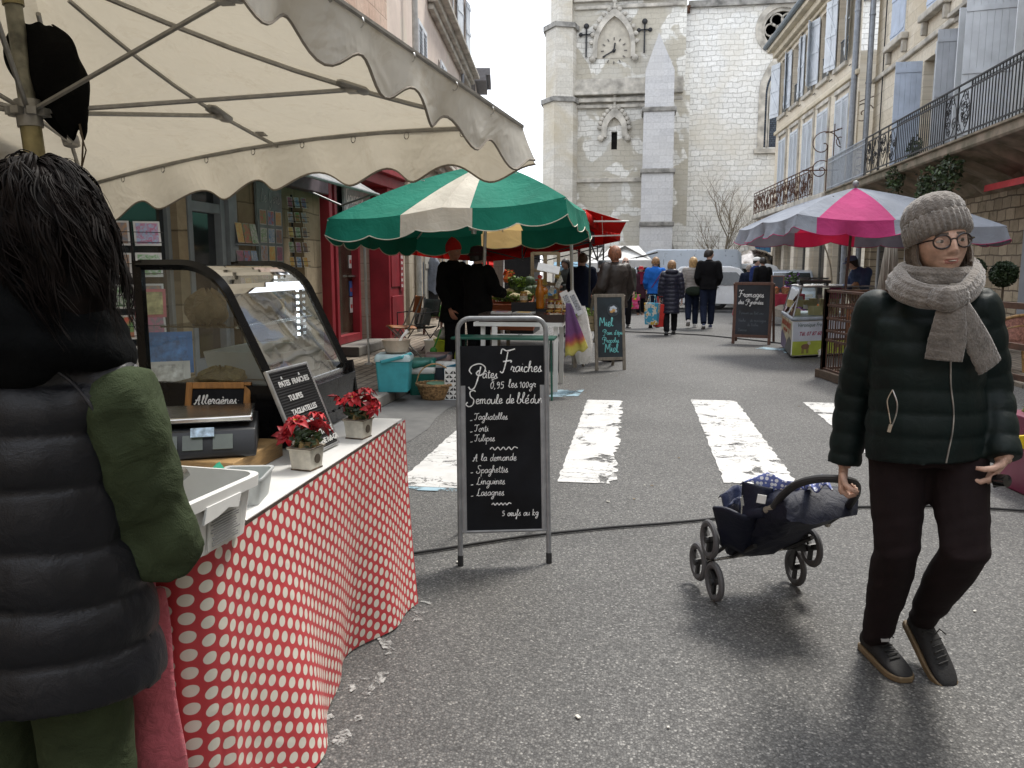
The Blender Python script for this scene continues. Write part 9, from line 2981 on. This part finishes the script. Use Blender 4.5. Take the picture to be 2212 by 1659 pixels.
# person at the stall, seen from behind
YP=1.43
J={}
J['head']=AY(98,545,YP+.02);J['neck']=AY(72,690,YP+.01);J['collar']=AY(62,748,YP);J['upper']=AY(50,850,YP);J['chest']=AY(48,955,YP)
J['waist']=AY(62,1140,YP);J['belly']=AY(72,1290,YP);J['hipc']=AY(78,1420,YP)
J['shR']=AY(258,872,YP+.02);J['shL']=AY(-150,865,YP);J['elR']=AY(348,1175,YP+.06);J['elL']=AY(-230,1180,YP+.05)
J['wrR']=AY(305,1085,YP+.42);J['wrL']=AY(-80,1150,YP+.35)
J['hipR']=AY(170,1460,YP);J['hipL']=AY(-20,1460,YP);J['knR']=J['hipR']+Vector((.0,.02,-.40));J['knL']=J['hipL']+Vector((0,.02,-.40));J['anR']=J['knR']+Vector((0,-.03,-.36));J['anL']=J['knL']+Vector((0,-.03,-.36))
for q in('anR','anL'):J[q].z=.085
J['acr']=Vector((1,.02,0)).normalized();J['hrz']=rad(165);J['yaw']=PI
m_vest=CLOTH('black_vest_nylon',(.0055,.006,.009),.45,var=.2,bump=.22,wr=12,gloss=.38,sheen=0)
m_olive=CLOTH('olive_cotton',(.042,.056,.028),.85,sheen=0,gloss=.15,bump=.55,wr=10,var=.25)
m_blackhair=MAT('black_hair',(.007,.0045,.0038),.62,var=.4,vs=30,spec=.10)
spec=dict(W=[.225,.205,.175,.165,.155,.085],D=[.15,.14,.125,.12,.10,.07],trousers=m_olive,jacket=m_vest,jname='vest',jt=.04,hem=.03,flare=1.02,quilt=.105,qa=.016,qw=.16,sleeves=False,inner=m_olive,isleeve=(.076,.080,.068),shoes=m_blackshoe,hair=None,jsm=3,collar=False)
front=figure('person with dark wavy hair in black quilted vest over olive sleeves, seen from behind',J,spec,vox=.009)
mb=MB()
nk=J['neck']
for dz,R0,rr in((-.02,.115,.05),(.025,.100,.045),(-.06,.13,.045)):
 mb.tube([nk+Vector((R0*1.15*math.cos(a),R0*.95*math.sin(a)-.01,dz-.03*math.sin(a)))for a in[2*PI*k/20 for k in range(20)]],rr,10,closed=True)
mb.ball(nk+Vector((.01,-.09,-.05)),(.12,.07,.085),14,10)
me,co,no=remesh(mb,.009,6);co=co+no*(.007*vnoise(co,30,3))[:,None]
finish(me,co,'hood',CLOTH('black_jersey',(.003,.0035,.004),.95,gloss=.1,bump=.3,wr=20,sheen=0),front)
vest=[o for o in front.children if o.name.startswith('vest')][0]
bv=surf(vest)
mb=MB();P=[onto(*p,.004)for p in catmull([(292,792),(268,850),(258,930),(256,1010),(262,1090)],6)];mb.tube(P,.006,6)
P=[onto(*p,.002)for p in catmull([(105,790),(160,830),(205,890),(238,960)],6)];mb.tube(P,.0035,6)
mb.build('vest_piping',MAT('vest_piping',(.02,.02,.026),.5),front)
hc=AY(100,520,YP+.0)
mb=MB();mb.ball(hc+Vector((0,.0,.0)),(.114,.112,.145),20,14);mb.ball(hc+Vector((.035,-.02,-.10)),(.085,.085,.09),14,10);mb.ball(hc+Vector((-.06,-.02,-.09)),(.085,.085,.10),14,10)
me,co,no=remesh(mb,.010,6);co=co+no*(.012*vnoise(co,38,7))[:,None]
hair=finish(me,co,'hair',m_blackhair,front)
r=random.Random(21)
mb=MB()
def lockpt(th,a,k):
 if th<PI/2:z=.150*math.cos(th);h=math.sin(th)
 else:z=-.16*(th-PI/2);h=1+.07*(th-PI/2)
 return hc+Vector((.112*h*k*math.cos(a)+(.020*max(0,th-1.2)),.112*h*k*math.sin(a),z*(k if z>0 else 1)))
for c in range(330):
 a0=r.uniform(0,2*PI);b0=r.choice((r.uniform(.02,.5),r.uniform(.3,1.3),r.uniform(.8,1.7)));b1=min(2.7,b0+r.uniform(.6,1.3))
 wv0=r.uniform(.06,.22);p0_=r.uniform(0,6);fq0=r.uniform(4,8);dr0=r.uniform(-.35,.35);up=r.uniform(.0,.10)
 for k in range(8):
  a=a0+r.gauss(0,.05);th0=b0+r.gauss(0,.04);th1=b1+r.gauss(0,.12)
  wv=wv0*r.uniform(.8,1.2);ph=p0_+r.gauss(0,.25);fq=fq0*r.uniform(.95,1.05);n=14;w=r.uniform(.001,.0030);fly=r.gauss(0,.035)
  pts=[]
  for i in range(n+1):
   q=i/n;th=max(.01,th0+(th1-th0)*q)
   pts.append(lockpt(th,a+(dr0*q+wv*q*math.sin(fq*q+ph))/max(.35,math.sin(min(th,PI/2))),1.0+.02*k/8+up*math.sin(PI*min(1,q*1.2))+.07*q*math.sin(fq*q+ph+1.5)+fly*q*q))
  mb.tube(pts,[(w*.5*(1-.8*(i/n)**2),w*(1-.8*(i/n)**2))for i in range(n+1)],4)
mb.build('hair_locks',m_blackhair,hair)
bag_=thing('tote_bag','pink felt bag hanging between the person in the vest and the polka-dot cloth','bag',(0,0,0))
mb=MB()
pa,pb,pc,pd=AY(250,1290,1.60),AY(352,1268,1.64),AY(408,1700,1.62),AY(280,1740,1.58)
def pbf(u,v):
 p=pa.lerp(pb,u).lerp(pd.lerp(pc,u),v)
 return p+Vector((0,-.02*math.sin(PI*u)-.006*math.sin(9*v+3*u),0))
mb.grid(pbf,14,16);mb.build('body',CLOTH('pink_felt',(.52,.12,.15),.95,bump=.4,wr=30,fine=500),bag_,solid=.03)
mb=MB();mb.tube([pbf(.2,0),pbf(.3,0)+Vector((0,.02,.16)),pbf(.7,0)+Vector((0,.02,.17)),pbf(.85,0)],.008,6);mb.build('strap',CLOTH('pink_felt',(.52,.12,.15),.95),bag_)
# market crowd
def cl(name,c,**k):return CLOTH(name,c,**{**dict(bump=.35,wr=14,sheen=.0,gloss=.12),**k})
m_jeans=cl('blue_jeans',(.022,.036,.085));m_djeans=cl('dark_jeans',(.012,.017,.035));m_blk=cl('black_wool',(.007,.007,.008));m_blkn=cl('black_trousers',(.009,.009,.011))
m_brnj=cl('brown_black_leather',(.022,.015,.012),rough=.5,gloss=.5);m_nvy=cl('navy_coat_cloth',(.010,.014,.030));m_bluef=cl('bright_blue_fleece',(.02,.13,.48));m_nvp=CLOTH('navy_puffer_nylon',(.010,.012,.028),.38,bump=.3,wr=20,gloss=.5,sheen=0)
m_gvest=CLOTH('grey_quilted_vest',(.28,.26,.24),.6,bump=.3,wr=18,sheen=0);m_grcoat=cl('grey_wool_coat',(.075,.085,.085));m_wine=cl('wine_scarf',(.16,.015,.04));m_blj=cl('slate_blue_jacket',(.05,.08,.16))
m_shoew=MAT('white_trainer',(.6,.58,.56),.6);m_shoeb=MAT('navy_trainer',(.02,.03,.08),.6);m_shoek=MAT('black_leather',(.012,.011,.011),.4)
h_brown=MAT('brown_hair',(.11,.06,.03),.5,vs=40,var=.4);h_dark=MAT('dark_hair',(.02,.014,.01),.5,vs=40,var=.4);h_blond=MAT('blonde_hair',(.50,.32,.14),.5,vs=40,var=.35);h_sandy=MAT('sandy_hair',(.33,.19,.09),.5,vs=40,var=.35);h_grey=MAT('grey_hair',(.30,.25,.21),.55,vs=40,var=.3);h_redlit=MAT('red_lit_grey_hair',(.26,.10,.05),.55,vs=40,var=.3)  # stout man's grey hair: the red awning's light is painted into the colour
def crowd(label,x,y,H,rz,S,pose=None,z0=None,group=None):
 z0=gz(y)if z0 is None else z0
 J,s=standing(x,y,H,rz,z0,pose)
 S=dict(S);S['k']=s*S.get('build',1.0);S.setdefault('headres',(32,24));S.setdefault('shoes',m_shoek);S.setdefault('trousers',m_blkn)
 b=figure(label,J,S,group=group,vox=.017)
 return b,S['HM'],J
BK=PI
def gx(px,Yq):return AY(px,620,Yq).x
back_arms={'elR':(-.235,.03,1.11),'elL':(.235,.03,1.11),'wrR':(-.20,-.16,.95),'wrL':(.20,-.16,.95)}
def stride(a=.16,lift=.06):return{'knR':(-.09,-.12,.49),'anR':(-.09,-a,.085),'knL':(.09,.03,.47),'anL':(.09,a+.08,.085+lift),'footL':(0,rad(28),lift)}
def hat_beanie(b,HM,m,top=.16,slouch=0):
 mb=MB();mb.T=HM@Matrix.Translation((0,.012,.015))@Matrix.Rotation(rad(-10),4,'X')
 mb.lathe([(1.03,0),(1.08,.01),(1.06,.05),(1.04,.06),(.98,.09),(.78,.12),(.45,.14+slouch),(.12,top-.01+slouch),(0,top+slouch)],48,sx=.086,sy=.106,wob=lambda a,i:1+.02*math.cos(24*a));mb.build('hat',m,b,angle=180)
def hat_brim(b,HM,m,brim=.05,drop=-.03):
 mb=MB();mb.T=HM@Matrix.Translation((0,.01,.03))
 mb.lathe([(.085+brim,drop),(.090,.0),(.088,.03),(.076,.068),(.048,.084),(0,.088)],32,sx=1,sy=1.18);mb.build('hat',m,b,angle=50,solid=.006)
def cap_flat(b,HM,m):
 mb=MB();mb.T=HM@Matrix.Translation((0,.008,.03))
 mb.lathe([(.088,0),(.090,.03),(.08,.07),(.05,.09),(0,.095)],28,sx=1,sy=1.18)
 mb.add([(-.06,-.09,.005),(.06,-.09,.005),(.045,-.16,-.01),(-.045,-.16,-.01)],[(0,1,2,3)]);mb.build('cap',m,b,angle=50,solid=.005)
b,HM,J=crowd('person in black coat and bright red woollen hat at the honey stall',gx(980,11.0),11.0,1.76,rad(62),dict(jacket=m_blk,hem=.22,jt=.045,flare=1.12,skin=m_skinr,female=False),{'wrR':(-.19,-.10,.84)},group=None)
hat_beanie(b,HM,MAT('scarlet_wool',(.50,.012,.012),.95,vs=30,bump=.4,bs=150),.17,.02)
b,HM,J=crowd('person in black jacket and plum brimmed hat bending an arm at the honey stall',gx(1032,10.6),10.6,1.70,rad(150),dict(jacket=m_blk,hem=.12,jt=.05,build=1.08,hair=(h_dark,.03,.012,.05)),{'elR':(-.30,-.02,1.14),'wrR':(-.22,-.26,1.10),'elL':(.27,-.05,1.12),'wrL':(.18,-.24,1.0)})
hat_brim(b,HM,cl('plum_hat',(.045,.02,.026)),.04,-.03)
b,HM,J=crowd('woman in grey coat with dark hair behind the vegetable stall, hands together',gx(1222,17.0),17.0,1.60,rad(-28),dict(jacket=m_grcoat,hem=.25,jt=.03,hair=(h_dark,.06,.01,.045),trousers=m_blkn),{'elR':(-.23,-.02,1.12),'wrR':(-.06,-.27,1.10),'elL':(.23,-.02,1.12),'wrL':(.06,-.27,1.10)})
b,HM,J=crowd('bald man in dark navy coat seen from behind beside the thin poles',gx(1258,14.6),14.6,1.68,rad(172),dict(jacket=m_nvy,hem=.30,jt=.04,flare=1.1,female=False,hair=(h_brown,.0,.001,.1)),back_arms)
b,HM,J=crowd('stout man in dark brown jacket and jeans behind the honey easel, glasses pushed up',-.32,12.6,1.74,rad(222),dict(jacket=m_brnj,hem=.08,jt=.05,build=1.10,female=False,skin=m_skinr,hair=(h_redlit,.0,.006,.075),trousers=m_jeans,shoes=MAT('brown_leather',(.03,.018,.012),.5)),{'elR':(-.27,.02,1.10),'wrR':(-.25,-.10,.90),'elL':(.29,.04,1.12),'wrL':(.24,-.18,1.0),'turn':rad(-28)})
mb=MB();mb.T=HM
for s in(-1,1):mb.ball((s*.035,-.055,.10),(.026,.016,.018),10,6)
mb.tube([(-.03,-.06,.105),(.03,-.06,.105)],.004,5);mb.build('sunglasses',MAT('amber_lens',(.25,.08,.01),.15,spec=.8),b)
b,HM,J=crowd('man in brown jacket and grey cap partly hidden by the stout man',gx(1300,16.5),16.5,1.56,rad(160),dict(jacket=cl('rust_brown_jacket',(.045,.022,.015)),hem=.1,jt=.04,female=False,hair=(h_grey,.0,.002,.05)),back_arms)
cap_flat(b,HM,cl('grey_cap',(.10,.11,.12)))
b,HM,J=crowd('bald man in sunglasses looking this way behind the stout man',gx(1350,19.5),19.5,1.66,rad(10),dict(jacket=cl('olive_grey_coat',(.06,.06,.05)),hem=.1,female=False,skin=m_skin))
mb=MB();mb.T=HM
for s in(-1,1):mb.ball((s*.031,-.088,.008),(.026,.01,.017),10,6)
mb.tube([(-.075,-.01,.012),(-.055,-.08,.012),(.055,-.08,.012),(.075,-.01,.012)],.004,5);mb.build('sunglasses',m_black,b)
b,HM,J=crowd('older woman in wine scarf and red hat walking this way with flowery bags',gx(1384,28.5),28.5,1.66,rad(5),dict(jacket=cl('dark_wine_coat',(.05,.02,.03)),hem=.28,jt=.04,hair=(h_grey,.02,.006,.06),shoes=MAT('tan_boot',(.14,.07,.04),.5)),{**stride(.1,.02),'wrR':(-.27,-.06,.86)})
hat_brim(b,HM,cl('red_felt_hat',(.35,.02,.03)),.03,-.02)
mb=MB();mb.tube([J['neck']+Vector((.09*math.cos(a),.08*math.sin(a),-.02))for a in[2*PI*k/14 for k in range(14)]],.04,8,closed=True);mb.tube([J['neck']+Vector((.02,-.13,-.04)),J['neck']+Vector((.03,-.17,-.4))],.05,8);mb.build('scarf',m_wine,b)
t=NT('flower_print');vv=t.vor(14);sp3=t.n.new('ShaderNodeSeparateColor');t.l.new(vv.outputs['Color'],sp3.inputs[0]);t.col(t.ramp(sp3.outputs[0],[(0,(.55,.03,.12)),(.35,(.62,.45,.03)),(.55,(.08,.28,.03)),(.8,(.60,.10,.25)),(1,(.65,.6,.5))],True));t.set(t.b,Roughness=.4);m_flow=t.m
pb0=AY(1385,608,25.0)
def carrier(label,p,w,h,m,rz=0,group=None,m2=None):
 t_=thing('shopping_bag',label,'bag',p,rz,group)
 mb=MB();mb.prism([(-w*.42,0),(w*.42,0),(w*.5,h),(-w*.5,h)],-.07,.07,'y');mb.build('body',m,t_,smooth=False,bevel=.01)
 mb=MB()
 for y in(-.06,.06):mb.tube([(-w*.25,y,h),(-w*.2,y*.3,h+.16),(w*.2,y*.3,h+.16),(w*.25,y,h)],.008,5)
 mb.build('handle',m2 or m,t_)
 return t_
pw=J['wrR']
carrier('flowery shopping bag in pink and yellow hanging from the older woman\'s hand',(pw.x-.03,pw.y-.08,pw.z-.62),.55,.50,m_flow,rad(10))
carrier('black shopping bag beside the flowery bag of the older woman',(pw.x-.32,pw.y+.1,pw.z-.60),.4,.45,m_blk,rad(-10))
b,HM,J=crowd('woman in bright blue fleece walking away, leftmost of the four walkers',gx(1415,19.7),19.7,1.66,BK,dict(jacket=m_bluef,hem=.06,jt=.035,hair=(h_sandy,.02,.012,.05),trousers=m_djeans),{**back_arms,**stride(.08,.03)},group=None)
mb=MB();bvj=surf([o for o in b.children if o.name.startswith('jacket')][0])
P=[]
for q in range(9):
 p=J['shR'].lerp(J['hipL']+Vector((0,0,.1)),q/8)+Vector((0,-.4,0));h=bvj.ray_cast(p,Vector((0,1,0)))
 if h[0]is not None:P.append(h[0]-Vector((0,.008,0)))
if len(P)>2:mb.tube(P,[(.006,.016)]*len(P),6,flat=(0,-1,0));mb.build('shoulder_strap',MAT('purple_strap',(.10,.03,.16),.7),b)
b,HM,J=crowd('woman in long navy puffer coat walking away with a red carrier bag',gx(1450,17.7),17.7,1.57,BK,dict(jacket=m_nvp,hem=.36,jt=.04,flare=1.06,quilt=.085,qa=.012,hair=(h_sandy,.07,.014,.05)),{**back_arms,**stride(.10,.0),'wrR':(-.25,.0,.82),'wrL':(.25,.0,.84)})
mb=MB();mb.ball(J['collar']+Vector((0,-.06,.0)),(.14,.09,.07),14,8);mb.build('hood',m_nvp,b)
pw=J['wrL']
carrier('red carrier bag in the hand of the navy-coated woman',(pw.x+.02,pw.y-.05,pw.z-.60),.34,.48,MAT('bright_red_bag',(.55,.03,.02),.5),rad(20))
t=NT('picture_bag');t.col(t.ramp(t.noise(9,2).outputs['Fac'],[(.38,(.05,.30,.45)),(.5,(.6,.58,.5)),(.6,(.55,.35,.05)),(.7,(.08,.07,.06))],True));t.set(t.b,Roughness=.4)
carrier('blue and cream picture bag next to the red carrier bag',(pw.x-.16,pw.y-.12,pw.z-.55),.32,.46,t.m,rad(-25))
b,HM,J=crowd('woman with long blonde hair in pale grey quilted vest walking away',gx(1496,19.8),19.8,1.66,BK,dict(jacket=m_gvest,hem=.04,jt=.04,quilt=.065,qa=.010,hair=(h_blond,.26,.018,.05),trousers=m_djeans,shoes=m_shoew,sole=m_shoew,inner=m_gvest,sleeves=True),{**back_arms,**stride(.14,.12),'anR':(-.09,-.10,.085)})
mb=MB();mb.ball(J['hipc']+Vector((.02,-.17,.02)),(.20,.06,.11),14,10);mb.build('handbag',cl('dark_olive_bag',(.02,.028,.02)),b)
b,HM,J=crowd('tall dark-haired man in black body warmer walking away, head turned left',gx(1530,19.6),19.6,1.84,BK,dict(jacket=m_blk,hem=.04,jt=.045,inner=m_nvy,hair=(h_dark,.0,.008,.075),trousers=m_djeans,shoes=m_shoeb,sole=m_shoew,female=False),{**back_arms,**stride(.15,.04),'turn':rad(-62)})
b,HM,J=crowd('grey-haired man in navy jacket, leftmost of the three men by the minibus',gx(1616,25.5),25.5,1.62,rad(170),dict(jacket=m_nvy,hem=.06,hair=(h_grey,0,.004,.06),female=False,trousers=m_djeans),back_arms)
b,HM,J=crowd('man in blue jacket and white cap talking in front of the minibus',gx(1632,24.5),24.5,1.80,rad(60),dict(jacket=cl('royal_blue_jacket',(.02,.035,.12)),hem=.06,hair=(h_dark,0,.002,.05),female=False,trousers=m_djeans),back_arms)
cap_flat(b,HM,m_white)
b,HM,J=crowd('man in black jacket, rightmost of the three men by the minibus',gx(1646,23.5),23.5,1.76,rad(200),dict(jacket=m_blk,hem=.08,hair=(h_dark,0,.006,.06),female=False),back_arms)
b,HM,J=crowd('cheese seller in slate blue jacket and blue cap behind the counter',gx(1858,15.0),15.0,1.66,rad(-72),dict(jacket=m_blj,hem=.06,jt=.045,hair=(h_dark,.06,.012,.04),trousers=m_djeans),{'upper':(0,-.05,1.36),'collar':(0,-.10,1.43),'neck':(0,-.13,1.47),'head':(0,-.20,1.55),'elR':(-.23,-.10,1.12),'wrR':(-.12,-.34,1.06),'elL':(.23,-.10,1.12),'wrL':(.12,-.34,1.06),'nod':rad(15)},z0=.0)
cap_flat(b,HM,cl('slate_blue_cap',(.10,.14,.24)))
